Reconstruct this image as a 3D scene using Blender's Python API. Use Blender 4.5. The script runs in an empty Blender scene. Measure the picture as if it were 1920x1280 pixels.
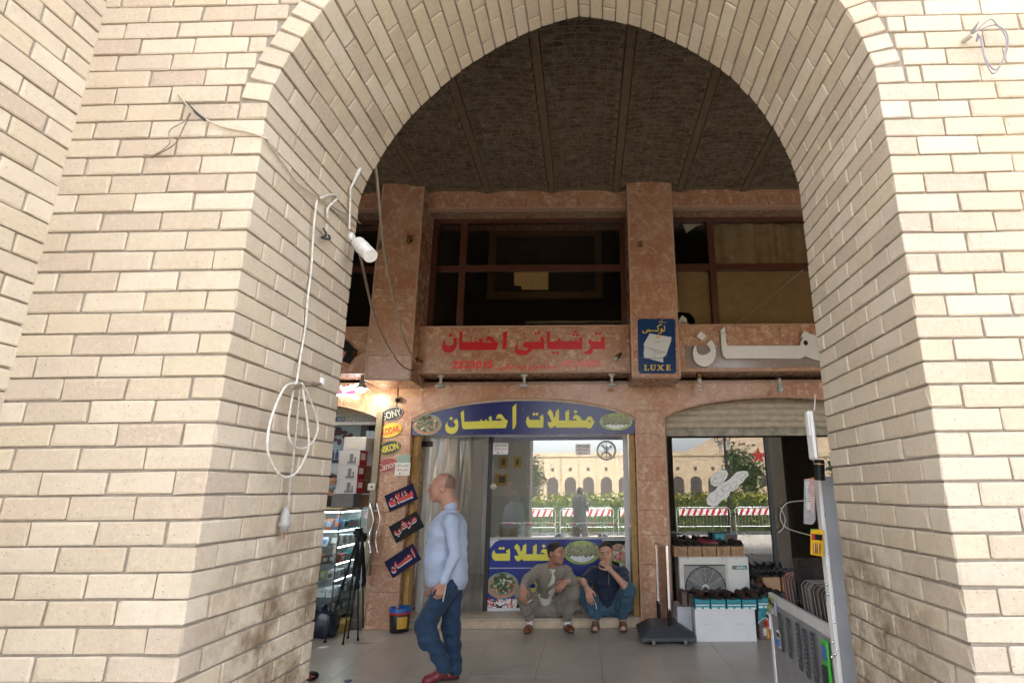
import bpy, bmesh, math, random
import numpy as np
from mathutils import Vector, Matrix
random.seed(7); np.random.seed(7)
SC = bpy.context.scene
COL = SC.collection
R = math.radians
# ------------------------------------------------------------------ camera
EYE = 1.6; PITCH = R(14.83); ROLL = R(0.4); PPX, PPY, FPX = 1098., 640., 1057.
cd = bpy.data.cameras.new('camera'); cam = bpy.data.objects.new('camera', cd); COL.objects.link(cam)
cd.sensor_width = 36.0; cd.lens = 36.0 * FPX / 1920.0
cd.shift_x = (960 - PPX) / 1920.0; cd.shift_y = 0.0
cd.clip_start = 0.05; cd.clip_end = 2000
cam.matrix_world = Matrix.Translation((0, 0, EYE)) @ Matrix.Rotation(math.pi/2 + PITCH, 4, 'X') @ Matrix.Rotation(-ROLL, 4, 'Z')
SC.camera = cam
# ------------------------------------------------------------------ daylight: hazy sky, soft sun
SUN_EL, SUN_AZ = R(60), R(25)     # azimuth the light comes from, measured clockwise from +Y
wd = bpy.data.worlds.new('World'); SC.world = wd; wd.use_nodes = True
nt = wd.node_tree; bg = nt.nodes['Background']
sky = nt.nodes.new('ShaderNodeTexSky'); sky.sky_type = 'NISHITA'; sky.sun_disc = False
sky.sun_elevation = SUN_EL; sky.sun_rotation = SUN_AZ
sky.air_density = 1.0; sky.dust_density = 6.0; sky.ozone_density = 1.0; sky.altitude = 400
hs = nt.nodes.new('ShaderNodeHueSaturation'); hs.inputs['Saturation'].default_value = 0.35
nt.links.new(sky.outputs[0], hs.inputs['Color']); nt.links.new(hs.outputs[0], bg.inputs[0])
bg.inputs[1].default_value = 0.15
sd = bpy.data.lights.new('sun', 'SUN'); sd.energy = 2.0; sd.angle = R(12); sd.color = (1, .97, .93)
so = bpy.data.objects.new('sun', sd); COL.objects.link(so)
dirv = Vector((math.sin(SUN_AZ)*math.cos(SUN_EL), math.cos(SUN_AZ)*math.cos(SUN_EL), math.sin(SUN_EL)))
so.rotation_euler = dirv.to_track_quat('Z', 'Y').to_euler(); so.location = (0, -5, 12)
vs = SC.view_settings; SC.display_settings.display_device = 'sRGB'
vs.view_transform = 'Standard'; vs.look = 'None'; vs.gamma = 1.0; vs.use_curve_mapping = False
vs.exposure = 3.1
SC.cycles.max_bounces = 8; SC.cycles.diffuse_bounces = 4; SC.cycles.transparent_max_bounces = 12
SC.cycles.sample_clamp_indirect = 6.0
SC.cycles.use_denoising = True
# ------------------------------------------------------------------ pixel -> place
_f = Vector((0, math.cos(PITCH), math.sin(PITCH))); _r0 = Vector((1, 0, 0)); _u0 = Vector((0, -math.sin(PITCH), math.cos(PITCH)))
_r = math.cos(ROLL)*_r0 - math.sin(ROLL)*_u0; _u = math.sin(ROLL)*_r0 + math.cos(ROLL)*_u0
def ray(u, v): return _f + _r*((u-PPX)/FPX) - _u*((v-PPY)/FPX)
def P(u, v, Y):
    d = ray(u, v); t = Y/d.y; return Vector((d.x*t, Y, EYE + d.z*t))
def G(u, v, Z=0.0):
    d = ray(u, v); t = (Z-EYE)/d.z; return Vector((d.x*t, d.y*t, Z))
def proj(p):
    q = Vector(p) - Vector((0, 0, EYE)); z = q.dot(_f)
    return (PPX + FPX*q.dot(_r)/z, PPY - FPX*q.dot(_u)/z, z)
# ------------------------------------------------------------------ mesh builder
class MB:
    def __init__(s): s.v = []; s.f = []; s.m = []; s.sm = []
    def add(s, vs_, fs_, mi=0, sm=False):
        o = len(s.v); s.v += [tuple(q) for q in vs_]
        for f in fs_: s.f.append(tuple(o+i for i in f)); s.m.append(mi); s.sm.append(sm)
        return s
    def box(s, a, b, mi=0):
        x0, x1 = sorted((a[0], b[0])); y0, y1 = sorted((a[1], b[1])); z0, z1 = sorted((a[2], b[2]))
        return s.add([(x0,y0,z0),(x1,y0,z0),(x1,y1,z0),(x0,y1,z0),(x0,y0,z1),(x1,y0,z1),(x1,y1,z1),(x0,y1,z1)],
              [(0,3,2,1),(4,5,6,7),(0,1,5,4),(1,2,6,5),(2,3,7,6),(3,0,4,7)], mi)
    def rbox(s, a, b, r=.005, mi=0, jit=0.0, chip=None):      # box with chamfered edges
        x = sorted((a[0], b[0])); y = sorted((a[1], b[1])); z = sorted((a[2], b[2]))
        r = min(r, (x[1]-x[0])*.45, (y[1]-y[0])*.45, (z[1]-z[0])*.45)
        vs_ = []; idx = {}
        for i in (0,1):
            for j in (0,1):
                for k in (0,1):
                    for ax in range(3):
                        q = [x[i], y[j], z[k]]; sg = [1-2*i, 1-2*j, 1-2*k]
                        for t in range(3):
                            if t != ax: q[t] += sg[t]*r
                        idx[(i,j,k,ax)] = len(vs_); vs_.append([c + (random.uniform(-jit, jit) if jit else 0) for c in q])
        fs_ = []
        for ax in range(3):
            o1, o2 = (ax+1)%3, (ax+2)%3
            for e in (0,1):
                def key(c1, c2):
                    t = [0,0,0]; t[ax] = e; t[o1] = c1; t[o2] = c2; return idx[(t[0],t[1],t[2],ax)]
                q = [key(0,0), key(1,0), key(1,1), key(0,1)]
                fs_.append(tuple(q if e else q[::-1]))
        for ax in range(3):
            o1, o2 = (ax+1)%3, (ax+2)%3
            for c1 in (0,1):
                for c2 in (0,1):
                    def key(e, a2):
                        t = [0,0,0]; t[ax] = e; t[o1] = c1; t[o2] = c2; return idx[(t[0],t[1],t[2],a2)]
                    q = [key(0,o1), key(1,o1), key(1,o2), key(0,o2)]
                    fs_.append(tuple(q if (c1 != c2) else q[::-1]))
        for i in (0,1):
            for j in (0,1):
                for k in (0,1):
                    q = [idx[(i,j,k,0)], idx[(i,j,k,1)], idx[(i,j,k,2)]]
                    fs_.append(tuple(q if (i+j+k) % 2 == 1 else q[::-1]))
        return s.add(vs_, fs_, mi)
    def cyl(s, p0, p1, r0, r1=None, n=12, mi=0, caps=True, sm=True):
        p0 = Vector(p0); p1 = Vector(p1); r1 = r0 if r1 is None else r1
        d = (p1-p0).normalized(); a = d.orthogonal().normalized(); b = d.cross(a)
        vs_ = []
        for p, r in ((p0, r0), (p1, r1)):
            for i in range(n):
                t = 2*math.pi*i/n; vs_.append(p + (a*math.cos(t) + b*math.sin(t))*r)
        s.add(vs_, [(i, (i+1)%n, n+(i+1)%n, n+i) for i in range(n)], mi, sm)
        if caps: s.add(vs_, [tuple(range(n))[::-1], tuple(range(n, 2*n))], mi)
        return s
    def tube(s, pts, r, n=8, mi=0, closed=False, caps=True, sub=0):
        pts = [Vector(p) for p in pts]
        if sub: pts = spline(pts, sub, closed)
        N = len(pts); rr = r if isinstance(r, (list, tuple)) else [r]*N
        if len(rr) != N: rr = [rr[min(len(rr)-1, int(i*len(rr)/N))] for i in range(N)]
        vs_ = []; prev = None
        for i, p in enumerate(pts):
            if closed: d = pts[(i+1)%N] - pts[i-1]
            else: d = pts[min(i+1, N-1)] - pts[max(i-1, 0)]
            if d.length < 1e-9: d = Vector((0,0,1))
            d.normalize()
            a = d.orthogonal() if prev is None else prev - d*prev.dot(d)
            if a.length < 1e-6: a = d.orthogonal()
            a.normalize(); prev = a; b = d.cross(a)
            for k in range(n):
                t = 2*math.pi*k/n; vs_.append(p + (a*math.cos(t) + b*math.sin(t))*rr[i])
        fs_ = []
        for i in range(N if closed else N-1):
            j = (i+1) % N
            for k in range(n): fs_.append((i*n+k, i*n+(k+1)%n, j*n+(k+1)%n, j*n+k))
        s.add(vs_, fs_, mi, True)
        if caps and not closed: s.add(vs_, [tuple(range(n))[::-1], tuple(range((N-1)*n, N*n))], mi)
        return s
    def lathe(s, prof, M=None, n=20, mi=0, sm=True):       # profile (r, z) about local Z, placed by M
        M = M or Matrix(); vs_ = []
        for r, z in prof:
            for k in range(n):
                t = 2*math.pi*k/n; vs_.append(M @ Vector((r*math.cos(t), r*math.sin(t), z)))
        fs_ = []
        for i in range(len(prof)-1):
            for k in range(n): fs_.append((i*n+k, i*n+(k+1)%n, (i+1)*n+(k+1)%n, (i+1)*n+k))
        s.add(vs_, fs_, mi, sm)
        if prof[0][0] > 1e-4: s.add(vs_[:n], [tuple(range(n))[::-1]], mi)
        if prof[-1][0] > 1e-4: s.add(vs_[-n:], [tuple(range(n))], mi)
        return s
    def ball(s, c, r, n=12, mi=0, sq=(1,1,1)):
        c = Vector(c); prof = []
        m = max(4, n//2)
        vs_ = []; fs_ = []
        for i in range(m+1):
            ph = math.pi*i/m
            for k in range(n):
                t = 2*math.pi*k/n
                vs_.append(c + Vector((math.sin(ph)*math.cos(t)*sq[0], math.sin(ph)*math.sin(t)*sq[1], -math.cos(ph)*sq[2]))*r)
        for i in range(m):
            for k in range(n): fs_.append((i*n+k, i*n+(k+1)%n, (i+1)*n+(k+1)%n, (i+1)*n+k))
        return s.add(vs_, fs_, mi, True)
    def prism(s, poly, off, mi=0, mi_side=None):            # polygon of 3-D points pushed along off, front face = poly
        off = Vector(off); n = len(poly); a = [Vector(p) for p in poly]; b = [p+off for p in a]
        nrm = Vector((0,0,0))
        for i in range(n): nrm += a[i].cross(a[(i+1)%n])
        flip = nrm.dot(off) > 0
        f0 = tuple(range(n)); f1 = tuple(range(n, 2*n))
        if flip: f0 = f0[::-1]
        else: f1 = f1[::-1]
        s.add(a+b, [f0, f1], mi)
        sd_ = [(i, n+i, n+(i+1)%n, (i+1)%n) for i in range(n)]
        if flip: sd_ = [q[::-1] for q in sd_]
        return s.add(a+b, sd_, mi if mi_side is None else mi_side)
    def quad(s, a, b, c, d, mi=0): return s.add([a,b,c,d], [(0,1,2,3)], mi)
    def xf(s, M, start=0):
        s.v = s.v[:start] + [tuple(M @ Vector(q)) for q in s.v[start:]]; return s
    def merge(s, o, mi_off=0):
        k = len(s.v); s.v += o.v; s.f += [tuple(k+i for i in f) for f in o.f]; s.m += [m+mi_off for m in o.m]; s.sm += o.sm; return s
    def build(s, name, mats, parent=None, origin=None, weld=False):
        return link_mesh(name, s.v, s.f, mats, parent, origin, s.m, s.sm)
def spline(pts, sub, closed=False):
    N = len(pts); out = []
    for i in range(N if closed else N-1):
        g = (lambda k: pts[k % N]) if closed else (lambda k: pts[max(0, min(N-1, k))])
        p0, p1, p2, p3 = g(i-1), g(i), g(i+1), g(i+2)
        for k in range(sub):
            t = k/sub
            out.append(0.5*((2*p1) + (p2-p0)*t + (2*p0-5*p1+4*p2-p3)*t*t + (3*p1-p0-3*p2+p3)*t**3))
    if not closed: out.append(pts[-1])
    return out
WM = {}                                                     # world matrices of what we place
def link_obj(o, parent, loc):
    COL.objects.link(o)
    M = Matrix.Translation(loc) if not isinstance(loc, Matrix) else loc
    if parent is not None:
        o.parent = parent; o.matrix_parent_inverse = WM[parent.name].inverted()
    o.matrix_basis = M; WM[o.name] = M
    return o
def link_mesh(name, v, f, mats, parent=None, origin=None, mi=None, sm=None):
    v = np.array(v, dtype=np.float64).reshape(-1, 3)
    if origin is None:
        lo, hi = v.min(0), v.max(0); origin = ((lo[0]+hi[0])/2, (lo[1]+hi[1])/2, lo[2])
    origin = Vector(origin)
    me = bpy.data.meshes.new(name); me.from_pydata((v - np.array(origin)).tolist(), [], f)
    for m in (mats if isinstance(mats, (list, tuple)) else [mats]): me.materials.append(m)
    if mi is not None and any(mi): me.polygons.foreach_set('material_index', mi)
    if sm is not None and any(sm): me.polygons.foreach_set('use_smooth', sm)
    me.update()
    return link_obj(bpy.data.objects.new(name, me), parent, origin)
def top(o, label, cat, group=None):
    o['label'] = label; o['category'] = cat
    if group: o['group'] = group
    return o
def thing(name, label, cat, loc=(0,0,0), group=None):
    o = bpy.data.objects.new(name, None); o.empty_display_size = .1
    link_obj(o, None, Vector(loc)); return top(o, label, cat, group)
def structure(o): o['kind'] = 'structure'; return o
def stuff(o): o['kind'] = 'stuff'; return o
def copy_tree(o, M, label=None, parent=None):               # a moved copy of a thing with its parts and sub-parts
    c = o.copy(); COL.objects.link(c)
    if parent is None:
        c.matrix_basis = M @ WM[o.name]; WM[c.name] = M @ WM[o.name]
        if label: c['label'] = label
    else:
        c.parent = parent; c.matrix_parent_inverse = o.matrix_parent_inverse.copy()
    for ch in list(o.children): copy_tree(ch, M, None, c)
    return c
# ------------------------------------------------------------------ materials
def hexc(h):
    h = h.lstrip('#'); c = [int(h[i:i+2], 16)/255 for i in (0,2,4)]
    return tuple((x/12.92 if x <= .04045 else ((x+.055)/1.055)**2.4) for x in c) + (1,)
def C(*a): return (a[0], a[1], a[2], 1)
_mc = {}
def mat(name, col=(.5,.5,.5), rough=.6, metal=0., spec=.5, var=.12, vscale=14., bump=0., bscale=60., alpha=1., trans=0., sheen=0., coat=0., emit=None, estr=1.):
    if name in _mc: return _mc[name]
    m = bpy.data.materials.new(name); m.use_nodes = True; t = m.node_tree; b = t.nodes['Principled BSDF']
    col = tuple(col[:3]) + (1,)
    b.inputs['Base Color'].default_value = col; b.inputs['Roughness'].default_value = rough
    b.inputs['Metallic'].default_value = metal; b.inputs['Specular IOR Level'].default_value = spec
    b.inputs['Alpha'].default_value = alpha; b.inputs['Transmission Weight'].default_value = trans
    b.inputs['Sheen Weight'].default_value = sheen; b.inputs['Coat Weight'].default_value = coat
    if emit: b.inputs['Emission Color'].default_value = tuple(emit[:3])+(1,); b.inputs['Emission Strength'].default_value = estr
    L = t.links
    if var or bump:
        geo = t.nodes.new('ShaderNodeNewGeometry')
    if var:
        n = t.nodes.new('ShaderNodeTexNoise'); n.inputs['Scale'].default_value = vscale; n.inputs['Detail'].default_value = 5; n.inputs['Roughness'].default_value = .65
        L.new(geo.outputs['Position'], n.inputs['Vector'])
        r = t.nodes.new('ShaderNodeMapRange'); r.inputs[1].default_value = .3; r.inputs[2].default_value = .7
        r.inputs[3].default_value = 1-var; r.inputs[4].default_value = 1+var
        L.new(n.outputs[0], r.inputs[0])
        x = t.nodes.new('ShaderNodeVectorMath'); x.operation = 'SCALE'; x.inputs[0].default_value = col[:3]
        L.new(r.outputs[0], x.inputs['Scale']); L.new(x.outputs[0], b.inputs['Base Color'])
    if bump:
        n2 = t.nodes.new('ShaderNodeTexNoise'); n2.inputs['Scale'].default_value = bscale; n2.inputs['Detail'].default_value = 4
        L.new(geo.outputs['Position'], n2.inputs['Vector'])
        bp = t.nodes.new('ShaderNodeBump'); bp.inputs['Strength'].default_value = bump; bp.inputs['Distance'].default_value = .01
        L.new(n2.outputs[0], bp.inputs['Height']); L.new(bp.outputs[0], b.inputs['Normal'])
    _mc[name] = m; return m
class NT:                                                   # small node-graph helper
    def __init__(s, name):
        s.m = bpy.data.materials.new(name); s.m.use_nodes = True; s.t = s.m.node_tree; s.b = s.t.nodes['Principled BSDF']; s.L = s.t.links
    def n(s, ty, **kw):
        q = s.t.nodes.new(ty)
        for k, v in kw.items():
            if k.startswith('i_'):
                key = k[2:]; key = int(key) if key.isdigit() else key.replace('_', ' ')
                s.set(q, key, v)
            else: setattr(q, k, v)
        return q
    def set(s, q, key, v):
        if hasattr(v, 'is_linked') or isinstance(v, bpy.types.NodeSocket): s.L.new(v, q.inputs[key])
        else: q.inputs[key].default_value = v
    def pos(s): return s.n('ShaderNodeNewGeometry').outputs['Position']
    def noise(s, scale, vec=None, detail=5, rough=.6, dist=0.):
        q = s.n('ShaderNodeTexNoise'); q.inputs['Scale'].default_value = scale; q.inputs['Detail'].default_value = detail
        q.inputs['Roughness'].default_value = rough; q.inputs['Distortion'].default_value = dist
        s.L.new(vec if vec is not None else s.pos(), q.inputs['Vector']); return q.outputs[0]
    def rng(s, v, a, b, c=0., d=1.):
        q = s.n('ShaderNodeMapRange'); s.L.new(v, q.inputs[0])
        for i, k in enumerate((a, b, c, d)): q.inputs[i+1].default_value = k
        return q.outputs[0]
    def math(s, op, a, b=None):
        q = s.n('ShaderNodeMath', operation=op); s.set(q, 0, a)
        if b is not None: s.set(q, 1, b)
        return q.outputs[0]
    def mix(s, f, a, b, mode='MIX'):
        q = s.n('ShaderNodeMix', data_type='RGBA', blend_type=mode)
        s.set(q, 0, f); s.set(q, 6, a); s.set(q, 7, b); return q.outputs[2]
    def ramp(s, v, stops):
        q = s.n('ShaderNodeValToRGB'); s.L.new(v, q.inputs[0]); e = q.color_ramp.elements
        while len(e) < len(stops): e.new(.5)
        for k, (p, c) in enumerate(stops): e[k].position = p; e[k].color = tuple(c[:3])+(1,)
        return q.outputs[0]
    def bump(s, h, strength=.3, dist=.01):
        q = s.n('ShaderNodeBump'); q.inputs['Strength'].default_value = strength; q.inputs['Distance'].default_value = dist
        s.L.new(h, q.inputs['Height']); s.L.new(q.outputs[0], s.b.inputs['Normal'])
    def base(s, c): s.set(s.b, 'Base Color', c)
    def rough(s, c): s.set(s.b, 'Roughness', c)

def make_brick(name, tones, dirt=True, ramp_pos=None):
    k = NT(name); p = k.pos()
    geo = k.n('ShaderNodeNewGeometry'); oi = k.n('ShaderNodeObjectInfo')
    rnd = k.math('FRACT', k.math('ADD', k.math('MULTIPLY', geo.outputs['Random Per Island'], 1.0), oi.outputs['Random']))
    c = k.ramp(rnd, [(i/(len(tones)-1), t) for i, t in enumerate(tones)])
    n1 = k.noise(9, p, 6, .7); n2 = k.noise(55, p, 4, .6); n3 = k.noise(2.2, p, 4, .6)
    c = k.mix(k.rng(n1, .42, .75, 0, .45), c, C(.40, .33, .25), 'MIX')
    c = k.mix(k.rng(n2, .52, .8, 0, .55), c, C(.62, .53, .40), 'MIX')
    c = k.mix(k.rng(n2, .40, .22, 0, .45), c, C(.25, .185, .12), 'MIX')
    if dirt:                                                # soot and hand grime: lower part of the passage, in patches
        sep = k.n('ShaderNodeSeparateXYZ'); k.L.new(p, sep.inputs[0])
        low = k.rng(sep.outputs[2], 1.6, 1.15, 0, 1); deep = k.rng(sep.outputs[1], 1.99, 2.4, .10, 1)
        patch = k.rng(k.noise(5.5, p, 7, .75), .42, .62, 0, 1)
        f = k.math('MULTIPLY', k.math('MULTIPLY', low, deep), k.math('MULTIPLY', patch, .95))
        c = k.mix(f, c, C(.17, .115, .06), 'MIX')
        c = k.mix(k.rng(n3, .58, .75, 0, .3), c, C(.33, .27, .22))
    k.base(c); k.rough(.88)
    h = k.math('ADD', k.math('MULTIPLY', n2, .5), k.math('MULTIPLY', k.noise(160, p, 3), .35))
    vor = k.n('ShaderNodeTexVoronoi'); vor.inputs['Scale'].default_value = 42; k.L.new(p, vor.inputs['Vector'])
    pit = k.rng(vor.outputs['Distance'], .0, .16, -1.2, 0)
    k.bump(k.math('ADD', h, pit), .55, .006)
    return k.m
M_BRICK = make_brick('cream_brick', [(.49,.415,.312),(.55,.475,.37),(.45,.373,.28),(.51,.43,.312),(.435,.352,.273),(.57,.497,.393)])
def make_mortar():
    k = NT('lime_mortar'); n = k.noise(40); k.base(k.mix(n, C(.19,.163,.13), C(.35,.31,.26))); k.rough(.95); k.bump(k.noise(120), .6, .006); return k.m
M_MORTAR = make_mortar()
def make_marble(name, a, b, vein, scale=1.0, rough=.22):
    k = NT(name); p = k.pos()
    mp = k.n('ShaderNodeVectorMath', operation='SCALE'); k.L.new(p, mp.inputs[0]); mp.inputs['Scale'].default_value = scale
    oi = k.n('ShaderNodeObjectInfo')
    ad = k.n('ShaderNodeVectorMath', operation='ADD'); k.L.new(mp.outputs[0], ad.inputs[0])
    cx = k.n('ShaderNodeCombineXYZ'); k.L.new(k.math('MULTIPLY', oi.outputs['Random'], 37.), cx.inputs[0]); k.L.new(k.math('MULTIPLY', oi.outputs['Random'], 91.), cx.inputs[2])
    k.L.new(cx.outputs[0], ad.inputs[1]); p = ad.outputs[0]
    n1 = k.noise(2.6, p, 7, .6, 1.2); n2 = k.noise(11, p, 7, .72, 1.6); n3 = k.noise(34, p, 5, .65, .8)
    c = k.mix(k.rng(n1, .35, .65), C(*a), C(*b))
    w = k.n('ShaderNodeTexNoise'); w.inputs['Scale'].default_value = 4.2; w.inputs['Detail'].default_value = 8; w.inputs['Roughness'].default_value = .62; w.inputs['Distortion'].default_value = 2.2
    k.L.new(p, w.inputs['Vector'])
    v1 = k.rng(k.math('ABSOLUTE', k.math('SUBTRACT', w.outputs[0], .5)), .0, .022, 1, 0)
    v2 = k.rng(n2, .55, .62, 0, 1)
    v3 = k.rng(n3, .60, .74, 0, .5)
    f = k.math('MINIMUM', k.math('ADD', k.math('ADD', k.math('MULTIPLY', v1, .6), k.math('MULTIPLY', v2, .7)), v3), .9)
    c = k.mix(f, c, C(*vein))
    c = k.mix(k.rng(k.noise(17, p, 6, .7, 1.),   .36, .26, 0, .3), c, C(a[0]*.45, a[1]*.4, a[2]*.4))
    k.base(c); k.rough(k.rng(n2, .3, .7, rough-.04, rough+.14)); k.bump(n3, .04, .004)
    return k.m
M_MARBLE = make_marble('rosso_marble', (.38,.168,.09), (.47,.265,.16), (.62,.46,.32), .62)
def make_glass(name, ior=1.75, tint=(.93,.95,.94), rough=0.0):
    k = NT(name); t = k.t
    tr = k.n('ShaderNodeBsdfTransparent'); tr.inputs[0].default_value = C(*tint)
    gl = k.n('ShaderNodeBsdfGlossy'); gl.inputs['Roughness'].default_value = rough; gl.inputs[0].default_value = (1,1,1,1)
    ge = k.n('ShaderNodeNewGeometry'); dp = k.n('ShaderNodeVectorMath', operation='DOT_PRODUCT'); k.L.new(ge.outputs['Incoming'], dp.inputs[0]); k.L.new(ge.outputs['Normal'], dp.inputs[1])
    f0 = ((ior-1)/(ior+1))**2; g = k.math('POWER', k.math('SUBTRACT', 1.0, k.math('ABSOLUTE', dp.outputs['Value'])), 5.0)
    fac = k.math('ADD', k.math('MULTIPLY', g, 1-f0), f0)
    mx = k.n('ShaderNodeMixShader'); k.L.new(fac, mx.inputs[0]); k.L.new(tr.outputs[0], mx.inputs[1]); k.L.new(gl.outputs[0], mx.inputs[2])
    k.L.new(mx.outputs[0], t.nodes['Material Output'].inputs['Surface'])
    return k.m
M_GLASS = make_glass('window_glass', 2.45)
M_GLASSD = make_glass('dark_window_glass', 1.35, (.80,.77,.72))
M_CASE = make_glass('display_glass', 1.45, (.93,.98,.97))
M_GALV = mat('galvanised_steel', (.55,.56,.57), .4, .8, var=.1); M_RED = mat('barrier_red', (.45,.02,.02), .5); M_WHITE = mat('white_paint', (.78,.77,.75), .5, var=.04)
# ------------------------------------------------------------------ lettering
_AR = {'ا':'FE8D FE8E','ب':'FE8F FE90 FE91 FE92','ت':'FE95 FE96 FE97 FE98','ح':'FEA1 FEA2 FEA3 FEA4','خ':'FEA5 FEA6 FEA7 FEA8','د':'FEA9 FEAA',
 'ر':'FEAD FEAE','ز':'FEAF FEB0','س':'FEB1 FEB2 FEB3 FEB4','ش':'FEB5 FEB6 FEB7 FEB8','ط':'FEC1 FEC2 FEC3 FEC4','ع':'FEC9 FECA FECB FECC','ف':'FED1 FED2 FED3 FED4',
 'ك':'FED9 FEDA FEDB FEDC','ل':'FEDD FEDE FEDF FEE0','م':'FEE1 FEE2 FEE3 FEE4','ن':'FEE5 FEE6 FEE7 FEE8','ه':'FEE9 FEEA FEEB FEEC','و':'FEED FEEE','ي':'FEF1 FEF2 FEF3 FEF4','ى':'FEEF FEF0','ض':'FEBD FEBE FEBF FEC0','ج':'FE9D FE9E FE9F FEA0'}
def shape_ar(s):
    out = []
    for w in s.split(' '):
        r = []; join = False
        for i, ch in enumerate(w):
            fm = _AR.get(ch)
            if not fm: r.append(ch); join = False; continue
            fm = fm.split(); nxt = i+1 < len(w) and w[i+1] in _AR
            dual = len(fm) == 4
            if join and dual and nxt: c = fm[3]
            elif join: c = fm[1]
            elif dual and nxt: c = fm[2]
            else: c = fm[0]
            r.append(chr(int(c, 16))); join = dual and nxt
        out.append(''.join(reversed(r)))
    return ' '.join(reversed(out))
def text_mesh(s, size=1., bold=0., extrude=0.0, align='CENTER', spacing=1.0):
    cu = bpy.data.curves.new('lettering', 'FONT'); cu.body = s; cu.size = size; cu.align_x = align; cu.align_y = 'CENTER'
    cu.offset = bold; cu.extrude = extrude; cu.resolution_u = 3; cu.space_character = spacing
    o = bpy.data.objects.new('lettering', cu); COL.objects.link(o)
    dg = bpy.context.evaluated_depsgraph_get(); dg.update()
    me = bpy.data.meshes.new_from_object(o.evaluated_get(dg))
    v = [tuple(q.co) for q in me.vertices]; f = [tuple(p.vertices) for p in me.polygons]
    bpy.data.objects.remove(o); bpy.data.curves.remove(cu); bpy.data.meshes.remove(me)
    return v, f
def frame_M(o, ex, ey):                                     # local x,y -> along ex, ey at o ; z out of the face
    ex = Vector(ex).normalized(); ey = Vector(ey); ey = (ey - ex*ey.dot(ex)).normalized(); ez = ex.cross(ey)
    return Matrix((( ex.x, ey.x, ez.x, o[0]),(ex.y, ey.y, ez.y, o[1]),(ex.z, ey.z, ez.z, o[2]),(0,0,0,1)))
def put_text(s, M, size, m, parent, bold=0., depth=.0015, fitw=None, fith=None, spacing=1.0, name='lettering'):
    v, f = text_mesh(s, 1., bold, 0, 'CENTER', spacing)
    if not v: return None
    a = np.array(v); lo, hi = a.min(0), a.max(0); a[:, :2] -= (lo[:2]+hi[:2])/2
    w, h = hi[0]-lo[0], hi[1]-lo[1]
    sx = sy = size
    if fitw: sx = fitw/w; sy = sx
    if fith: sy = fith/h
    if fith and not fitw: sx = sy
    a[:, 0] *= sx; a[:, 1] *= sy; a[:, 2] = depth
    k = MB(); k.add([M @ Vector(q) for q in a], f); return k.build(name, m, parent)
def put_polys(polys, M, m, parent, thick=.003, name='lettering', mside=None):
    k = MB()
    for i, pl in enumerate(polys):
        z = thick + i*.00015
        k.prism([M @ Vector((x, y, z)) for x, y in pl], M.to_3x3() @ Vector((0,0,-z+.0004)), 0, 1 if mside else None)
    return k.build(name, [m, mside] if mside else m, parent)
# ================================================================== brick arcade
ARC_A = R(1.15); AO = Vector((0, 1.945, 0)); AX = Vector((math.cos(ARC_A), -math.sin(ARC_A), 0)); AN = Vector((math.sin(ARC_A), math.cos(ARC_A), 0))
THK = .90; CP = .0815; BL = .232; JT = .0085
def A(s, n, z): return AO + AX*s + AN*n + Vector((0,0,z))
XL, XR = -1.29, 1.178
# inner line of the arch: joints of the ring read off the photograph's own brick joints
LP = [(XL,3.144),(-1.278,3.225),(-1.254,3.303),(-1.225,3.38),(-1.192,3.455),(-1.157,3.528),(-1.119,3.60),(-1.077,3.668),(-1.03,3.735),(-.98,3.798),(-.928,3.86),(-.872,3.925),(-.812,3.988),(-.75,4.045),(-.685,4.098),(-.617,4.148),(-.551,4.195),(-.485,4.237),(-.42,4.276),(-.349,4.314),(-.274,4.348),(-.196,4.376),(-.121,4.403),(-.045,4.421)]
RP = [(XR,3.17),(1.177,3.25),(1.164,3.318),(1.146,3.39),(1.122,3.463),(1.095,3.537),(1.066,3.613),(1.03,3.687),(.988,3.76),(.946,3.828),(.898,3.895),(.847,3.957),(.791,4.016),(.73,4.07),(.668,4.119),(.606,4.164),(.54,4.207),(.475,4.248),(.404,4.287),(.33,4.322),(.254,4.352),(.178,4.377),(.099,4.398),(.024,4.412),(-.045,4.421)]
def arch_line():
    left = [(XL, 3.144 - CP*i) for i in range(39)][::-1]; right = [(XR, 3.17 - CP*i) for i in range(39)]
    return left, LP, RP[::-1], right
XOUT_L, XOUT_R = -2.095, 1.90; ZTOP = 5.0
bricks = []                                                  # (matrix, size)
def add_brick(c, ex, ey, sx, sy, sz, tag='b'):               # centre, length dir, outward dir
    ex = Vector(ex).normalized(); ey = Vector(ey).normalized(); ez = ex.cross(ey).normalized()
    M = Matrix(((ex.x,ey.x,ez.x,c[0]),(ex.y,ey.y,ez.y,c[1]),(ex.z,ey.z,ez.z,c[2]),(0,0,0,1)))
    bricks.append((M, (sx, sy, sz)))
BD = .085                                                    # depth of a laid piece
def jit(a): return random.uniform(-a, a)
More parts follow.
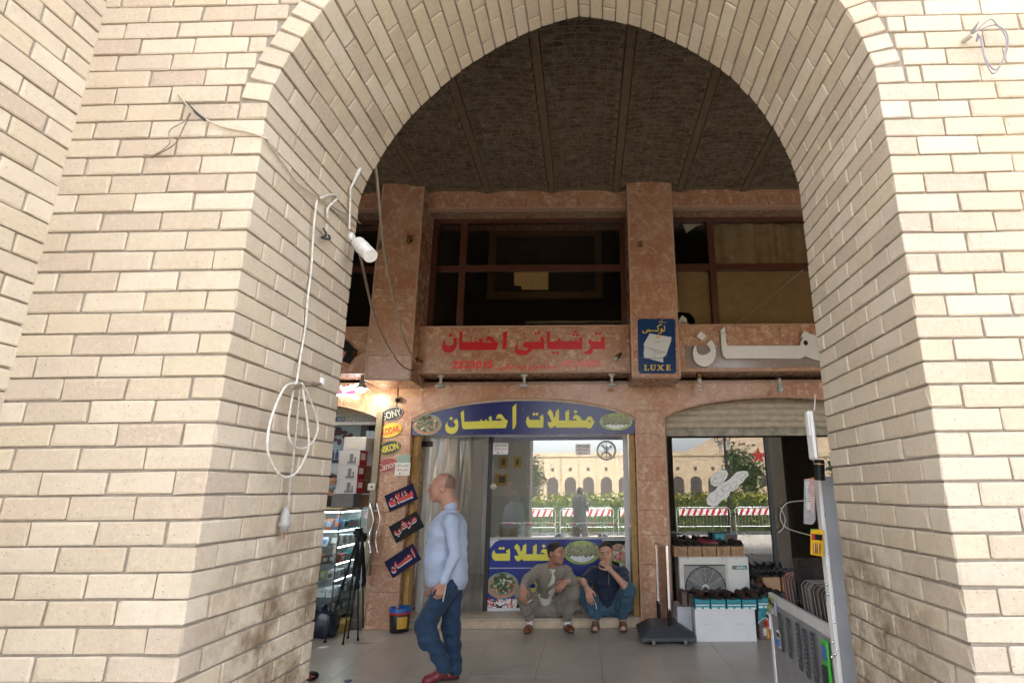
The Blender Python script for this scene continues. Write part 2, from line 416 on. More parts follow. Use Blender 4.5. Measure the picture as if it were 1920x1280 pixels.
def ring_course(p0, p1, inner_n, odd, quoin=True):
    # one course of the reveal between joints p0,p1 (s,z); inner_n points into the opening
    mx, mz = (p0[0]+p1[0])/2, (p0[1]+p1[1])/2
    tx, tz = p1[0]-p0[0], p1[1]-p0[1]; L = math.hypot(tx, tz); h = L-JT
    # outward (into masonry)
    nx, nz = -inner_n[0], -inner_n[1]
    out3 = AX*(-nx) + Vector((0,0,-nz))                      # face direction (towards the opening)
    edges = [0.]; q = .115 if odd else .232
    while q < THK-.06: edges.append(q); q += BL
    edges.append(THK)
    for i in range(len(edges)-1):
        a, b = edges[i], edges[i+1]; front = i == 0
        ra = a + (0 if front else JT/2); rb = b - (0 if i == len(edges)-2 else JT/2)
        dep = BD
        if front: dep = (.232 if odd else .115) - JT/2 if quoin else .112
        s0 = jit(.0022)
        c = A(mx + nx*(dep/2 - s0), (ra+rb)/2 + (jit(.0015) if front else 0), mz + nz*(dep/2 - s0))
        add_brick(c, AN, out3, rb-ra, dep, h + jit(.0012))
left, lp, rp, right = arch_line()
def runs():
    for i in range(len(left)-1): yield left[i], left[i+1], (1,0), i, True, 'L'
    for i in range(len(right)-1): yield right[i+1], right[i], (-1,0), i, True, 'R'
for a, b, n, i, q, sd_ in runs(): ring_course(a, b, n, i % 2 == 0, q)
for pts, sg in ((lp, 1), (RP, -1)):
    for i in range(len(pts)-1):
        a, b = pts[i], pts[i+1]; tx, tz = b[0]-a[0], b[1]-a[1]; L = math.hypot(tx, tz)
        n = (tz/L*1, -tx/L) if sg > 0 else (-tz/L, tx/L)
        if sg < 0: n = (-(tz/L), tx/L); n = (n[0], n[1])
        if n[1] > 0 and i > 3: n = (-n[0], -n[1])
        ring_course(a, b, n, i % 2 == 1, False)
# front face rows
def ring_outer(z, side):
    pts = lp if side < 0 else RP
    z0 = pts[0][1]
    if z <= z0: return None
    best = None
    for i in range(len(pts)-1):
        tx, tz = pts[i+1][0]-pts[i][0], pts[i+1][1]-pts[i][1]; L = math.hypot(tx, tz); e = .122
        ox, oz = (-tz/L*e, tx/L*e) if side < 0 else (tz/L*e, -tx/L*e)
        if oz < 0: ox, oz = -ox, -oz
        a = (pts[i][0]+ox, pts[i][1]+oz); b = (pts[i+1][0]+ox, pts[i+1][1]+oz)
        if min(a[1], b[1])-.02 <= z <= max(a[1], b[1])+.02:
            t = (z-a[1])/(b[1]-a[1]+1e-9); x = a[0]+(b[0]-a[0])*t
            best = x if best is None else (min(best, x) if side < 0 else max(best, x))
    if best is None:
        best = pts[0][0] if z < 3.4 else -.045
        if z < 3.4: best = pts[0][0] - .117*(1 if side < 0 else -1)
    return best
FR = AN*-1
def front_row(z0, x_in, x_out, phase):
    d = 1 if x_out > x_in else -1; x = x_in; w = phase; z = z0 + CP/2
    while (x_out - x)*d > .03:
        x2 = x + d*w
        if (x_out - x2)*d < .07: x2 = x_out
        a, b = min(x, x2), max(x, x2)
        if b-a > .035:
            add_brick(A((a+b)/2, BD/2 + jit(.002), z + jit(.001)), AX, FR, b-a-JT, BD, CP-JT+jit(.0015))
        x = x2; w = BL
nrow = 62
for i in range(-39, 24):
    odd = (i % 2 == 0)
    for side, zb, xin0, xo in ((-1, 3.144, XL, XOUT_L), (1, 3.17, XR, XOUT_R)):
        z0 = zb + CP*i
        if z0 < 0.01 or z0 > ZTOP: continue
        if i < 0:
            kk = 38 + i if side < 0 else -1 - i
            o2 = (kk % 2 == 0)
            qlen = .232 if o2 else .115
            front_row(z0, xin0 + (qlen if side > 0 else -qlen), xo, BL if side < 0 else BL)
        else:
            x = ring_outer(z0 + CP/2, side)
            if side > 0 and x is not None and z0 > 4.55: x = -.045
            if x is None: x = xin0
            if side > 0: xo = min(2.7, float(np.interp(z0+CP, [q[1] for q in LP], [q[0] for q in LP])) + 3.22 - .01)
            front_row(z0, x, xo, .06 + .17*((i*37) % 10)/10.)
# split: the ones that show largest become parts of their own
def area(M, sz):
    c = M.translation; u, v, z = proj(c)
    if z < .3 or not (-60 < u < 1980 and -60 < v < 1340): return 0
    face = -(M.to_3x3() @ Vector((0,1,0))).dot((c - Vector((0,0,EYE))).normalized())
    return max(0.02, face)*sz[0]*sz[2]/z**2
variants = {}
def brick_mesh(cls, k):
    key = (cls, k)
    if key not in variants:
        L = {'s': .222, 'h': .107, 'q': .17}[cls]
        q = MB(); q.rbox((-L/2, -BD/2, -.0355), (L/2, BD/2, .0355), random.uniform(.0018, .0045))
        fr_ = [a for a, w in enumerate(q.v) if w[1] > BD/2 - 1e-5]
        q.v = [(x+random.uniform(-.0022, .0022), y+random.uniform(-.0005, .0005), z_+random.uniform(-.0020, .0020)) for x, y, z_ in q.v]
        for _ in range(random.choice((0, 1, 1, 2, 3))):     # worn corners: the face loses a corner
            a = random.choice(fr_); w = q.v[a]; q.v[a] = (w[0]-math.copysign(random.uniform(.002, .010), w[0]), w[1], w[2]-math.copysign(random.uniform(.001, .008), w[2]))
        me = bpy.data.meshes.new('brick'); me.from_pydata(q.v, [], q.f); me.materials.append(M_BRICK); variants[key] = (me, L)
    return variants[key]
def lay_bricks(blist, parent, limit=300):
    order = sorted(range(len(blist)), key=lambda i: -area(*blist[i]))
    bulk = MB()
    for rank, i in enumerate(order):
        M, (sx, sy, sz) = blist[i]
        if rank < limit and area(M, (sx, sy, sz)) > 0:
            cls = 's' if sx > .195 else ('q' if sx > .135 else 'h')
            me, L = brick_mesh(cls, random.randrange(10))
            o = bpy.data.objects.new('brick', me); COL.objects.link(o); o.parent = parent; o.matrix_parent_inverse = WM[parent.name].inverted()
            flip = random.choice((0, 1))
            S = Matrix.Diagonal((sx/L, sy/BD, sz/.071, 1))
            o.matrix_basis = M @ Matrix.Rotation(math.pi*flip, 4, 'Y') @ S
        else:
            q = MB(); q.rbox((-sx/2, -sy/2, -sz/2), (sx/2, sy/2, sz/2), random.uniform(.002, .005), 0, .0008); q.xf(M); bulk.merge(q)
    if bulk.v: stuff(bulk.build('brickwork', M_BRICK, parent))
arcade = thing('brick_archway', 'cream brick archway with a pointed arch framing the view into the covered passage', 'archway', A(0, .45, 0))
# mortar core, set back behind the brick faces; the neighbouring arches stand in plain masonry
MR = .010
def core(dx, bricky, xl, xr):
    k = MB()
    prof = left[:-1] + lp + RP[::-1][1:] + right[1:]
    prof = [(XL, 0)] + prof[1:-1] + [(XR, 0)]
    r = MR
    pp = []
    for i, (x, z) in enumerate(prof):
        a = prof[max(0, i-1)]; b = prof[min(len(prof)-1, i+1)]; t = Vector((b[0]-a[0], b[1]-a[1]))
        t.normalize(); nn = Vector((-t.y, t.x)); pp.append((x+nn.x*r+dx, max(0, z+nn.y*r)))
    ya, yb = r, THK - r*0
    zt = 7.2
    n = len(pp)
    for i in range(n-1):
        (x0, z0), (x1, z1) = pp[i], pp[i+1]
        k.quad(A(x0,ya,z0), A(x0,yb,z0), A(x1,yb,z1), A(x1,ya,z1))            # reveal
        if i >= len(left)-1 and i < n-len(right):
            k.quad(A(x0,ya,z0), A(x1,ya,z1), A(x1,ya,zt), A(x0,ya,zt)); k.quad(A(x1,yb,z1), A(x0,yb,z0), A(x0,yb,zt), A(x1,yb,zt))
    for y, s in ((ya, 1), (yb, -1)):
        for x0, x1 in ((xl, pp[0][0]), (pp[-1][0], xr)):
            f = [A(x0,y,0), A(x1,y,0), A(x1,y,zt), A(x0,y,zt)]
            zj = pp[len(left)-1][1] if x1 == pp[0][0] else pp[n-len(right)][1]
            k.quad(*(f if s > 0 else f[::-1]))
    k.quad(A(xl,ya,zt), A(xr,ya,zt), A(xr,yb,zt), A(xl,yb,zt))
    return k
core(0, True, -2.6, 1.55).build('mortar_core', M_MORTAR, arcade)
lay_bricks(bricks, arcade, 300)
M_PLAINBRICK = mat('far_masonry', (.42,.34,.24), .9, var=.25, vscale=9, bump=.4)
for dx, xl, xr, lab in ((3.22, 1.55, 4.72, 'plain brick arch just right of the framed archway, mirrored in the shoe shop glass'), (6.4, 4.72, 9.1, 'plain brick arch second to the right along the arcade'), (-3.95, -6.9, -2.6, 'plain brick arch just left of the framed archway')):
    o = core(dx, False, xl, xr).build('brick_archway', M_PLAINBRICK); top(o, lab, 'archway')
for xa, xb, lab in ((9.1, 13, 'plain masonry wall closing the far right end of the arcade'), (-13, -6.9, 'plain masonry wall closing the far left end of the arcade')):
    k = MB(); k.prism([A(xa,0,0), A(xb,0,0), A(xb,THK,0), A(xa,THK,0)], (0,0,7.2)); top(k.build('brick_wall', M_PLAINBRICK), lab, 'wall')
# projecting piers each side: the left one shows its face along the left edge
def buttress(s0, s1, face_s, label, n_front=-1.45):
    t = thing('brick_buttress', label, 'buttress', A((s0+s1)/2, (n_front)/2, 0))
    sg = 1 if face_s == max(s0, s1) else -1
    k = MB(); a0, a1 = (s0, s1-MR) if sg > 0 else (s0+MR, s1)
    P0 = [A(a0, n_front, 0), A(a1, n_front, 0), A(a1, 0, 0), A(a0, 0, 0)]
    k.prism(P0, (0,0,7.2)); k.build('mortar_core', M_MORTAR, t)
    bl = []
    global bricks
    keep = bricks; bricks = bl
    for i in range(-39, 26):
        z0 = 3.144 + .035 + CP*i
        if z0 < 0.01: continue
        q = .0; w = .115 if i % 2 else BL
        y = .012
        while y > n_front + .02:
            y2 = max(n_front, y - w)
            if y - y2 > .04:
                add_brick(A(face_s - sg*(BD/2 + jit(.002)), (y+y2)/2, z0+CP/2 + jit(.001)), AN*sg*-1 if sg > 0 else AN, AX*sg, y-y2-JT, BD, CP-JT+jit(.0015))
            y = y2; w = BL
    bl2 = bricks; bricks = keep
    lay_bricks(bl2, t, 300)
    return t
buttress(-2.75, -2.07, -2.07, 'brick pier projecting forward along the left edge, its joints running into the corner')
# ================================================================== ground and passage
YP, YB, YS, YW, YG = 6.85, 7.05, 7.1, 7.45, 7.93
ZC = 5.61; STEP = .115
def make_floor():
    k = NT('polished_terrazzo'); p = k.pos(); oi = k.n('ShaderNodeObjectInfo')
    n1 = k.noise(1.1, p, 4, .5, .3); n2 = k.noise(4.5, p, 4, .55); n3 = k.noise(240, p, 2)
    c = k.mix(k.rng(n1, .3, .7), C(.36,.32,.27), C(.45,.405,.35)); c = k.mix(k.rng(n2, .3, .8, 0, .2), c, C(.25,.215,.175))
    c = k.mix(k.rng(n3, .58, .7, 0, .22), c, C(.46,.43,.39)); c = k.mix(k.rng(oi.outputs['Random'], 0, 1, 0, .10), c, C(.28,.25,.21))
    sc_ = k.noise(16, p, 7, .82, 2.5); c = k.mix(k.rng(sc_, .66, .72, 0, .55), c, C(.10,.085,.07)); st_ = k.noise(1.7, p, 6, .7, .8); c = k.mix(k.rng(st_, .50, .70, 0, .5), c, C(.19,.155,.12))
    k.base(c); k.rough(.3); return k.m
M_FLOOR = make_floor()
M_GROUT = mat('floor_grout', (.16,.14,.12), .9)
M_PAVE = mat('pavement_stone', (.35,.32,.275), .8, var=.2, vscale=3, bump=.2)
M_ROAD = mat('asphalt', (.055,.055,.056), .85, var=.2, vscale=30, bump=.4, bscale=200)
k = MB(); k.box((-13, .2, -.3), (13, 12, -.012)); floor = structure(k.build('passage_floor', M_GROUT))
tile_me = {}
TS = .6
for ix in range(-9, 9):
    for iy in range(0, 9):
        x0 = ix*TS + .13; y0 = 2.05 + iy*TS; x1 = x0+TS; y1 = min(y0+TS, 7.452)
        if y1 - y0 < .05: continue
        key = round(y1-y0, 3)
        if key not in tile_me:
            q = MB(); q.rbox((.0011, .0011, -.03), (TS-.0011, key-.0011, 0), .0012)
            me = bpy.data.meshes.new('floor_tile'); me.from_pydata(q.v, [], q.f); me.materials.append(M_FLOOR); tile_me[key] = me
        o = bpy.data.objects.new('floor_tile', tile_me[key]); link_obj(o, floor, Vector((x0, y0, 0)))
k = MB(); k.box((-60, -6.0, -.3), (60, .2, -.004)); structure(k.build('pavement', M_PAVE))
k = MB(); k.box((-60, -6.15, -.3), (60, -6.0, .0)); structure(k.build('kerb', mat('kerb_stone', (.4,.38,.35), .85)))
k = MB(); k.box((-60, -16, -.5), (60, -6.15, -.14)); structure(k.build('road', M_ROAD))
k = MB(); k.box((-400, -400, -.9), (400, 400, -.52)); structure(k.build('ground', mat('dry_ground', (.24,.20,.15), .95, var=.2, vscale=.5)))
# ================================================================== ceiling of the passage: ribs and brick infill
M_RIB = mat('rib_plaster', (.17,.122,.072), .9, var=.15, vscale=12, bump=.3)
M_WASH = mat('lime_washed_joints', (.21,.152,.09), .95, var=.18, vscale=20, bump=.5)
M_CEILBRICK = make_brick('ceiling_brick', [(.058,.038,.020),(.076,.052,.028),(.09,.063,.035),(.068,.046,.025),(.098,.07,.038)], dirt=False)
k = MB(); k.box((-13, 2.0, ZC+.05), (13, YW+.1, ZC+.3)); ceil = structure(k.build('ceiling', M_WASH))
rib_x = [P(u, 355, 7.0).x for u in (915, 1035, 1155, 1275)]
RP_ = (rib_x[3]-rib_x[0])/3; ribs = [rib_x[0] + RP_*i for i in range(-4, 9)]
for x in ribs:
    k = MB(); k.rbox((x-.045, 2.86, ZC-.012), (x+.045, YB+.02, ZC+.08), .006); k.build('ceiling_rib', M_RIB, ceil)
cb = []
for bi in range(len(ribs)-1):
    xa, xb = ribs[bi]+.055, ribs[bi+1]-.055; w = xb-xa; rows = int((YB-2.86)/.078)
    for j in range(rows):
        y = 2.9 + j*.078; x = xa - (.0 if j % 2 else .105); 
        while x < xb-.02:
            a = max(xa, x); b = min(xb, x+.205); x += .213
            if b-a < .04: continue
            t = ((a+b)/2-xa)/w; rise = .045*(1-(2*t-1)**2) + .012
            cb.append(((a+b)/2, y, ZC+rise, b-a, t))
def carea(c):
    u, v, z = proj((c[0], c[1], c[2]))
    return c[3]*.06/z**2 if (690 < u < 1510 and 30 < v < 365) else 0
k = MB()
for bi in range(len(ribs)-1):
    xa, xb = ribs[bi]+.055, ribs[bi+1]-.055; n_ = 10
    pr = [(xa+(xb-xa)*i/n_, ZC+.045*(1-(2*i/n_-1)**2)+.012-.020+.005) for i in range(n_+1)]
    for (x0, z0), (x1, z1) in zip(pr[:-1], pr[1:]): k.add([(x0,2.86,z0),(x1,2.86,z1),(x1,YB+.02,z1),(x0,YB+.02,z0)], [(0,1,2,3)], 0, True)
k.build('vault_mortar', M_WASH, ceil)
cb.sort(key=lambda c: -carea(c)); bulk = MB(); cme = {}
for r, (x, y, z, L, t) in enumerate(cb):
    dz = random.uniform(-.001, .0015)
    if r < 300 and carea((x, y, z, L)) > 0:
        kx = random.randrange(6)
        if kx not in cme:
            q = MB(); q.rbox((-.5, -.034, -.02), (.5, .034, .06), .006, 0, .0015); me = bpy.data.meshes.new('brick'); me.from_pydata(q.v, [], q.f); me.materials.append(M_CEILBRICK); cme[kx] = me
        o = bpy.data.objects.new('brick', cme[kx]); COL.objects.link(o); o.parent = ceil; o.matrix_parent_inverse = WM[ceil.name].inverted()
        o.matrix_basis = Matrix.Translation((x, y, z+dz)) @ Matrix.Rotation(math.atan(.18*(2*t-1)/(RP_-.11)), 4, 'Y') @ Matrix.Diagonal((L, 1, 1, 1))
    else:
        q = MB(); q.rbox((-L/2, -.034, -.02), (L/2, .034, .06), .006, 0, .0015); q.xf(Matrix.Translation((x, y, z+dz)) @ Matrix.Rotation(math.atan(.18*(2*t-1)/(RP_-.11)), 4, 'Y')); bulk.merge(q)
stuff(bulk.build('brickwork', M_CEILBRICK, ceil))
# ================================================================== the shop building
bld = thing('shop_building', 'row of shops faced in red veined marble with dark upper windows, under the brick ceiling', 'building', (-.8, 7.6, 0))
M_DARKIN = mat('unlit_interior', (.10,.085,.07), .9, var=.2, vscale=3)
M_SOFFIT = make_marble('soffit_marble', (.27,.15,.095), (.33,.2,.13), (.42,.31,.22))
M_EDGE = mat('polished_marble_edge', (.50,.31,.21), .3, var=.2, vscale=30)
M_WOOD = mat('dark_window_wood', (.085,.028,.014), .35, var=.3, vscale=25)
def slab(a, b, parent, m=M_MARBLE, r=.0025, name='marble_slab'):
    k = MB(); k.rbox(a, b, r); return k.build(name, m, parent)
# structural core: upper storey, floors and party walls
k = MB()
k.box((-13, YW+.5, 2.96), (13, 11.9, 3.6)); k.box((-13, 11.9, 0), (13, 12.1, 7.2)); k.box((-13, YW-.3, ZC+.31), (13, 12.1, 7.2))
k.box((-13, 2.86, 5.95), (13, YW-.3, 7.2))
for x in (-13, 13): k.box((x-.1, 2.3, 0), (x+.1, 12, 7.2))
k.box((-13, YW+.02, 0), (13, 12, .1))
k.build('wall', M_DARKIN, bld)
PL = (P(683,705,YP).x, P(770,705,YP).x); PR = (P(1185,705,YP).x, P(1277,705,YP).x)
ZP0 = P(725,711,YP).z; DPX = PR[0]-PL[0]
pil_joints = {0: [346, 430, 541, 666, 711], 1: [346, 387, 452, 530, 612, 710]}
pilasters = [(PL, 0), (PR, 1), ((PL[0]-DPX, PL[1]-DPX), 1), ((PR[0]+DPX, PR[1]+DPX), 0)]
for (x0, x1), kk in pilasters:
    k = MB(); k.box((x0+.012, YP+.012, ZP0+.012), (x1-.012, YW+.3, ZC+.04)); p = k.build('pilaster', M_SOFFIT, bld)
    zs = [P((725, 1230)[kk], v, YP).z for v in pil_joints[kk]]; zs[0] = ZC+.04; zs[-1] = ZP0
    for a, b in zip(zs[:-1], zs[1:]):
        slab((x0+.022, YP, b+.001), (x1-.022, YP+.02, a-.001), p)
        for xa, xb in ((x0, x0+.012), (x1-.012, x1)): slab((xa, YP+.024, b+.001), (xb, YW-.02, a-.001), p, M_MARBLE)
    for xa in (x0+.011, x1-.011):
        k = MB(); k.rbox((xa-.011, YP-.004, ZP0), (xa+.011, YP+.024, ZC+.03), .004); k.build('edge_strip', M_EDGE, p)
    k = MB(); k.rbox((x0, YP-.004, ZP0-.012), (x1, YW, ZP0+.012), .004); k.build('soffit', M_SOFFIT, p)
bays = []
allp = sorted([p[0] for p in pilasters])
for (a, b) in zip(allp[:-1], allp[1:]): bays.append((a[1], b[0]))
ZS0 = P(980,698.5,YS).z; ZS1 = P(980,610,YS).z; ZB0 = P(980,391,YB).z
YU = 7.42                                                     # upper window plane
panes_u = []
for bi, (xa, xb) in enumerate(bays):
    # lettered band
    k = MB(); k.box((xa+.002, YS+.02, ZS0+.01), (xb-.002, YW+.3, ZS1-.012)); band = k.build('sign_band', M_SOFFIT, bld)
    n = 4; w = (xb-xa)/n
    for i in range(n): slab((xa+i*w+.001, YS, ZS0+.022), (xa+(i+1)*w-.001, YS+.018, ZS1-.022), band)
    for z in (ZS0+.01, ZS1-.01):
        k = MB(); k.rbox((xa+.002, YS-.006, z-.01), (xb-.002, YS+.06, z+.01), .004); k.build('edge_strip', M_EDGE, band)
    k = MB(); k.box((xa+.002, YS+.06, ZS0-.004), (xb-.002, YW+.02, ZS0+.009)); k.build('soffit', M_SOFFIT, band)
    # beam under the ceiling
    k = MB(); k.box((xa+.002, YB+.02, ZB0+.012), (xb-.002, YW+.3, ZC+.04)); beam = k.build('beam', M_SOFFIT, bld)
    for i in range(n): slab((xa+i*w+.001, YB, ZB0+.02), (xa+(i+1)*w-.001, YB+.018, ZC+.03), beam)
    k = MB(); k.rbox((xa+.002, YB-.006, ZB0), (xb-.002, YB+.1, ZB0+.02), .004); k.build('edge_strip', M_EDGE, beam)
    # window: frame, one tall mullion, one transom, four panes
    zb, zt = ZS1-.02, ZB0+.06; fw = .075
    k = MB(); k.rbox((xa, YU-.05, zb), (xa+fw, YU+.05, zt), .004); k.rbox((xb-fw, YU-.05, zb), (xb, YU+.05, zt), .004)
    k.rbox((xa+fw, YU-.05, zt-fw-.03), (xb-fw, YU+.05, zt), .004); k.rbox((xa+fw, YU-.05, zb), (xb-fw, YU+.05, zb+.06), .004)
    win = k.build('window', M_WOOD, bld)
    xm = P({1: 868, 2: 1335}.get(bi, 868), 500, YU).x if bi in (1, 2) else xa + .6; zm = P(1000, 504, YU).z
    k = MB(); k.rbox((xm-.045, YU-.045, zb+.06), (xm+.045, YU+.045, zt-fw-.03), .004); k.build('mullion', M_WOOD, win)
    k = MB(); k.rbox((xa+fw, YU-.04, zm-.045), (xm-.045, YU+.04, zm+.045), .004); k.build('transom', M_WOOD, win)
    k = MB(); k.rbox((xm+.045, YU-.04, zm-.045), (xb-fw, YU+.04, zm+.045), .004); k.build('transom', M_WOOD, win)
    for x0, x1 in ((xa+fw, xm-.045), (xm+.045, xb-fw)):
        for z0, z1 in ((zb+.06, zm-.045), (zm+.045, zt-fw-.03)):
            if bi == 2 and x0 < xm-.1 and z0 < zm-.1:           # the broken pane: its upper left corner is gone
                pts = [(x1, z0), (x1, z1), (x0+.02, z1), (x0+.05, z1-.62), (x0+.2, z1-.66), (x0+.24, z1-.78), (x0+.19, z1-.86), (x0+.16, z1-.8), (x0+.02, z0+.06), (x0, z0)]
                k = MB(); k.prism([(x, YU-.003, z) for x, z in pts], (0, .006, 0)); k.build('pane', M_GLASSD, win)
            else:
                k = MB(); k.box((x0, YU-.003, z0), (x1, YU+.003, z1)); k.build('pane', M_GLASSD, win)
            panes_u.append((bi, x0, x1, z0, z1))
# party walls upstairs
k = MB()
for (x0, x1), kk in pilasters: k.box((x0+.1, YW+.3, 3.6), (x1-.1, 11.9, 5.92))
k.box((-13, 10.0, 3.6), (13, 10.1, 5.92)); k.build('partition_wall', M_DARKIN, bld)
# ---- ground floor wall: piers and the arched heads
PIER = [(-2.715, P(770,815,YW).x), (P(1194,900,YW).x, P(1251,900,YW).x)]
DP2 = PIER[1][0]-PIER[0][0]
PIER = [(PIER[0][0]-DP2, PIER[0][1]-DP2)] + PIER + [(PIER[1][0]+DP2, PIER[1][1]+DP2)]
ZW1 = ZP0 + .03
for x0, x1 in PIER:
    k = MB(); k.box((x0+.02, YW+.02, 0), (x1-.02, YG+.25, ZW1)); p = k.build('pier', M_SOFFIT, bld)
    z = 0; hs_ = [.42, .3, .34, .3, .36, .3, .3, .3]
    for h in hs_:
        z1 = min(z+h, P(740, 770, YW).z)
        if z1-z < .03: break
        slab((x0+.016, YW, z+.001), (x1-.016, YW+.018, z1-.001), p)
        for xa, xb in ((x0, x0+.018), (x1-.018, x1)): slab((xa, YW+.02, z+.001), (xb, YG-.06, z1-.001), p)
        z = z1
    for xa in (x0+.008, x1-.008):
        k = MB(); k.rbox((xa-.008, YW-.005, 0), (xa+.008, YW+.02, z), .003); k.build('edge_strip', M_EDGE, p)
    PZ = z
def arch_z(t, zs, rise): return zs + rise*(1-(2*t-1)**2)**.72
ARCH_S = P(985,785,YW).z; ARCH_R = P(985,747,YW).z - ARCH_S
for bi in range(3):
    x0, x1 = PIER[bi][1], PIER[bi+1][0]
    zs = ARCH_S; N = 40
    cuts = [x0 - .20] + [x0 + (x1-x0)*i/5 for i in range(1, 5)] + [x1 + .195]
    for a, b in zip(cuts[:-1], cuts[1:]):
        xs = [a + (b-a)*i/12 for i in range(13)]
        low = [(x, PZ+.001 if (x < x0 or x > x1) else arch_z((x-x0)/(x1-x0), zs, ARCH_R)) for x in xs]
        if a < x0: low = [(a, PZ+.001), (x0, PZ+.001), (x0, zs)] + [q for q in low if q[0] > x0]
        if b > x1: low = [q for q in low if q[0] < x1] + [(x1, zs), (x1, PZ+.001), (b, PZ+.001)]
        poly = [(x, YW, z) for x, z in low] + [(b-.001, YW, ZW1), (a+.001, YW, ZW1)]
        poly = [(q[0]+(.001 if i == 0 else 0), q[1], q[2]) for i, q in enumerate(poly)]
        k = MB(); k.prism(poly, (0, .02, 0)); k.build('marble_slab', M_MARBLE, bld)
    # the reveal of the arched head with its polished edge
    k = MB(); xs = [x0 + (x1-x0)*i/N for i in range(N+1)]
    pr = [Vector((x, 0, arch_z(i/N, zs, ARCH_R))) for i, x in enumerate(xs)]
    for i in range(N):
        a, b = pr[i], pr[i+1]
        k.quad((a.x, YW+.02, a.z), (b.x, YW+.02, b.z), (b.x, YG+.2, b.z), (a.x, YG+.2, a.z))
        k.quad((a.x, YG+.2, a.z), (b.x, YG+.2, b.z), (b.x, YG+.2, ZW1), (a.x, YG+.2, ZW1))
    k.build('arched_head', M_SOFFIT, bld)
    k = MB(); k.tube([(q.x, YW-.002, q.z) for q in pr], .012, 6); k.build('edge_strip', M_EDGE, bld)
k = MB(); k.box((-13, YW+.03, ZW1-.0), (13, YG+.3, ZW1+.05)); k.build('lintel', M_SOFFIT, bld)
# step in front of the shops
k = MB(); k.rbox((PIER[1][1]+.002, YW+.004, .0), (PIER[2][0]-.002, YG+.06, STEP-.022), .003); k.build('step', mat('step_riser', (.46,.36,.25), .6, var=.2, vscale=18), bld)
k = MB(); k.rbox((PIER[1][1]+.002, YW-.012, STEP-.02), (PIER[2][0]-.002, YG+.06, STEP), .005); k.build('step_tread', mat('step_tread_stone', (.40,.34,.27), .4, var=.2, vscale=12), bld)
# ================================================================== shop interiors
M_IWALL = mat('shop_wall_paint', (.52,.50,.48), .8, var=.06)
M_LED = mat('ceiling_lamp_glow', (1,1,1), .5, emit=(1,.97,.92), estr=18, var=0)
cx0, cx1 = PIER[1][1]+.03, PIER[2][0]-.03
k = MB()
k.box((cx0-.1, YG+.28, STEP), (cx0, 11.2, 2.85)); k.box((cx1, YG+.28, STEP), (cx1+.1, 11.2, 2.85)); k.box((cx0-.1, 11.2, STEP), (cx1+.1, 11.3, 2.85)); k.box((cx0, YG+.28, 2.78), (cx1, 11.2, 2.86))
k.build('shop_wall', M_IWALL, bld)
k = MB(); k.box((cx0, YG+.07, .1), (cx1, 11.2, STEP-.002)); k.build('shop_floor', M_FLOOR, bld)
lamp_t = thing('ceiling_light', 'lit white ceiling lamps seen through the pickle shop window', 'ceiling light', (-.9, 9.5, 2.76))
lamp_t['label'] = 'round lit lamp on the pickle shop ceiling, above the price notice'
def led(u, v, lab, grp='lamps on the shop ceiling'):
    g = G(u, v, 2.765); k = MB(); k.lathe([(.0001, -.012), (.11, -.012), (.12, -.004)], Matrix.Translation(g), 20); o = k.build('ceiling_light', M_LED); top(o, lab, 'ceiling light', grp); return o
bpy.data.objects.remove(lamp_t)
led(955, 817, 'lit round lamp on the pickle shop ceiling, nearest the arched blue sign'); led(968, 830, 'lit round lamp on the pickle shop ceiling, just above the left price notice'); led(1068, 829.5, 'lit round lamp on the pickle shop ceiling, above the right price notice')
# right shop: unlit
rx0, rx1 = PIER[2][1]+.02, PIER[3][0]-.02
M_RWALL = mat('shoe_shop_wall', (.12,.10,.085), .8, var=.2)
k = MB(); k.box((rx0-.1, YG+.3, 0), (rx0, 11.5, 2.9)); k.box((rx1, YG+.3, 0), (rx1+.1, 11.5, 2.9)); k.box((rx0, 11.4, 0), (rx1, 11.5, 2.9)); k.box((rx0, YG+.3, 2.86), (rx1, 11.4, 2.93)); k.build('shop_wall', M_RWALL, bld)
lx0, lx1 = PIER[0][1]+.02, PIER[1][0]-.02
k = MB(); k.box((lx0-.1, YG+.3, 0), (lx0, 11.5, 2.9)); k.box((lx1, YG+.26, 0), (lx1+.1, 11.5, 2.9)); k.box((lx0, 10.4, 0), (lx1, 10.5, 2.9)); k.box((lx0, YG+.3, 2.86), (lx1, 10.4, 2.93)); k.build('shop_wall', mat('camera_shop_wall', (.30,.31,.33), .8), bld)
k = MB(); k.box((lx0+.5, 8.6, 2.84), (lx1-.3, 9.2, 2.858)); top(k.build('ceiling_light', mat('panel_lamp_glow', (1,1,1), .5, emit=(1,.98,.95), estr=1.4, var=0)), 'long lit ceiling panel inside the camera shop', 'ceiling light')
# ================================================================== lettering outlines (traced once, reused at several sizes)
def Z(pts, x0, y0, s): return [(x0 + x/s, y0 + y/s) for x, y in pts]
RED1 = [Z(p, 820, 605, 10.667) for p in (
 [(155,330),(120,360),(97,420),(90,490),(105,545),(150,590),(215,603),(290,590),(345,545),(380,480),(393,400),(390,320),(380,275),(340,300),(300,325),(318,355),(325,390),(315,430),(280,455),(220,462),(175,445),(155,410),(150,370),(165,335)],
 [(262,205),(300,245),(262,288),(220,250)],
 [(505,160),(440,200),(437,500),(455,540),(480,545),(1175,545),(1230,400),(1160,370),(1130,330),(1090,285),(1040,262),(1000,275),(975,310),(960,365),(985,350),(1030,345),(1070,365),(1100,393),(905,393),(900,340),(880,300),(820,335),(840,390),(800,385),(775,345),(745,380),(690,385),(665,352),(640,385),(600,388),(500,388)],
 [(1395,160),(1315,195),(1305,555),(1360,515),(1385,460)])]
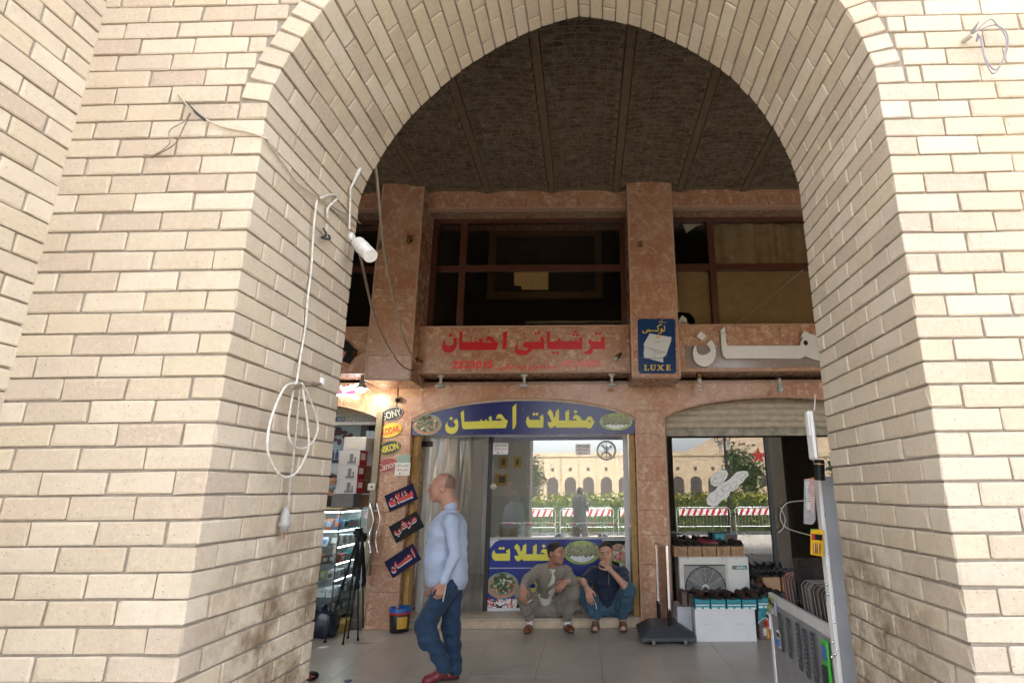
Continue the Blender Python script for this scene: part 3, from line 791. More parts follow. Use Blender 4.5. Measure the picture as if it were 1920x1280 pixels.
RED2 = [Z(p, 960, 605, 10.667) for p in (
 [(125,385),(90,420),(60,490),(55,560),(75,610),(120,640),(190,650),(270,640),(340,605),(385,560),(400,530),(645,530),(640,330),(620,262),(555,310),(590,375),(245,385),(215,470),(240,495),(310,510),(320,525),(290,545),(200,548),(140,540),(110,510),(108,460)],
 [(475,172),(507,208),(475,243),(440,208)], [(542,172),(576,208),(542,243),(509,208)],
 [(755,150),(695,190),(700,470),(720,520),(750,530),(1408,530),(1405,330),(1385,275),(1325,325),(1345,372),(1305,370),(1270,330),(1240,368),(1195,368),(1170,330),(1140,365),(1100,375),(1000,375),(970,350),(965,298),(920,325),(900,370),(880,375),(760,375)],
 [(1272,148),(1308,182),(1272,213),(1238,182)],[(1234,205),(1268,238),(1234,272),(1197,238)],[(1308,207),(1340,238),(1308,272),(1274,238)],
 [(835,568),(868,605),(835,640),(798,605)],[(905,568),(940,605),(905,640),(870,605)],
 [(1860,525),(1620,525),(1615,570),(1590,610),(1530,638),(1460,625),(1415,595),(1470,575),(1530,540),(1570,500),(1575,460),(1550,425),(1515,385),(1560,318),(1600,372),(1790,372),(1770,310),(1830,258),(1850,320)],
 [(1680,182),(1713,215),(1680,252),(1643,215)],[(1757,182),(1790,215),(1757,252),(1724,215)])]
YEL_A = [Z(p, 765, 745, 8.727) for p in (
 [(645,398),(620,430),(608,480),(615,540),(650,580),(710,597),(770,580),(808,540),(825,470),(820,390),(797,343),(740,385),(770,430),(775,460),(750,485),(700,492),(665,475),(650,440)],
 [(710,308),(735,340),(710,372),(670,345)],
 [(915,205),(862,245),(885,490),(915,518),(950,517),(1200,507),(1600,498),(1635,375),(1590,355),(1560,310),(1530,275),(1490,268),(1455,290),(1440,355),(1470,342),(1510,345),(1545,375),(1372,378),(1370,330),(1357,297),(1315,330),(1335,382),(1300,385),(1280,348),(1250,382),(1215,382),(1200,350),(1175,385),(1140,388),(920,395)],
 [(1772,95),(1710,155),(1712,525),(1755,480),(1770,430)])]
YEL_M = [Z(p, 975, 745, 8.727) for p in (
 [(140,295),(110,330),(97,390),(110,450),(145,490),(380,492),(385,340),(375,272),(315,320),(345,362),(165,365),(145,340)],
 [(232,240),(256,270),(232,300),(198,270)],[(278,240),(308,270),(278,300),(254,270)],
 [(490,190),(455,230),(450,260),(480,300),(500,345),(520,400),(452,402),(460,450),(490,497),(530,495),(560,470),(572,455),(590,490),(1080,490),(1135,510),(1170,490),(1220,400),(1195,370),(1185,330),(1150,305),(1110,315),(1075,370),(1020,375),(990,330),(960,295),(910,278),(880,300),(862,355),(900,345),(940,375),(800,375),(803,250),(797,195),(742,235),(745,375),(635,375),(640,240),(635,185),(585,225),(575,300),(550,340),(540,260),(520,220)],
 [(912,198),(945,232),(912,265),(880,230)])]
HOLE_M = Z([(1135,362),(1160,385),(1150,410),(1115,385)], 975, 745, 8.727)
WHITE_H = [Z(p, 1285, 600, 7.68) for p in (
 [(155,362),(120,400),(107,480),(120,560),(170,630),(250,670),(330,655),(400,600),(435,520),(440,430),(420,350),(375,278),(300,345),(350,395),(368,430),(340,470),(300,490),(250,505),(195,490),(165,450),(160,400)],
 [(225,158),(303,225),(245,295),(162,232)],
 [(572,95),(508,145),(525,420),(545,510),(590,552),(1660,552),(1730,518),(1760,530),(1820,555),(1990,600),(1990,250),(1880,220),(1790,195),(1760,170),(1710,160),(1680,200),(1665,250),(1705,240),(1670,290),(1655,340),(1658,368),(610,368),(590,330),(580,250)])]
def unit(polys, more=()):
    a = np.array([q for p in polys for q in p]); lo, hi = a.min(0), a.max(0)
    f = lambda p: [((x-lo[0])/(hi[0]-lo[0]), 1-(y-lo[1])/(hi[1]-lo[1])) for x, y in p]
    return [f(p) for p in polys], [f(p) for p in more]
M_SIGNRED = mat('sign_red_vinyl', hexc('c8121d')[:3], .35, var=.05)
M_SIGNRED2 = mat('sign_light_red_vinyl', hexc('ec2a30')[:3], .4, var=.08)
M_FADED = mat('faded_red_vinyl', hexc('e57f7c')[:3], .5, var=.15)
M_YEL = mat('sign_yellow', (.70,.66,.07), .35, var=.06)
M_BLUE = mat('sign_blue', (.012,.018,.13), .25, var=.15, vscale=6)
M_BLUE2 = mat('poster_blue', (.012,.03,.22), .3, var=.25, vscale=7)
M_NAVY = mat('navy_board', (.010,.010,.05), .6, spec=.2); M_BLACK = mat('black_board', (.006,.006,.007), .55, spec=.25)
M_PAPER = mat('white_paper', (.78,.78,.76), .7, var=.04); M_INK = mat('black_ink', (.01,.01,.01), .6, var=0)
M_GOLDY = mat('sign_gold_yellow', (.72,.52,.05), .4, var=.05)
def flat(polys, Y, m, parent, name='lettering', t=.003, side=None):
    k = MB()
    for i, p in enumerate(polys): k.prism([P(u, v, Y - i*.0002) for u, v in p], (0, t, 0))
    return k.build(name, m, parent)
bands = sorted([o for o in bld.children if o.name.startswith('sign_band')], key=lambda o: WM[o.name].translation.x)
band = bands[1]
flat(RED1 + RED2, YS-.004, M_SIGNRED, band)
# telephone numbers and the small line between them
def text_at(s, u0, u1, v0, v1, Y, m, parent, bold=0., name='lettering', rot=0., spacing=1., keep=False):
    a, b = P((u0+u1)/2, (v0+v1)/2, Y), P((u0+u1)/2+10, (v0+v1)/2, Y)
    w = (P(u1, v0, Y)-P(u0, v0, Y)).length; h = (P(u0, v1, Y)-P(u0, v0, Y)).length
    M = frame_M(a, (math.cos(rot), 0, math.sin(rot)), (-math.sin(rot), 0, math.cos(rot)))
    return put_text(s, M, 1, m, parent, bold, .0015, w, None if keep else h, spacing, name)
text_at('2223015', 848, 924, 676, 690.5, YS-.003, M_SIGNRED2, band, .028)
text_at('4924480', 1051, 1128, 674, 689, YS-.003, M_FADED, band, .028)
text_at(shape_ar('سيد احسان سيد عباس'), 938, 1044, 680, 694, YS-.003, M_SIGNRED2, band, .022)
# raised white letters on the right band, with their mounting plate
lt = thing('letter_sign', 'large raised white letters on the marble band over the shoe shop', 'letters', P(1400, 690, YS-.03))
a = P(1285, 648, YS-.006); b = P(1540, 688, YS-.006)
k = MB(); k.rbox((a.x, YS-.012, b.z), (b.x+.3, YS-.002, a.z), .002); pl = k.build('mounting_plate', mat('plate_acrylic', (.30,.24,.21), .12, var=.1), lt)
for u, v in ((1343,649),(1345,685),(1452,685),(1548,685)):
    c = P(u, v, YS-.014); k = MB(); k.cyl(c, c+Vector((0,-.01,0)), .012, .009, 12); k.build('screw', M_GALV, pl)
M_LETW = mat('white_acrylic', (.72,.70,.66), .3, var=.04)
for p in WHITE_H:
    k = MB(); k.prism([P(u, v, YS-.065) for u, v in p], (0, .03, 0)); k.build('letter', M_LETW, lt)
c = P(1510.7, 642.5, YS-.0665); k = MB(); k.prism([c+Vector((.03*math.cos(t*.6283), 0, .035*math.sin(t*.6283))) for t in range(10)], (0, .001, 0)); k.build('letter_opening_patch', mat('hole_shade', (.02,.015,.012), .9), lt)  # dark disc laid on the letter in place of its shaded hole
# black letter shape and brass lamp on the left band
k = MB(); k.prism([P(u, v, YS-.05) for u, v in ((640,633),(652,640),(660,650),(665,660),(660,672),(653,681),(640,676),(650,660),(640,655))], (0, .03, 0))
top(k.build('letter_sign', M_BLACK), 'black raised letter on the marble band left of the first pilaster', 'letters')
# ------------------------------------------------------------------ arched blue sign over the pickle shop
sg = thing('shop_sign', 'arched dark blue sign with yellow letters and two food pictures above the door', 'sign', P(985, 815, YW))
x0, x1 = PIER[1][1]+.012, PIER[2][0]-.012; YA = YW+.01
zb = P(985, 814, YA).z
pts = [(x0, YA, zb)] + [(x0+(x1-x0)*i/40, YA, arch_z(i/40, ARCH_S-.0, ARCH_R)-.028) for i in range(41)] + [(x1, YA, zb)]
xm = P(979, 800, YA).x
lp_ = [q for q in pts if q[0] <= xm]; 
k = MB(); k.prism([q for q in pts if q[0] < xm-.0004] + [(xm-.0004, YA, arch_z((xm-x0)/(x1-x0), ARCH_S, ARCH_R)-.028), (xm-.0004, YA, zb)], (0, .02, 0)); k.build('panel', M_BLUE, sg)
k = MB(); k.prism([(xm+.0004, YA, zb), (xm+.0004, YA, arch_z((xm-x0)/(x1-x0), ARCH_S, ARCH_R)-.028)] + [q for q in pts if q[0] > xm+.0004], (0, .02, 0)); k.build('panel', M_BLUE, sg)
k = MB(); k.tube([(q[0], YA-.006, q[2]+.008) for q in pts[1:-1]], .012, 6); k.build('trim', mat('cream_plastic_trim', (.55,.48,.40), .5), sg)
flat(YEL_A + YEL_M, YA-.004, M_YEL, sg); flat([HOLE_M], YA-.006, M_BLUE, sg, 'letter_opening_patch', .0008)
for u, v in ((1050,756),(1099,758),(1137,763),(885,812),(932,812),(1041,812),(1086,811),(1134,812),(1162,811),(860,771),(830,780),(929,755)):
    c = P(u, v, YA); k = MB(); k.cyl(c, c+Vector((0,-.006,0)), .012, .008, 8); k.build('rivet', mat('dark_rivet', (.03,.03,.06), .4), sg)
# printed food pictures
PR_ = [mat('print_'+n, c, .35, var=.25, vscale=60) for n, c in (('glow', (.20,.28,.22)),('plate', (.55,.22,.12)),('dish', (.24,.22,.16)),('green', (.06,.12,.03)),('leaf', (.03,.09,.03)),('cauliflower', (.55,.55,.44)),('orange', (.50,.14,.05)),('olive', (.17,.18,.09)),('olive_dark', (.05,.05,.025)),('bowl', (.72,.78,.80)),('olive_light', (.28,.29,.16)),('halo', (.30,.40,.10)),('pink', (.62,.18,.25)),('red', (.55,.03,.03)))]
def ell(M, cx, cy, rx, ry, z, mi, k, n=18, rot=0.):
    ca, sa = math.cos(rot), math.sin(rot)
    k.add([M @ Vector((cx + rx*math.cos(t)*ca - ry*math.sin(t)*sa, cy + rx*math.cos(t)*sa + ry*math.sin(t)*ca, z)) for t in [2*math.pi*i/n for i in range(n)]], [tuple(range(n))], mi)
def salad(M, w, h, parent, seed=1):
    rs = random.Random(seed); k = MB(); ell(M, 0, 0, w*.53, h*.54, .0006, 0, k, 28); ell(M, 0, -h*.03, w*.48, h*.46, .0009, 1, k, 28); ell(M, 0, 0, w*.44, h*.40, .0012, 2, k, 28)
    z = .0015
    for i in range(120):
        r = math.sqrt(rs.random())*.9; t = rs.random()*6.283; x = w*.42*r*math.cos(t); y = h*.40*r*math.sin(t)+h*.04
        s = rs.uniform(.03, .075)*w; mi = rs.choice([3,3,4,4,4,5,5,2,6,3,8]); ell(M, x, y, s, s*rs.uniform(.4,.8), z, mi, k, 8, rs.random()*3); z += .00001
    for i in range(14): ell(M, (rs.random()-.5)*w*.3-.02*w, h*.42+rs.uniform(-.1,.08)*h, .05*w, .02*w, z, 4, k, 6, rs.random()*3)
    return k.build('food_picture', PR_, parent)
def olives(M, w, h, parent, seed=2):
    rs = random.Random(seed); k = MB()
    ell(M, 0, .02*h, w*.52, h*.5, .0006, 11, k, 30)
    n = 24; pts = [(-w*.48, h*.05)] + [(-w*.48+w*.96*i/n, -h*.44*math.sin(math.pi*i/n)**.75+h*.05) for i in range(1, n)] + [(w*.48, h*.05)]
    pts += [(w*.44*math.cos(math.pi*i/12), h*.06+h*.12*math.sin(math.pi*i/12)) for i in range(13)]
    k.add([M @ Vector((x, y, .0010)) for x, y in pts], [tuple(range(len(pts)))], 9)
    z = .0014; rows = [(.40,.34,3),(.30,.30,5),(.20,.36,7),(.10,.40,8),(.0,.42,8),(-.08,.38,7)]
    for yy, hw, n in rows:
        for i in range(n):
            x = (i/(n-1)-.5)*2*hw*w*.95 + rs.uniform(-.02,.02)*w; y = yy*h*.85+rs.uniform(-.03,.03)*h; s = w*.062
            ell(M, x, y, s, s*1.02, z, rs.choice([7,7,10]), k, 10); ell(M, x-s*.2, y+s*.3, s*.5, s*.4, z+.00004, 10, k, 7)
            if rs.random() < .5: ell(M, x+s*.3, y-s*.2, s*.34, s*.3, z+.00008, 8, k, 7)
            z += .00012
    return k.build('food_picture', PR_, parent)
def fM(u, v, Y): return frame_M(P(u, v, Y), (1,0,0), (0,0,1))
def pxm(Y, v=800): return (P(1000, v, Y)-P(999, v, Y)).length
salad(fM(801, 796, YA-.001), 52*pxm(YA), 36*pxm(YA), sg, 1); olives(fM(1155, 791, YA-.001), 60*pxm(YA), 32*pxm(YA), sg, 2)
# ------------------------------------------------------------------ lower posters on the shop front under the window
YPO = YG-.02
def quad_at(pts, Y, m, parent, name, t=.006):
    k = MB(); k.prism([P(u, v, Y) for u, v in pts], (0, t, 0)); return k.build(name, m, parent)
po = thing('window_poster', 'torn blue poster with yellow letters, salad and olives filling the lower shop window', 'poster', P(1030, 1140, YPO))
quad_at([(928,1016),(938,1011),(1125,1008),(1129,1012),(1130,1125),(913,1125),(917,1065),(917,1030)], YPO, M_BLUE2, po, 'sheet')
f = lambda p: [(922+(u-986.1)*1.045, 1050.7+(v-801.4)*.92) for u, v in p]
flat([f(p) for p in YEL_M], YPO-.003, M_YEL, po)
k = MB(); k.prism([P(u, v, YPO-.002) for u, v in ((917,1063.5),(1060,1063),(1060,1065.3),(917,1065.5))], (0,.001,0)); k.build('fold_line', mat('poster_crease', (.35,.38,.52), .5), po)
salad(fM(942, 1097, YPO-.001), 54*pxm(YPO), 40*pxm(YPO), po, 5); olives(fM(1091, 1036, YPO-.001), 62*pxm(YPO), 40*pxm(YPO), po, 6)
g_ = lambda p: [(985+(u-834)*.98, 1112+(v-813)*.86) for u, v in p]
flat([g_(p) for p in YEL_A], YPO-.003, M_YEL, po)
po2 = thing('window_poster', 'black poster with a yellow bordered picture of pickles, right of the blue one', 'poster', P(1160, 1140, YPO))
quad_at([(1131,1013),(1180,1013),(1183,1125),(1131,1125)], YPO+.001, M_BLACK, po2, 'sheet')
k = MB(); M0 = fM(1157, 1045, YPO-.001); rs = random.Random(4); s = pxm(YPO)
pts = [(-27,20),(-16,24),(-8,20),(2,24),(12,21),(20,26),(20,10),(23,0),(18,-10),(21,-18),(17,-28),(12,-24),(9,-17),(2,-8),(-8,-5),(-20,-2)]
k.add([M0 @ Vector((x*s, y*s, .0005)) for x, y in pts], [tuple(range(len(pts)))], 11); z = .001
for i in range(95):
    x = rs.uniform(-22, 17); y = rs.uniform(-3, 20) if x < 6 else rs.uniform(-20, 21); r_ = rs.uniform(2, 3.8); ell(M0, x*s, y*s, r_*s, r_*.85*s, z, rs.choice([5,9,12,12,2,13,10]), k, 9, rs.random()*3); z += .00002
k.build('food_picture', PR_, po2)
po3 = thing('window_poster', 'narrow strip of red and white pickle pictures along the bottom of the shop window', 'poster', P(945, 1140, YPO))
quad_at([(911,1126),(1183,1126),(1183,1139),(911,1139)], YPO, M_BLACK, po3, 'sheet')
k = MB(); rs = random.Random(9); z = .0006; M0 = fM(940, 1131, YPO-.001)
for half in (0, 1):
    k = MB()
    for i in range(95 if half == 0 else 45):
        x = rs.uniform(-28, 26) if half == 0 else rs.uniform(125, 160); y = rs.uniform(-6, 6); ell(M0, x*s, y*s, rs.uniform(2,6)*s, rs.uniform(1,2.2)*s, z, rs.choice([9,9,12,13,5,9,1]), k, 8, rs.random()*3); z += .00002
    k.build('food_picture', PR_, po3)

# ------------------------------------------------------------------ three tilted boards by the door
def board(quad, polys, holes, label, m, text=None):
    Y = YW-.035; c = [P(710+x/6.4, 895+y/6.4, Y) for x, y in quad]
    o = (c[0]+c[1]+c[2]+c[3])/4; t = thing('tilted_sign', label, 'sign', o, 'tilted boards by the pickle shop door')
    ex = (c[1]-c[0]+c[2]-c[3]); w = ex.length/2; ey = (c[0]-c[3]+c[1]-c[2]); h = ey.length/2; M = frame_M(o, ex, ey)
    k = MB(); k.rbox((-w/2, -h/2, -.006), (w/2, h/2, .004), .002); k.xf(M); k.build('board', m, t)
    M_LR = mat('sign_bright_red', (.55,.025,.025), .4, var=.05); M_LW = mat('sign_pale_shadow', (.55,.62,.68), .4, var=.05)
    for dx, dy, dz, mm, nm in ((-.007, -.014, .0055, M_LW, 'letter_shadow'), (0, 0, .008, M_LR, 'lettering')):
        if text: put_text(text, M @ Matrix.Translation((dx, dy+.02, dz)), 1, mm, t, .045, 0, w*.80, h*.60, 1., nm)
        else:
            k = MB()
            for i, p in enumerate(polys): k.prism([M @ Vector(((x-.5)*w*.84+dx, (y-.5)*h*.62+h*.04+dy, dz+i*.0002)) for x, y in p], M.to_3x3() @ Vector((0,0,-.002)))
            k.build(nm, mm, t)
board([(75,215),(415,62),(467,260),(125,412)], *unit(YEL_M), 'topmost tilted navy board with red letters by the door', M_NAVY)
board([(135,580),(475,388),(530,595),(195,795)], None, None, 'middle tilted black board with red letters by the door', M_BLACK, shape_ar('طرشي'))
board([(85,995),(432,782),(487,985),(150,1222)], *unit(YEL_A), 'lowest tilted navy board with red letters by the door', M_NAVY)
# ------------------------------------------------------------------ oval stickers on the pier
M_REDOV = mat('oval_red', (.33,.05,.04), .4); M_YELOV = mat('oval_yellow', (.72,.50,.06), .4); M_CHAR = mat('oval_charcoal', (.02,.022,.025), .35)
M_RLET = mat('red_lettering', (.5,.02,.02), .4, var=0); M_GLET = mat('gold_lettering', (.65,.58,.05), .4, var=0); M_PLET = mat('pale_lettering', (.62,.62,.58), .4, var=0)
def oval(u, v, word, mb, ml, label, bold, ang=16, sx=1., serif=False):
    Y = YW-.008; c = P(u, v, Y); s = pxm(Y); a = R(ang); t = thing('oval_sign', label, 'sign', c, 'oval signs on the marble pier')
    M = frame_M(c, (math.cos(a),0,math.sin(a)), (-math.sin(a),0,math.cos(a)))
    k = MB(); n = 36; k.prism([M @ Vector((21.3*s*math.cos(2*math.pi*i/n), 13*s*math.sin(2*math.pi*i/n), .004)) for i in range(n)], M.to_3x3() @ Vector((0,0,-.008))); k.build('plate', mb, t)
    k = MB(); k.tube([M @ Vector((20.6*s*math.cos(2*math.pi*i/n), 12.3*s*math.sin(2*math.pi*i/n), .004)) for i in range(n)], .0022, 5, closed=True); k.build('rim', ml if mb is not M_YELOV else M_YELOV, t)
    put_text(word, M @ Matrix.Translation((0, -.002, .0048)), 1, ml, t, bold, 0, 34*s*sx, 13*s)
oval(735, 776, 'SONY', M_CHAR, M_PLET, 'charcoal oval sign with pale thin lettering, topmost of four', .0)
oval(732.8, 806.5, 'KODAK', M_YELOV, M_RLET, 'yellow oval sign with red lettering', .035)
oval(729.8, 839.5, 'NIKON', M_CHAR, M_GLET, 'dark oval sign with yellow lettering', .03)
oval(725.5, 872.4, 'Canon', M_REDOV, M_PLET, 'dull red oval sign with pale lettering, lowest of four', .0)
# ------------------------------------------------------------------ price notices
def notice(u0, v0, u1, v1, Y, label, tab=False):
    a, b = P(u0, v0, Y), P(u1, v1, Y); t = thing('price_notice', label, 'notice', ((a.x+b.x)/2, Y, b.z), 'printed price notices')
    k = MB(); k.box((a.x, Y, b.z), (b.x, Y+.0015, a.z)); k.build('paper', M_PAPER, t); h = v1-v0
    text_at(shape_ar('تورشي مشكل'), u0+2, u1-2, v0+h*.10, v0+h*.36, Y-.001, M_INK, t, .02); text_at(shape_ar('طرشي مشكل'), u0+2, u1-2, v0+h*.42, v0+h*.68, Y-.001, M_RLET, t, .02)
    text_at('٤٠٠٠', u0+7, u1-7, v0+h*.76, v0+h*.93, Y-.001, M_INK, t, .02)
    if tab:
        c = P(u0+1, v0-15, Y+.001); k = MB(); k.box((c.x+.02, Y+.002, a.z-.02), (b.x-.01, Y+.004, c.z)); k.build('backing_card', mat('teal_card', (.30,.42,.38), .6), t)
notice(741.5, 867, 768, 891, YW-.028, 'white price notice with a teal card on the marble pier, overlapping the red oval', True)
notice(924.7, 830, 952.5, 851, YG-.012, 'white price notice on the pickle shop window, next to the door')
notice(1079, 832, 1107, 852, YG-.012, 'white price notice on the pickle shop window, beside the round fan')
# ------------------------------------------------------------------ blue enamel plate on the right pilaster
Yl = YP-.012; lx = thing('enamel_sign', 'blue enamel plate with yellow writing and a white folded card on the marble pilaster', 'sign', P(1232, 700, Yl))
zq = lambda pts: [(1120+x/8, 580+y/8) for x, y in pts]
k = MB(); k.prism([P(u, v, Yl) for u, v in zq([(603,138),(1165,140),(1186,962),(618,960)])], (0, .006, 0)); k.build('plate', mat('enamel_blue', (.014,.045,.14), .2, var=.12, vscale=9), lx)
M_CARD = mat('card_white', (.60,.61,.60), .5, var=.05)
flat([zq([(785,360),(1110,415),(1105,470),(1030,690),(700,560),(695,520)])], Yl-.003, M_CARD, lx, 'card'); flat([zq([(705,562),(1028,640),(1020,690),(985,720),(990,795),(760,735),(700,720),(695,640)])], Yl-.002, M_CARD, lx, 'card')
text_at('LUXE', 1226, 1238, 639, 642, Yl-.005, mat('pale_red_ink', (.5,.2,.15), .6), lx, 0)
k = MB(); k.tube([P(u, v, Yl-.005) for u, v in zq([(700,560),(820,590),(1020,650)])], .003, 5); k.tube([P(u, v, Yl-.005) for u, v in zq([(820,590),(870,640),(850,680),(880,715)])], .003, 5); k.tube([P(u, v, Yl-.005) for u, v in zq([(870,640),(920,660),(1010,640)])], .003, 5); k.build('crease', mat('pencil_grey', (.2,.2,.22), .6), lx)
k = MB(); c = P(1234, 631, Yl-.0045); k.prism([c+Vector((.035*math.cos(i*.5236), 0, .022*math.sin(i*.5236))) for i in range(12)], (0,.001,0)); k.build('crest', mat('pale_orange_ink', (.62,.42,.30), .6), lx)
k = MB(); st = [[(1005,245),(1010,290),(1000,325),(985,318)],[(985,318),(960,330),(950,305),(965,290),(972,310),(955,350),(915,356)],[(970,222),(915,248),(905,262),(915,310),(895,322),(840,318),(790,325)],[(790,325),(775,300),(770,325),(745,328)],[(745,300),(742,335),(715,352),(690,345),(680,315)]]
for q in st: k.tube([P(u, v, Yl-.004) for u, v in zq(q)], .0075, 6, sub=5)
for q in [[(1035,195),(985,195),(975,180)],[(965,200),(960,165),(985,158)],[(945,200),(940,170)],[(930,205),(925,175)]]: k.tube([P(u, v, Yl-.004) for u, v in zq(q)], .0035, 5)
k.build('lettering', M_GOLDY, lx)
def ser(x, s): return [(x + p[0], p[1]) for p in s]
LUX = [[(700,830),(745,830),(745,838),(733,840),(733,900),(760,900),(772,885),(780,885),(776,912),(700,912),(700,904),(712,902),(712,840),(700,838)],
 [(790,830),(832,830),(832,838),(822,840),(822,885),(830,898),(848,898),(858,885),(858,840),(846,838),(846,830),(882,830),(882,838),(870,840),(870,890),(855,912),(820,914),(802,892),(802,840),(790,838)],
 [(897,830),(938,830),(938,838),(932,840),(950,862),(968,840),(958,838),(958,830),(1000,830),(1000,838),(988,840),(960,872),(990,902),(1000,904),(1000,912),(955,912),(955,904),(962,902),(944,882),(925,902),(935,904),(935,912),(897,912),(897,904),(908,902),(935,870),(908,840),(897,838)],
 [(1028,830),(1098,830),(1100,852),(1092,852),(1084,840),(1062,840),(1062,864),(1075,864),(1080,856),(1086,856),(1086,882),(1080,882),(1075,874),(1062,874),(1062,902),(1086,902),(1096,886),(1102,886),(1098,912),(1028,912),(1028,904),(1040,902),(1040,840),(1028,838)]]
flat([zq(p) for p in LUX], Yl-.003, M_GOLDY, lx)
for u, v in zq([(612,148),(1157,150),(1176,952),(628,948)]):
    c = P(u, v, Yl); k = MB(); k.cyl(c, c+Vector((0,-.004,0)), .008, .006, 8); k.build('screw', M_GALV, lx)
# ================================================================== pickle shop front
M_ALU = mat('white_aluminium', (.66,.68,.69), .35, var=.05); M_OCHRE = mat('ochre_wood', (.42,.25,.07), .5, var=.25, vscale=20)
M_DKMET = mat('dark_metal', (.03,.03,.032), .4, .4); M_STEEL = mat('stainless_steel', (.62,.62,.62), .22, 1., var=.05)
M_PLAST = make_glass('clear_plastic', 1.45, (.86,.86,.85), .08); M_FILM = make_glass('curtain_film', 1.75, (.88,.87,.86), .09)
def rect(u0, v0, u1, v1, Y, d, name, m, parent, r=.004):
    a, b = P(u0, v0, Y), P(u1, v1, Y); k = MB(); k.rbox((a.x, Y, b.z), (b.x, Y+d, a.z), r); return k.build(name, m, parent)
fr = thing('shopfront', 'white framed glazed front of the pickle shop, its door opening hung with clear film', 'shop front', (-.8, YG, STEP))
xL, xR = PIER[1][1]+.075, PIER[2][0]-.075; zTop = P(985, 813, YG).z + .02; zLed = P(1050, 1006, YG).z
for a, b, nm in ((PIER[1][1]+.004, xL, 'side_board'), (xR, PIER[2][0]-.004, 'side_board')):
    k = MB(); k.rbox((a, YW+.12, STEP), (b, YW+.26, zTop), .004); k.build(nm, M_OCHRE, fr)
k = MB(); k.rbox((xL, YG-.03, STEP), (xL+.07, YG+.05, zTop), .004); k.build('frame', M_ALU, fr)
k = MB(); k.rbox((xR-.065, YG-.03, STEP), (xR, YG+.05, zTop), .004); k.build('frame', M_ALU, fr)
k = MB(); k.rbox((xL+.07, YG-.03, zTop-.06), (xR-.065, YG+.05, zTop), .004); k.build('frame', M_ALU, fr)
xd = P(915, 1000, YG).x
k = MB(); k.rbox((xd-.03, YG-.03, STEP), (xd+.03, YG+.05, zTop-.06), .004); k.build('frame', M_DKMET, fr)
k = MB(); k.rbox((xd+.03, YG-.03, STEP), (xR-.065, YG+.05, STEP+.035), .004); k.build('frame', M_ALU, fr)
k = MB(); k.rbox((xd+.03, YG-.025, zLed-.03), (xR-.065, YG+.05, zLed), .004); k.build('frame', mat('grey_aluminium', (.42,.42,.42), .4), fr)
k = MB(); k.box((xd+.03, YG-.003, zLed), (xR-.065, YG+.003, zTop-.06)); k.build('pane', M_GLASS, fr)
k = MB(); k.box((xd+.03, YG, STEP+.035), (xR-.065, YG+.02, zLed-.03)); k.build('lower_panel', M_ALU, fr)
# clear film hung in the doorway: creased strips
rs = random.Random(11)
for i, (ua, ub, amp) in enumerate(((789, 822, .02), (818, 848, .06), (845, 868, .08), (864, 890, .07), (886, 913, .05))):
    a, b = P(ua, 820, YG), P(ub, 820, YG); k = MB(); nu, nv = 14, 26; vs_ = []
    ph = rs.random()*6
    for j in range(nv+1):
        tz = j/nv; z = zTop-.07 + (STEP+.01-zTop+.07)*tz
        for q in range(nu+1):
            t = q/nu; w = a.x + (b.x-a.x)*t
            y = YG-.05-.012*i + amp*.8*math.sin(t*4.2+ph+tz*1.4)*(.25+.9*tz) + .006*math.sin(t*13+tz*9+ph) - .02*math.sin(tz*3.1+ph)*amp*6
            vs_.append((w + .03*math.sin(tz*4+ph)*(t-.5), y, z))
    k.add(vs_, [(j*(nu+1)+q, j*(nu+1)+q+1, (j+1)*(nu+1)+q+1, (j+1)*(nu+1)+q) for j in range(nv) for q in range(nu)], 0, True)
    o = k.build('film_strip', M_FILM if i != 4 else mat('smoky_film', (.12,.105,.095), .12, var=.3, vscale=3, alpha=.6), fr)
k = MB(); k.box((P(795,820,YG).x, YG-.1, P(795,838,YG).z), (P(815,820,YG).x, YG-.06, P(795,828,YG).z)); k.build('door_closer', M_DKMET, fr)
c = P(925, 912, YG-.03); k = MB(); k.lathe([(.0001,0),(.036,0),(.04,.006),(.034,.014),(.0001,.014)], frame_M(c, (1,0,0), (0,0,1)), 18); k.build('door_knob', mat('beige_plastic', (.45,.38,.30), .4), fr)
# round extractor fan in the glass
fc = P(1137, 844, YG-.01); fan = thing('extractor_fan', 'round extractor fan with a pale ring set in the pickle shop glass', 'fan', fc)
FM = frame_M(fc, (1,0,0), (0,0,1)); s = pxm(YG)
k = MB(); k.lathe([(15*s,-.03),(15*s,.012),(16.5*s,.02),(18.3*s,.012),(18.5*s,-.03)], FM, 32); k.build('ring', mat('fan_plastic', (.52,.50,.45), .4), fan)
k = MB(); k.lathe([(.0001,-.02),(15*s,-.02)], FM, 24); k.build('back_plate', mat('fan_shade', (.16,.17,.16), .5), fan)
for i in range(4):
    a = i*math.pi/2+.5; k = MB(); k.add([FM @ Vector((r*s*math.cos(a+d), r*s*math.sin(a+d), z)) for r, d, z in ((3,-.5,-.012),(13.5,-.42,-.015),(14,.35,.002),(3,.5,0))], [(0,1,2,3)]); k.build('blade', mat('fan_blade', (.40,.42,.38), .4), fan)
k = MB()
for y in range(-4, 5): k.box((-3*s, y*1.5*s-.002, .004), (3*s, y*1.5*s+.002, .009))
k.box((-3.2*s, -7*s, .003), (-2.8*s, 7*s, .008)); k.box((2.8*s, -7*s, .003), (3.2*s, 7*s, .008)); k.box((-.4*s, -15*s, .002), (.4*s, 15*s, .007)); k.xf(FM); k.build('guard', M_DKMET, fan)
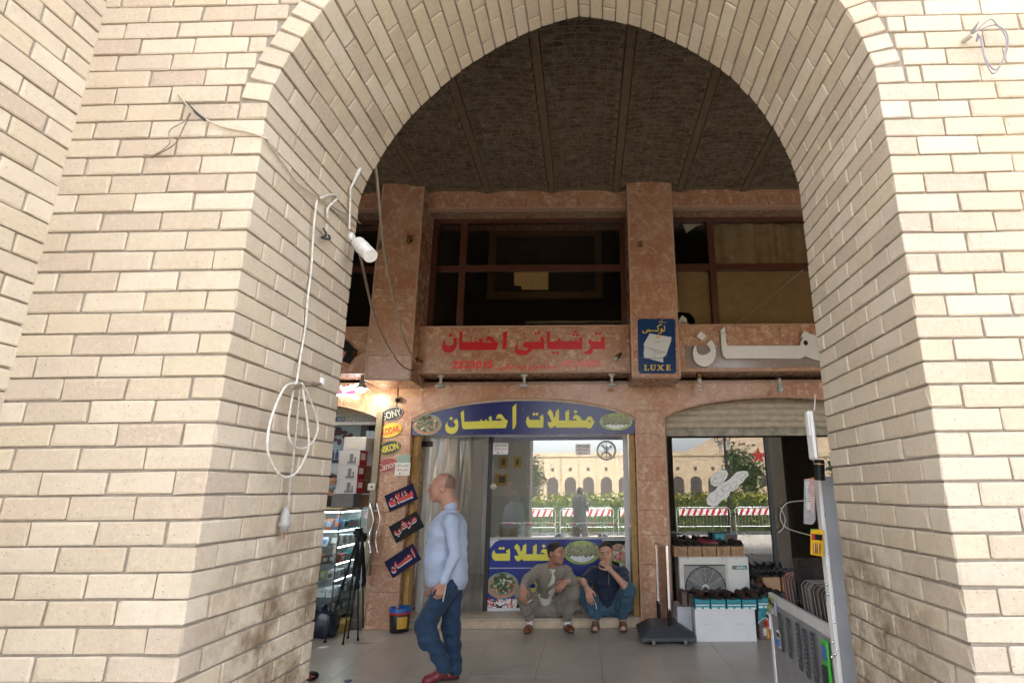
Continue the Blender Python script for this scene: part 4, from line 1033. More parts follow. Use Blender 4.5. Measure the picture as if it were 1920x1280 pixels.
# shelf with tubs behind the glass
sh = thing('display_shelf', 'long shelf behind the pickle shop window carrying the food tubs', 'shelf', (-.2, 8.3, zLed-.03))
k = MB(); k.rbox((xd+.05, YG+.06, zLed-.05), (xR-.08, 8.75, zLed-.02), .004); k.build('board', M_ALU, sh)
for x in (xd+.12, -.3, xR-.15):
    k = MB(); k.rbox((x-.02, 8.6, STEP), (x+.02, 8.7, zLed-.05), .003); k.build('leg', M_ALU, sh)
M_TUB = make_glass('tub_plastic', 1.2, (.93,.93,.92), .05); M_TUBF = mat('frosted_tub', (.52,.53,.54), .35, alpha=.85); M_MAG = mat('magenta_label', (.55,.05,.28), .5)
def tub(u0, u1, fill, label, frosted=False, balls=True):
    Y = YG+.09; v1 = 1003; a, b = P(u0, 980, Y), P(u1, v1, Y); z0 = zLed-.018; z1 = a.z; x0, x1 = a.x, b.x; d = (x1-x0)*1.0
    t = thing('food_tub', label, 'tub', ((x0+x1)/2, Y+d/2, z0), 'food tubs on the window shelf')
    k = MB(); q = .012
    for (ax0, ay0, ax1, ay1) in ((x0,Y,x1,Y+.003),(x0,Y+d-.003,x1,Y+d),(x0,Y,x0+.003,Y+d),(x1-.003,Y,x1,Y+d)): k.box((ax0,ay0,z0),(ax1,ay1,z1-.02))
    k.build('wall', M_TUBF if frosted else M_TUB, t)
    k = MB(); k.rbox((x0-.008, Y-.008, z1-.02), (x1+.008, Y+d+.008, z1), .006); k.build('lid', mat('clear_lid', (.60,.60,.58), .3, alpha=.55), t)
    k = MB(); c = (x0+x1)/2; w = (x1-x0)*.2; k.rbox((c-w, Y-.012, z1-.03), (c+w, Y-.004, z1-.008), .003); k.build('handle', M_MAG, t)
    k = MB(); zt = z0 + (z1-z0)*.72
    k.box((x0+.008, Y+.03, z0+.006), (x1-.008, Y+d-.008, zt-.015))
    if balls:
        rs = random.Random(int(u0)); n = 0
        r = .0135
        for zz in np.arange(z0+r, zt, r*1.7):
            for xx in np.arange(x0+.01+r, x1-.01-r*.5, r*1.9): k.ball((xx+rs.uniform(-.004,.004), Y+.02+rs.uniform(-.003,.004), zz+rs.uniform(-.003,.003)), r*rs.uniform(.8,1.1), 6)
    stuff(k.build('contents', fill, t))
M_OLV = mat('green_olives', (.36,.29,.07), .35, var=.4, vscale=60); M_OLD = mat('dark_olives', (.24,.19,.07), .35, var=.4, vscale=60); M_PNK = mat('pink_pickle', (.55,.42,.38), .5, var=.2, vscale=50); M_WHT = mat('white_cheese', (.70,.70,.66), .5, var=.1, vscale=50); M_GRY = mat('pale_brine', (.42,.43,.43), .4)
tub(937, 972, M_OLV, 'clear tub full of green olives, first from the shop door'); tub(977, 1011, M_GRY, 'frosted tub of pale brine next to the green olives', True, False); tub(1013, 1050, M_GRY, 'frosted tub of pale brine left of the dark olives', True, False)
tub(1063, 1088, M_OLD, 'narrow clear tub of dark olives in the middle of the shelf'); tub(1090, 1128, M_PNK, 'clear tub of pale pink pickles right of the dark olives'); tub(1131, 1165, M_WHT, 'clear tub of white cheese pieces at the right end of the shelf')
k = MB(); k.rbox((xd+.1, 8.35, 2.745), (xR-.15, 8.42, 2.775), .005); top(k.build('added_strip_light', mat('added_strip_glow', (1,1,1), .5, emit=(1,.98,.95), estr=6, var=0)), 'unseen strip light added on the pickle shop ceiling to brighten the food tubs', 'ceiling light')  # added light, out of view, to brighten the tubs
# glazed counter and pictures inside
ct = thing('glass_counter', 'glazed counter standing inside the pickle shop behind the olives', 'counter', (-1.1, 9.4, STEP))
a = P(921, 930, 9.2); b = P(1165, 930, 9.2)
k = MB(); k.box((a.x, 9.2, STEP), (b.x, 9.8, .85)); k.build('base', mat('counter_panel', (.30,.36,.36), .4), ct)
k = MB(); k.box((a.x, 9.2, .85), (b.x, 9.205, a.z)); k.build('front_pane', M_CASE, ct); k = MB(); k.box((a.x, 9.2, a.z), (b.x, 9.8, a.z+.008)); k.build('top_pane', M_CASE, ct)
for i in range(12):
    x = a.x+.12+i*.19; k = MB(); k.lathe([(.0001,0),(.06,0),(.075,.05),(.07,.055),(.0001,.05)], Matrix.Translation((x, 9.4, .86+.12*(i%2))), 14); k.build('dish', [M_WHITE, M_OLV, M_PNK][i % 3], ct)
M_GILT = mat('gilt_frame', (.50,.34,.07), .35, .4); M_PIC = mat('dark_picture', (.07,.045,.03), .4, var=.5, vscale=12)
def framed(u0, v0, u1, v1, Y, label, grp='gilt frames on the shop wall', fm=M_GILT, pm=M_PIC, bw=.05):
    a, b = P(u0, v0, Y), P(u1, v1, Y); t = thing('picture_frame', label, 'picture', ((a.x+b.x)/2, Y, b.z), grp); k = MB()
    for q in (((a.x,Y-.03,a.z-bw),(b.x,Y,a.z)),((a.x,Y-.03,b.z),(b.x,Y,b.z+bw)),((a.x,Y-.03,b.z+bw),(a.x+bw,Y,a.z-bw)),((b.x-bw,Y-.03,b.z+bw),(b.x,Y,a.z-bw))): k.rbox(*q, .006)
    k.build('frame', fm, t); k = MB(); k.box((a.x+bw,Y-.008,b.z+bw),(b.x-bw,Y-.002,a.z-bw)); k.build('picture', pm, t); return t
framed(936, 856, 952, 877, 11.19, 'gilt framed dark picture on the shop wall, upper one beside the door film'); framed(963, 856, 978, 876, 11.19, 'gilt framed dark picture on the shop wall, right of the upper one'); framed(930, 888, 952, 910, 11.19, 'gilt framed dark picture on the shop wall, below the other two')
# ================================================================== upstairs windows
M_TAN = mat('brown_paper_cover', (.50,.365,.21), .8, var=.15, vscale=6); M_CURT = mat('stained_curtain', (.52,.41,.25), .85, var=.3, vscale=5)
def upq(u0, v0, u1, v1, Y, m, name, label, cat, d=.004):
    a, b = P(u0, v0, Y), P(u1, v1, Y); k = MB(); k.box((a.x, Y, b.z), (b.x, Y+d, a.z)); return top(k.build(name, m), label, cat)
Yi = YU+.06
bay2 = [p for p in panes_u if p[0] == 2]
for (bi, x0, x1, z0, z1) in bay2:
    if z0 < 4.2 and x0 > bay2[0][1]+.1:
        k = MB(); k.box((x0-.03, Yi, z0-.03), (x1+.03, Yi+.005, z1+.03)); top(k.build('paper_cover', M_TAN), 'wide brown paper pasted inside the lower right upstairs window', 'window cover')
    elif z0 < 4.2:
        pts = [(x1+.03, z0-.03), (x1+.03, z1+.03), (x0-.03, z1+.03), (x0-.02, z1-.58), (x0+.2, z1-.60), (x0+.27, z1-.70), (x0+.25, z1-.84), (x0+.2, z1-.86), (x0+.17, z1-.74), (x0+.08, z0+.13), (x0+.02, z0-.03)]
        k = MB(); k.prism([(x, Yi, z) for x, z in pts], (0, .005, 0)); top(k.build('paper_cover', M_TAN), 'torn brown paper behind the small broken upstairs pane', 'window cover')
        k = MB(); k.prism([(x0+.0, Yi+.05, z0-.02), (x0+.17, Yi+.05, z0-.02), (x0+.16, Yi+.05, z0+.17), (x0+.1, Yi+.05, z0+.22), (x0+.02, Yi+.05, z0+.1)], (0,.01,0)); top(k.build('cloth', M_PAPER), 'scrap of white cloth in the corner of the broken upstairs pane', 'cloth')
    elif x0 > bay2[0][1]+.1:
        k = MB(); nu = 60; vs_ = []
        for q in range(nu+1):
            t = q/nu; x = x0-.03 + (x1-x0+.06)*t; y = Yi+.10 + .03*math.sin(t*38) + .018*math.sin(t*91+1)
            vs_ += [(x, y, z0-.06), (x, y+.01*math.sin(t*17), z1+.05)]
        k.add(vs_, [(2*q, 2*q+2, 2*q+3, 2*q+1) for q in range(nu)], 0, True); top(k.build('curtain', M_CURT), 'stained tan curtain hanging in folds behind the upper right window', 'curtain')
    else:
        k = MB(); k.prism([(x0+.17, Yi, z1+.02), (x0+.5, Yi, z1+.02), (x0+.36, Yi, z1-.02), (x0+.22, Yi, z1-.13)], (0,.03,0)); top(k.build('cloth', M_PAPER), 'white cloth corner showing at the top of the small upstairs pane', 'cloth')
for pts, lab in (([(964,508),(1028,508),(1028,543),(978,543),(977,536),(964,535)], 'two yellowed sheets of paper taped inside the large upstairs window'),):
    k = MB(); k.prism([P(u, v, YU+.008) for u, v in pts], (0, .002, 0)); top(k.build('paper_note', mat('yellowed_paper', (.62,.46,.22), .8)), lab, 'paper')
framed(918, 432, 1130, 560, 8.6, 'large dim wooden picture frame inside the upstairs room', None, mat('dim_wood', (.16,.10,.06), .5), mat('dim_canvas', (.05,.04,.032), .6, var=.5, vscale=3), .12)
tb = thing('reflection_slab', 'pale slab standing in for a reflection in the upstairs window, under the dim picture', 'reflection_slab', (.2, 8.2, 3.6))  # pale slab on legs stands in for a floor reflection
k = MB(); k.rbox((-.9, 8.0, 4.0), (.55, 8.5, 4.04), .01); k.build('slab_top', mat('pale_reflection', (.42,.40,.33), .5), tb)
for x in (-.8, .45):
    for y in (8.05, 8.45): k = MB(); k.box((x-.02, y-.02, 3.6), (x+.02, y+.02, 4.0)); k.build('leg', M_DKMET, tb)
# ================================================================== shoe shop front
SY = 7.86
ss = thing('shopfront', 'dark glazed front of the shoe shop with a half raised roller shutter', 'shop front', (2.4, SY, 0))
zsh0 = P(1390, 817, SY-.12).z; zsh1 = ARCH_S + ARCH_R; sx0, sx1 = PIER[2][1]+.03, PIER[3][0]-.03
M_SHUT = mat('shutter_enamel', (.46,.40,.30), .5, var=.22, vscale=11, bump=.2); M_SHUTD = mat('rusty_shutter_rail', (.30,.27,.21), .6, var=.55, vscale=9)
z = zsh0 + .11; i = 0
while z < zsh1 + .05:
    k = MB(); N = 8; vs_ = []
    for q in range(N+1):
        t = q/N; vs_ += [(sx0, SY-.12-.018*math.sin(math.pi*t), z+.088*t), (sx1, SY-.12-.018*math.sin(math.pi*t), z+.088*t)]
    k.add(vs_, [(2*q, 2*q+1, 2*q+3, 2*q+2) for q in range(N)], 0, True); k.box((sx0, SY-.118, z), (sx1, SY-.112, z+.088)); k.build('shutter_slat', M_SHUT, ss); z += .09
k = MB(); k.rbox((sx0, SY-.145, zsh0), (sx1, SY-.10, zsh0+.105), .006); k.build('shutter_rail', M_SHUTD, ss)
for x in (sx0-.03, ):
    k = MB(); k.rbox((x, SY-.16, 0), (x+.05, SY-.09, zsh1), .004); k.build('shutter_guide', mat('guide_rail', (.30,.22,.15), .5), ss)
zg = zsh0 + .02
k = MB(); k.box((sx0, SY-.003, 0.02), (P(1438,900,SY).x, SY+.003, zg)); k.build('pane', make_glass('shop_glass', 2.0, (.75,.75,.74)), ss)
k = MB(); k.box((P(1446,900,SY).x, SY-.003, 0.02), (sx1, SY+.003, zg)); k.build('pane', make_glass('shop_glass_right', 2.0, (.75,.75,.74)), ss)
k = MB(); k.rbox((P(1438,900,SY).x, SY-.03, 0.02), (P(1446,900,SY).x, SY+.03, zg), .004); k.build('frame', M_DKMET, ss)
k = MB(); k.rbox((sx0, SY-.02, zg), (sx1, SY+.06, zg+.12), .004); k.build('frame', M_DKMET, ss)
# white cut-out stickers and the red star
def blob(pts, sc): return [(1200+x/4.572, 740+y/4.572) for x, y in pts]
B1 = [(640,670),(700,640),(740,645),(755,675),(745,710),(715,745),(690,775),(640,785),(610,765),(600,725),(615,690)]
B2 = [(890,650),(925,655),(930,690),(900,720),(880,750),(850,770),(835,800),(800,825),(775,825),(765,860),(740,890),(700,905),(660,950),(620,955),(575,935),(570,890),(600,840),(640,820),(670,780),(700,755),(740,740),(770,720),(800,690),(830,660)]
st = thing('window_sticker', 'two white cloud shaped stickers with outlined writing on the shoe shop glass', 'sticker', P(1365, 940, SY-.01))
for b in (B1, B2): k = MB(); k.prism([P(u, v, SY-.008) for u, v in blob(b, 0)], (0, .002, 0)); k.build('sheet', M_PAPER, st)
M_LINE = mat('thin_black_outline', (.12,.11,.11), .7, var=0)
for q in ([(625,690),(690,665),(700,700),(640,720),(620,750),(660,760),(700,735),(735,665)],[(640,700),(655,735)],[(600,880),(620,920),(660,900),(655,850),(690,870),(720,840),(690,800),(740,830),(770,800),(765,765),(700,800)],[(790,760),(830,740),(820,790),(790,810),(780,785)],[(830,700),(880,665),(905,690),(860,720),(880,740)],[(640,850),(670,830)]):
    k = MB(); k.tube([P(u, v, SY-.010) for u, v in blob(q, 0)], .0022, 4, sub=3); k.build('outline', M_LINE, st)
c = P(1422.5, 854, SY-.010); s = pxm(SY); k = MB(); k.prism([c + Vector((math.sin(i*math.pi/5)*(15.5 if i % 2 == 0 else 6.2)*s, 0, math.cos(i*math.pi/5)*(15.5 if i % 2 == 0 else 6.2)*s)) for i in range(10)], (0, .002, 0)); top(k.build('star_sticker', mat('star_red', (.62,.03,.03), .5, var=0)), 'bright red five pointed star stuck on the shoe shop glass', 'sticker')
def wire(pts, r, m, label, cat='cable', name='cable', sub=6, grp=None):
    k = MB(); k.tube(pts, r, 6, sub=sub); return top(k.build(name, m), label, cat, grp)
M_CABW = mat('white_cable', (.58,.545,.48), .55, var=.28, vscale=45); M_CABG = mat('grey_cable', (.22,.20,.18), .5); M_CABB = mat('black_cable', (.02,.02,.02), .5); M_CABT = mat('tan_cable', (.45,.37,.27), .6)
Q = lambda Y, *pts: [P(u, v, Y) for u, v in pts]
wire(Q(SY-.05, (1508,938),(1475,943),(1463,965),(1470,985),(1490,995),(1520,1003)), .006, M_CABW, 'white cable looping across the dark shoe shop glass')
wire(Q(SY-.06, (1463,950),(1472,972),(1468,990),(1459,998)), .006, M_CABW, 'short white cable end dangling inside the larger loop')
# ------------------------------------------------------------------ air conditioner outdoor unit
ay = 7.42; a = P(1272, 1044, ay); b = P(1411, 1150, ay); zb_ = .10
ac = thing('air_conditioner', 'white outdoor air conditioner unit with a round fan grille behind the shoe boxes', 'air conditioner', ((a.x+b.x)/2, ay+.15, 0))
M_ACW = mat('ac_enamel', (.62,.61,.57), .45, var=.08, vscale=5)
x0, x1 = a.x, b.x; z1 = a.z; gx0, gx1 = P(1283,1080,ay).x, P(1361,1080,ay).x; gz1 = P(1300,1058,ay).z; gz0 = gz1-(gx1-gx0)*1.05; gc = Vector(((gx0+gx1)/2, ay, (gz0+gz1)/2))
k = MB(); k.rbox((x0, ay+.012, zb_), (x1, ay+.36, z1), .012); k.build('casing', M_ACW, ac)
k = MB(); xs = P(1364,1080,ay).x; k.rbox((xs+.003, ay, zb_), (x1-.004, ay+.02, z1-.01), .006)
for q in (((x0+.004,ay,gz1),(xs-.003,ay+.02,z1-.01)),((x0+.004,ay,zb_),(xs-.003,ay+.02,gz0)),((x0+.004,ay,gz0),(gx0,ay+.02,gz1)),((gx1,ay,gz0),(xs-.003,ay+.02,gz1))): k.rbox(*q, .004)
k.build('front_panel', M_ACW, ac)
k = MB(); k.box((gx0, ay+.005, gz0), (gx1, ay+.011, gz1)); k.build('fan_shade', mat('fan_dark', (.05,.05,.048), .7), ac)
R0 = (gx1-gx0)/2; GM = frame_M(gc + Vector((0,-.002,0)), (1,0,0), (0,0,1))
for i in range(3):
    aa = i*2.094+.3; k = MB(); k.add([GM @ Vector((r*R0*math.cos(aa+d), r*R0*math.sin(aa+d), -.004+z)) for r, d, z in ((.2,-.5,0),(.86,-.55,-.001),(.9,.3,.002),(.2,.6,.002))], [(0,1,2,3)]); k.build('blade', mat('ac_blade', (.12,.12,.12), .5), ac)
k = MB()
for j in range(13): 
    r = R0*(.24+.055*j); 
    if r < R0*.97: k.tube([GM @ Vector((r*math.cos(t*.2094), r*math.sin(t*.2094), .006)) for t in range(30)], .0032, 4, closed=True)
for j in range(12): t = j*math.pi/6; k.tube([GM @ Vector((R0*.2*math.cos(t), R0*.2*math.sin(t), .008)), GM @ Vector((R0*.95*math.cos(t), R0*.95*math.sin(t), .008))], .0028, 4)
k.build('fan_grille', mat('grille_wire', (.48,.48,.46), .4), ac)
k = MB(); ring = [(R0*.98*math.cos(t*.1963), R0*.98*math.sin(t*.1963)) for t in range(33)]
for c0, sx_, sz_ in ((0,1,1),(8,-1,1),(16,-1,-1),(24,1,-1)):
    seg = ring[c0:c0+9]; k.prism([GM @ Vector((x, y, .004)) for x, y in seg] + [GM @ Vector((sx_*R0, sz_*R0, .004))], (0,.006,0))
k.build('grille_corner', mat('corner_mesh_grey', (.30,.30,.285), .5), ac)
k = MB(); k.lathe([(.0001,.012),(R0*.17,.011),(R0*.19,.004)], GM, 20); k.build('hub_cap', M_ACW, ac)
lg = P(1386, 1063, ay); k = MB(); k.rbox((P(1373,1063,ay).x, ay-.006, P(1373,1067,ay).z), (P(1400.5,1063,ay).x, ay, P(1373,1059.5,ay).z), .006); bd_ = k.build('badge', mat('badge_teal', (.02,.20,.20), .4, var=0), ac)
text_at('GENERAL', 1381, 1398, 1061, 1065.5, ay-.0075, M_PLET, bd_, .02); text_at('◢', 1376, 1380, 1061, 1065.5, ay-.0075, M_RLET, bd_, .0)
for u in (1290, 1355, 1380): c = P(u, 1046.5, ay); k = MB(); k.cyl(c, c+Vector((0,-.004,0)), .006, n=8); k.build('screw', M_DKMET, ac)
for x in (x0+.1, x1-.1): k = MB(); k.rbox((x-.03, ay+.02, 0), (x+.03, ay+.34, zb_), .004); k.build('foot', M_DKMET, ac)
# ------------------------------------------------------------------ boxes
M_CARDB = mat('brown_cardboard', (.36,.22,.12), .8, var=.12, vscale=20); M_TEAL = mat('teal_box', (.015,.22,.27), .5, var=.08); M_BRNBOX = mat('brown_pattern_box', (.09,.055,.05), .6, var=.1); M_WBOX = mat('white_cardboard', (.62,.62,.64), .7, var=.06, vscale=6)
def carton(u0, v0, u1, v1, Y, d, m, label, name='cardboard_box', grp=None, z0=None, cat='box'):
    a, b = P(u0, v0, Y), P(u1, v1, Y); zb = b.z if z0 is None else z0; w = b.x-a.x
    t = thing(name, label, cat, ((a.x+b.x)/2, Y+d/2, zb), grp); k = MB(); k.rbox((a.x+.002, Y, zb), (b.x-.002, Y+d, a.z), .003); k.build('carton', m, t); return t, a, b
M_BINK = mat('brown_print', (.14,.075,.04), .7, var=0)
cols = ['first', 'second', 'third', 'fourth', 'fifth']
us = [1263, 1289.5, 1316.5, 1343.5, 1370.5, 1397]
for i in range(5):
    t, a, b = carton(us[i], 1024, us[i+1], 1044, ay+.02, .28, M_CARDB, 'brown cardboard shoe box on the air conditioner, %s from the marble pier' % cols[i], 'shoe_box', 'brown shoe boxes on the air conditioner', z1+.001)
    k = MB(); x = (P(us[i]+6, 1030, ay).x if i < 4 else P(us[i]+23, 1030, ay).x); c = Vector((x, ay+.018, (a.z+z1)/2)); s = pxm(ay, 1030)
    for r in (3, 5, 7): k.tube([c+Vector((r*s*math.cos(q*.35-1.57 if i < 4 else q*.35+1.57), 0, r*s*math.sin(q*.35-1.57 if i < 4 else q*.35+1.57))) for q in range(10)], .0025, 4)
    k.build('printed_emblem', M_BINK, t)
    k = MB()
    for v in (1032, 1035, 1038): 
        for q in range(6): xx = P(us[i]+(11 if i < 4 else 3)+q*2.4, v, ay).x; k.box((xx, ay+.0175, P(us[i], v+1, ay).z), (xx+1.6*s, ay+.0199, P(us[i], v, ay).z))
    k.build('printed_text', M_BINK, t)
wb, a, b = carton(1302, 1141, 1420, 1203, 6.79, .40, M_WBOX, 'large white cardboard box on the floor under the teal shoe boxes', 'cardboard_box', None, 0.0)
wz = a.z; wx0, wx1 = a.x, b.x
k = MB(); k.box((wx0+.004, 6.787, wz*.53), (wx1-.004, 6.789, wz*.545)); k.build('scuff_mark', mat('grey_scuff', (.57,.57,.59), .8, var=.4, vscale=9), wb)
tus = [1302.5, 1332, 1362, 1391, 1420]
M_TPR = mat('teal_print_white', (.62,.68,.68), .5, var=0)
def teal_print(t, u0, u1, v0, v1, Y):
    w = u1-u0; k = MB(); s = pxm(Y, v0)
    def r(ua, va, ub, vb, mi=0): A_, B_ = P(ua, va, Y), P(ub, vb, Y); k.box((A_.x, Y-.0025, B_.z), (B_.x, Y-.0004, A_.z), mi)
    h = v1-v0
    for q in range(6): r(u0+w*(.10+.135*q), v0+h*.33, u0+w*(.10+.135*q+.085), v0+h*.40, 1)
    r(u0+w*.08, v0+h*.44, u0+w*.92, v0+h*.53); r(u0+w*.10, v0+h*.68, u0+w*.45, v0+h*.85); r(u0+w*.58, v0+h*.68, u0+w*.92, v0+h*.85); k.build('printed_panel', [M_TPR, M_INK], t)
for i in range(4):
    t, a, b = carton(tus[i], 1123+i*.2, tus[i+1], 1147, 6.78, .30, M_TEAL, 'teal shoe box on the white carton, %s from the marble pier' % cols[i], 'shoe_box', 'teal shoe boxes on the white carton', wz+.001); teal_print(t, tus[i], tus[i+1], 1123, 1145, 6.78)
t, a, b = carton(1420.5, 1121, 1443, 1143, 6.84, .3, M_TEAL, 'teal shoe box standing on the upright brown patterned box', 'shoe_box'); teal_print(t, 1420, 1443, 1121, 1142, 6.84); zt_ = b.z
t, a, b = carton(1421, 1143.5, 1446, 1201, 6.84, .25, M_BRNBOX, 'upright brown patterned shoe box with a teal top beside the white carton', 'shoe_box', None, 0.0)
q = [(1421.5,1143.8),(1445.5,1143.8),(1445.5,1158),(1440,1157),(1432,1158),(1425,1163),(1421.5,1168)]
flat([q], 6.838, M_TEAL, t, 'printed_field', .0015)
k = MB(); k.tube(Q(6.836, (1421.6,1168),(1425,1163.5),(1432,1158.5),(1440,1157.5),(1445.4,1158.5)), .004, 4); k.build('white_wave', M_TPR, t)
k = MB(); rs = random.Random(2)
for j in range(7): v = 1166+j*5; k.tube(Q(6.837, *[(1422+i*4, v + rs.uniform(-1.5,1.5)) for i in range(7)]), .0016, 3)
for j in range(7):
    for i in range(6): u = 1422+i*4+(j%2)*2; k.tube(Q(6.837, (u, 1166+j*5), (u+rs.uniform(-1,1), 1171+j*5)), .0014, 3)
k.build('printed_stones', mat('pale_print', (.30,.25,.24), .6, var=0), t)
k = MB(); k.tube(Q(6.835, (1430,1186),(1433,1180),(1437,1184),(1434,1177),(1439,1172)), .004, 4, sub=3); k.tube(Q(6.835, (1431,1192),(1434,1186)), .004, 4); k.ball(P(1439.5,1170,6.835), .008, 6); k.build('printed_figure', M_TPR, t)
k = MB(); k.tube([P(1433,1151,6.835)+Vector((.022*math.cos(i*.7854+.39),0,.022*math.sin(i*.7854+.39))) for i in range(8)], .004, 4, closed=True); k.build('printed_emblem', M_DKMET, t)
for i, (u0, u1) in enumerate(((1278,1290),(1290.5,1302))):
    t, a, b = carton(u0, 1110+i*3, u1, 1140, 6.92, .26, M_BRNBOX, 'brown patterned shoe box end beside the teal boxes, %s' % ('nearer the pier' if i == 0 else 'touching the teal box'), 'shoe_box', 'brown patterned boxes', wz+.001)
    k = MB()
    for j in range(4): k.tube(Q(6.918, (u0+1,1118+j*5),(u0+5,1116+j*5),(u1-1,1119+j*5)), .0015, 3)
    k.build('printed_stones', mat('pale_print', (.30,.25,.24), .6, var=0), t)
k = MB(); k.rbox((wx0-.17, 6.93, 0), (wx0-.005, 7.3, wz-.002), .004); t_ = top(k.build('cardboard_box', mat('grey_cardboard', (.42,.43,.46), .7, var=.15, vscale=6)), 'greyish folded carton squeezed left of the large white box', 'box')
# cardboard in the shadow to the right
t, a, b = carton(1430, 1082, 1465, 1110, 7.35, .3, M_CARDB, 'brown carton under the row of shoes at the right of the shop front', 'cardboard_box'); t, a, b = carton(1466, 1082, 1500, 1110, 7.35, .3, M_CARDB, 'brown carton with printed letters next to the kiosk', 'cardboard_box')
text_at('OR', 1468, 1490, 1084, 1092, 7.348, M_BINK, t, .01)
k = MB(); a = P(1425, 1110, 7.3); b = P(1505, 1110, 7.3); k.rbox((a.x, 7.3, 0), (b.x, 7.75, a.z-.001), .004); top(k.build('display_plinth', mat('dark_plinth', (.05,.045,.04), .7)), 'dark plinth under the brown cartons at the right of the shop front', 'plinth')
t, a, b = carton(1340, 1001, 1383, 1022, 7.62, .15, M_TEAL, 'teal and brown shoe box standing upright on the brown boxes', 'shoe_box'); flat([[(1358,1001.5),(1382.5,1001.5),(1382.5,1021),(1361,1021),(1358,1012)]], 7.618, M_BRNBOX, t, 'printed_field', .001)
# ------------------------------------------------------------------ shoes
M_SHOEB = mat('black_leather', (.018,.016,.015), .35, var=.2); M_SHOEBR = mat('brown_leather', (.034,.021,.016), .4, var=.25); M_SOLE = mat('shoe_sole', (.02,.018,.016), .7); M_SHOER = mat('dark_red_leather', (.12,.012,.015), .4)
def shoe_meshes(kind):
    L = .27; k1 = MB(); n = 14; out = []
    for i in range(n+1):
        t = i/n; w = .036*(.75+.55*math.sin(math.pi*min(1, t*1.0))**.6 - (.12 if .3 < t < .55 else 0)); out.append((t*L - L/2, w))
    pts = [(x, w) for x, w in out] + [(x, -w) for x, w in out[::-1]]
    k1.prism([(x, y, .022) for x, y in pts], (0,0,-.022)); k2 = MB(); N = 12; vs_ = []
    for i, (x, w) in enumerate(out):
        t = i/n; hgt = (.075 - .035*min(1, t/.55)) if t < .55 else .04 + .012*math.sin((t-.55)/.45*math.pi) - .02*max(0, (t-.85)/.15)
        if kind == 'sandal': hgt = .045 + .02*math.sin(t*math.pi)
        for j in range(N):
            a = math.pi*j/(N-1); vs_.append((x, w*.96*math.cos(a), .021 + hgt*math.sin(a)**.7))
    lo, hi = (0, n) if kind != 'sandal' else (5, n-1)
    fs_ = [(i*N+j, i*N+j+1, (i+1)*N+j+1, (i+1)*N+j) for i in range(lo, hi) for j in range(N-1) if not (kind == 'shoe' and 1 <= i <= 5 and 4 <= j <= 6)]
    k2.add(vs_, fs_, 0, True)
    k3 = MB(); k3.tube([(out[5][0], out[5][1]*.9, .03), (out[5][0]+.01, 0, .085), (out[5][0], -out[5][1]*.9, .03)], .007, 6, sub=4)
    return k1, k2, k3
protos = {}
def shoe(loc, rz, kind, m, label, grp=None, tilt=0.):
    key = (kind, m.name); M = Matrix.Translation(loc) @ Matrix.Rotation(rz, 4, 'Z') @ Matrix.Rotation(tilt, 4, 'Y')
    if key not in protos:
        t = thing('sandal' if kind == 'sandal' else 'shoe', label, 'sandal' if kind == 'sandal' else 'shoe', (0,0,0), grp)
        a, b, c = shoe_meshes(kind); a.build('sole', M_SOLE, t); b.build('upper', m, t); c.build('strap' if kind == 'sandal' else 'collar', m, t); protos[key] = t
        t.matrix_basis = M; return t
    o = protos[key]; c = copy_tree(o, M, label); c.matrix_basis = M
    if grp: c['group'] = grp
    return c
tz = P(1360, 1123, 6.78).z + .001
for i, (u, rz, m, d) in enumerate(((1312, -1.2, M_SHOEBR, 'leftmost'), (1338, -1.1, M_SHOEBR, 'second from the left'), (1362, -1.15, M_SHOEBR, 'third from the left'), (1386, -1.0, M_SHOEBR, 'fourth from the left'), (1408, -.9, M_SHOEBR, 'rightmost'))):
    shoe((P(u, 1118, 6.88).x, 6.88, tz), rz, 'sandal', m, 'dark brown leather sandal on the teal boxes, %s in the front row' % d, 'sandals on the teal boxes')
for i, (u, rz, d) in enumerate(((1300, -1.9, 'by the pier end'), (1324, -1.7, 'before the fan hub'), (1350, -2.0, 'under the badge side'), (1398, -2.2, 'at the right end'))):
    shoe((P(u, 1112, 7.02).x, 7.03, tz), rz, 'sandal', M_SHOEB, 'black sandal in the back row on the teal boxes, %s' % d, 'sandals on the teal boxes')
zz = P(1330, 1024, ay).z + .001
for i, (u, rz, m, d) in enumerate(((1274, -1.3, M_SHOEB, 'on the first'), (1283, -1.0, M_SHOEB, 'on the second'), (1300, -1.2, M_SHOEB, 'on the third'), (1352, -1.4, M_SHOEB, 'before the teal carton'), (1377, -1.1, M_SHOEB, 'on the last'))):
    shoe((P(u, 1018, 7.55).x, 7.56, zz), rz, 'shoe', m, 'black shoe standing on the brown shoe boxes, %s' % d, 'shoes above the air conditioner')
shoe((P(1329, 1018, 7.58).x, 7.6, zz), -.5, 'shoe', M_SHOER, 'dark red shoe on the brown shoe boxes beside the teal carton')
rs = random.Random(5); n_ = 0
pile = ['topmost', 'near the top', 'left side', 'middle', 'right side', 'front', 'lower left', 'lower middle', 'lower right', 'bottom front', 'behind', 'bottom']
zp = P(1440, 1110, 7.0).z
k = MB(); a = P(1422, 1120, 7.05); b = P(1462, 1120, 7.05); k.rbox((a.x, 7.1, 0), (b.x, 7.29, P(1440,1128,7.1).z), .004); top(k.build('display_plinth', mat('dark_plinth', (.05,.045,.04), .7)), 'low dark stand under the heap of black shoes beside the teal boxes', 'plinth')
pz = P(1440,1128,7.1).z
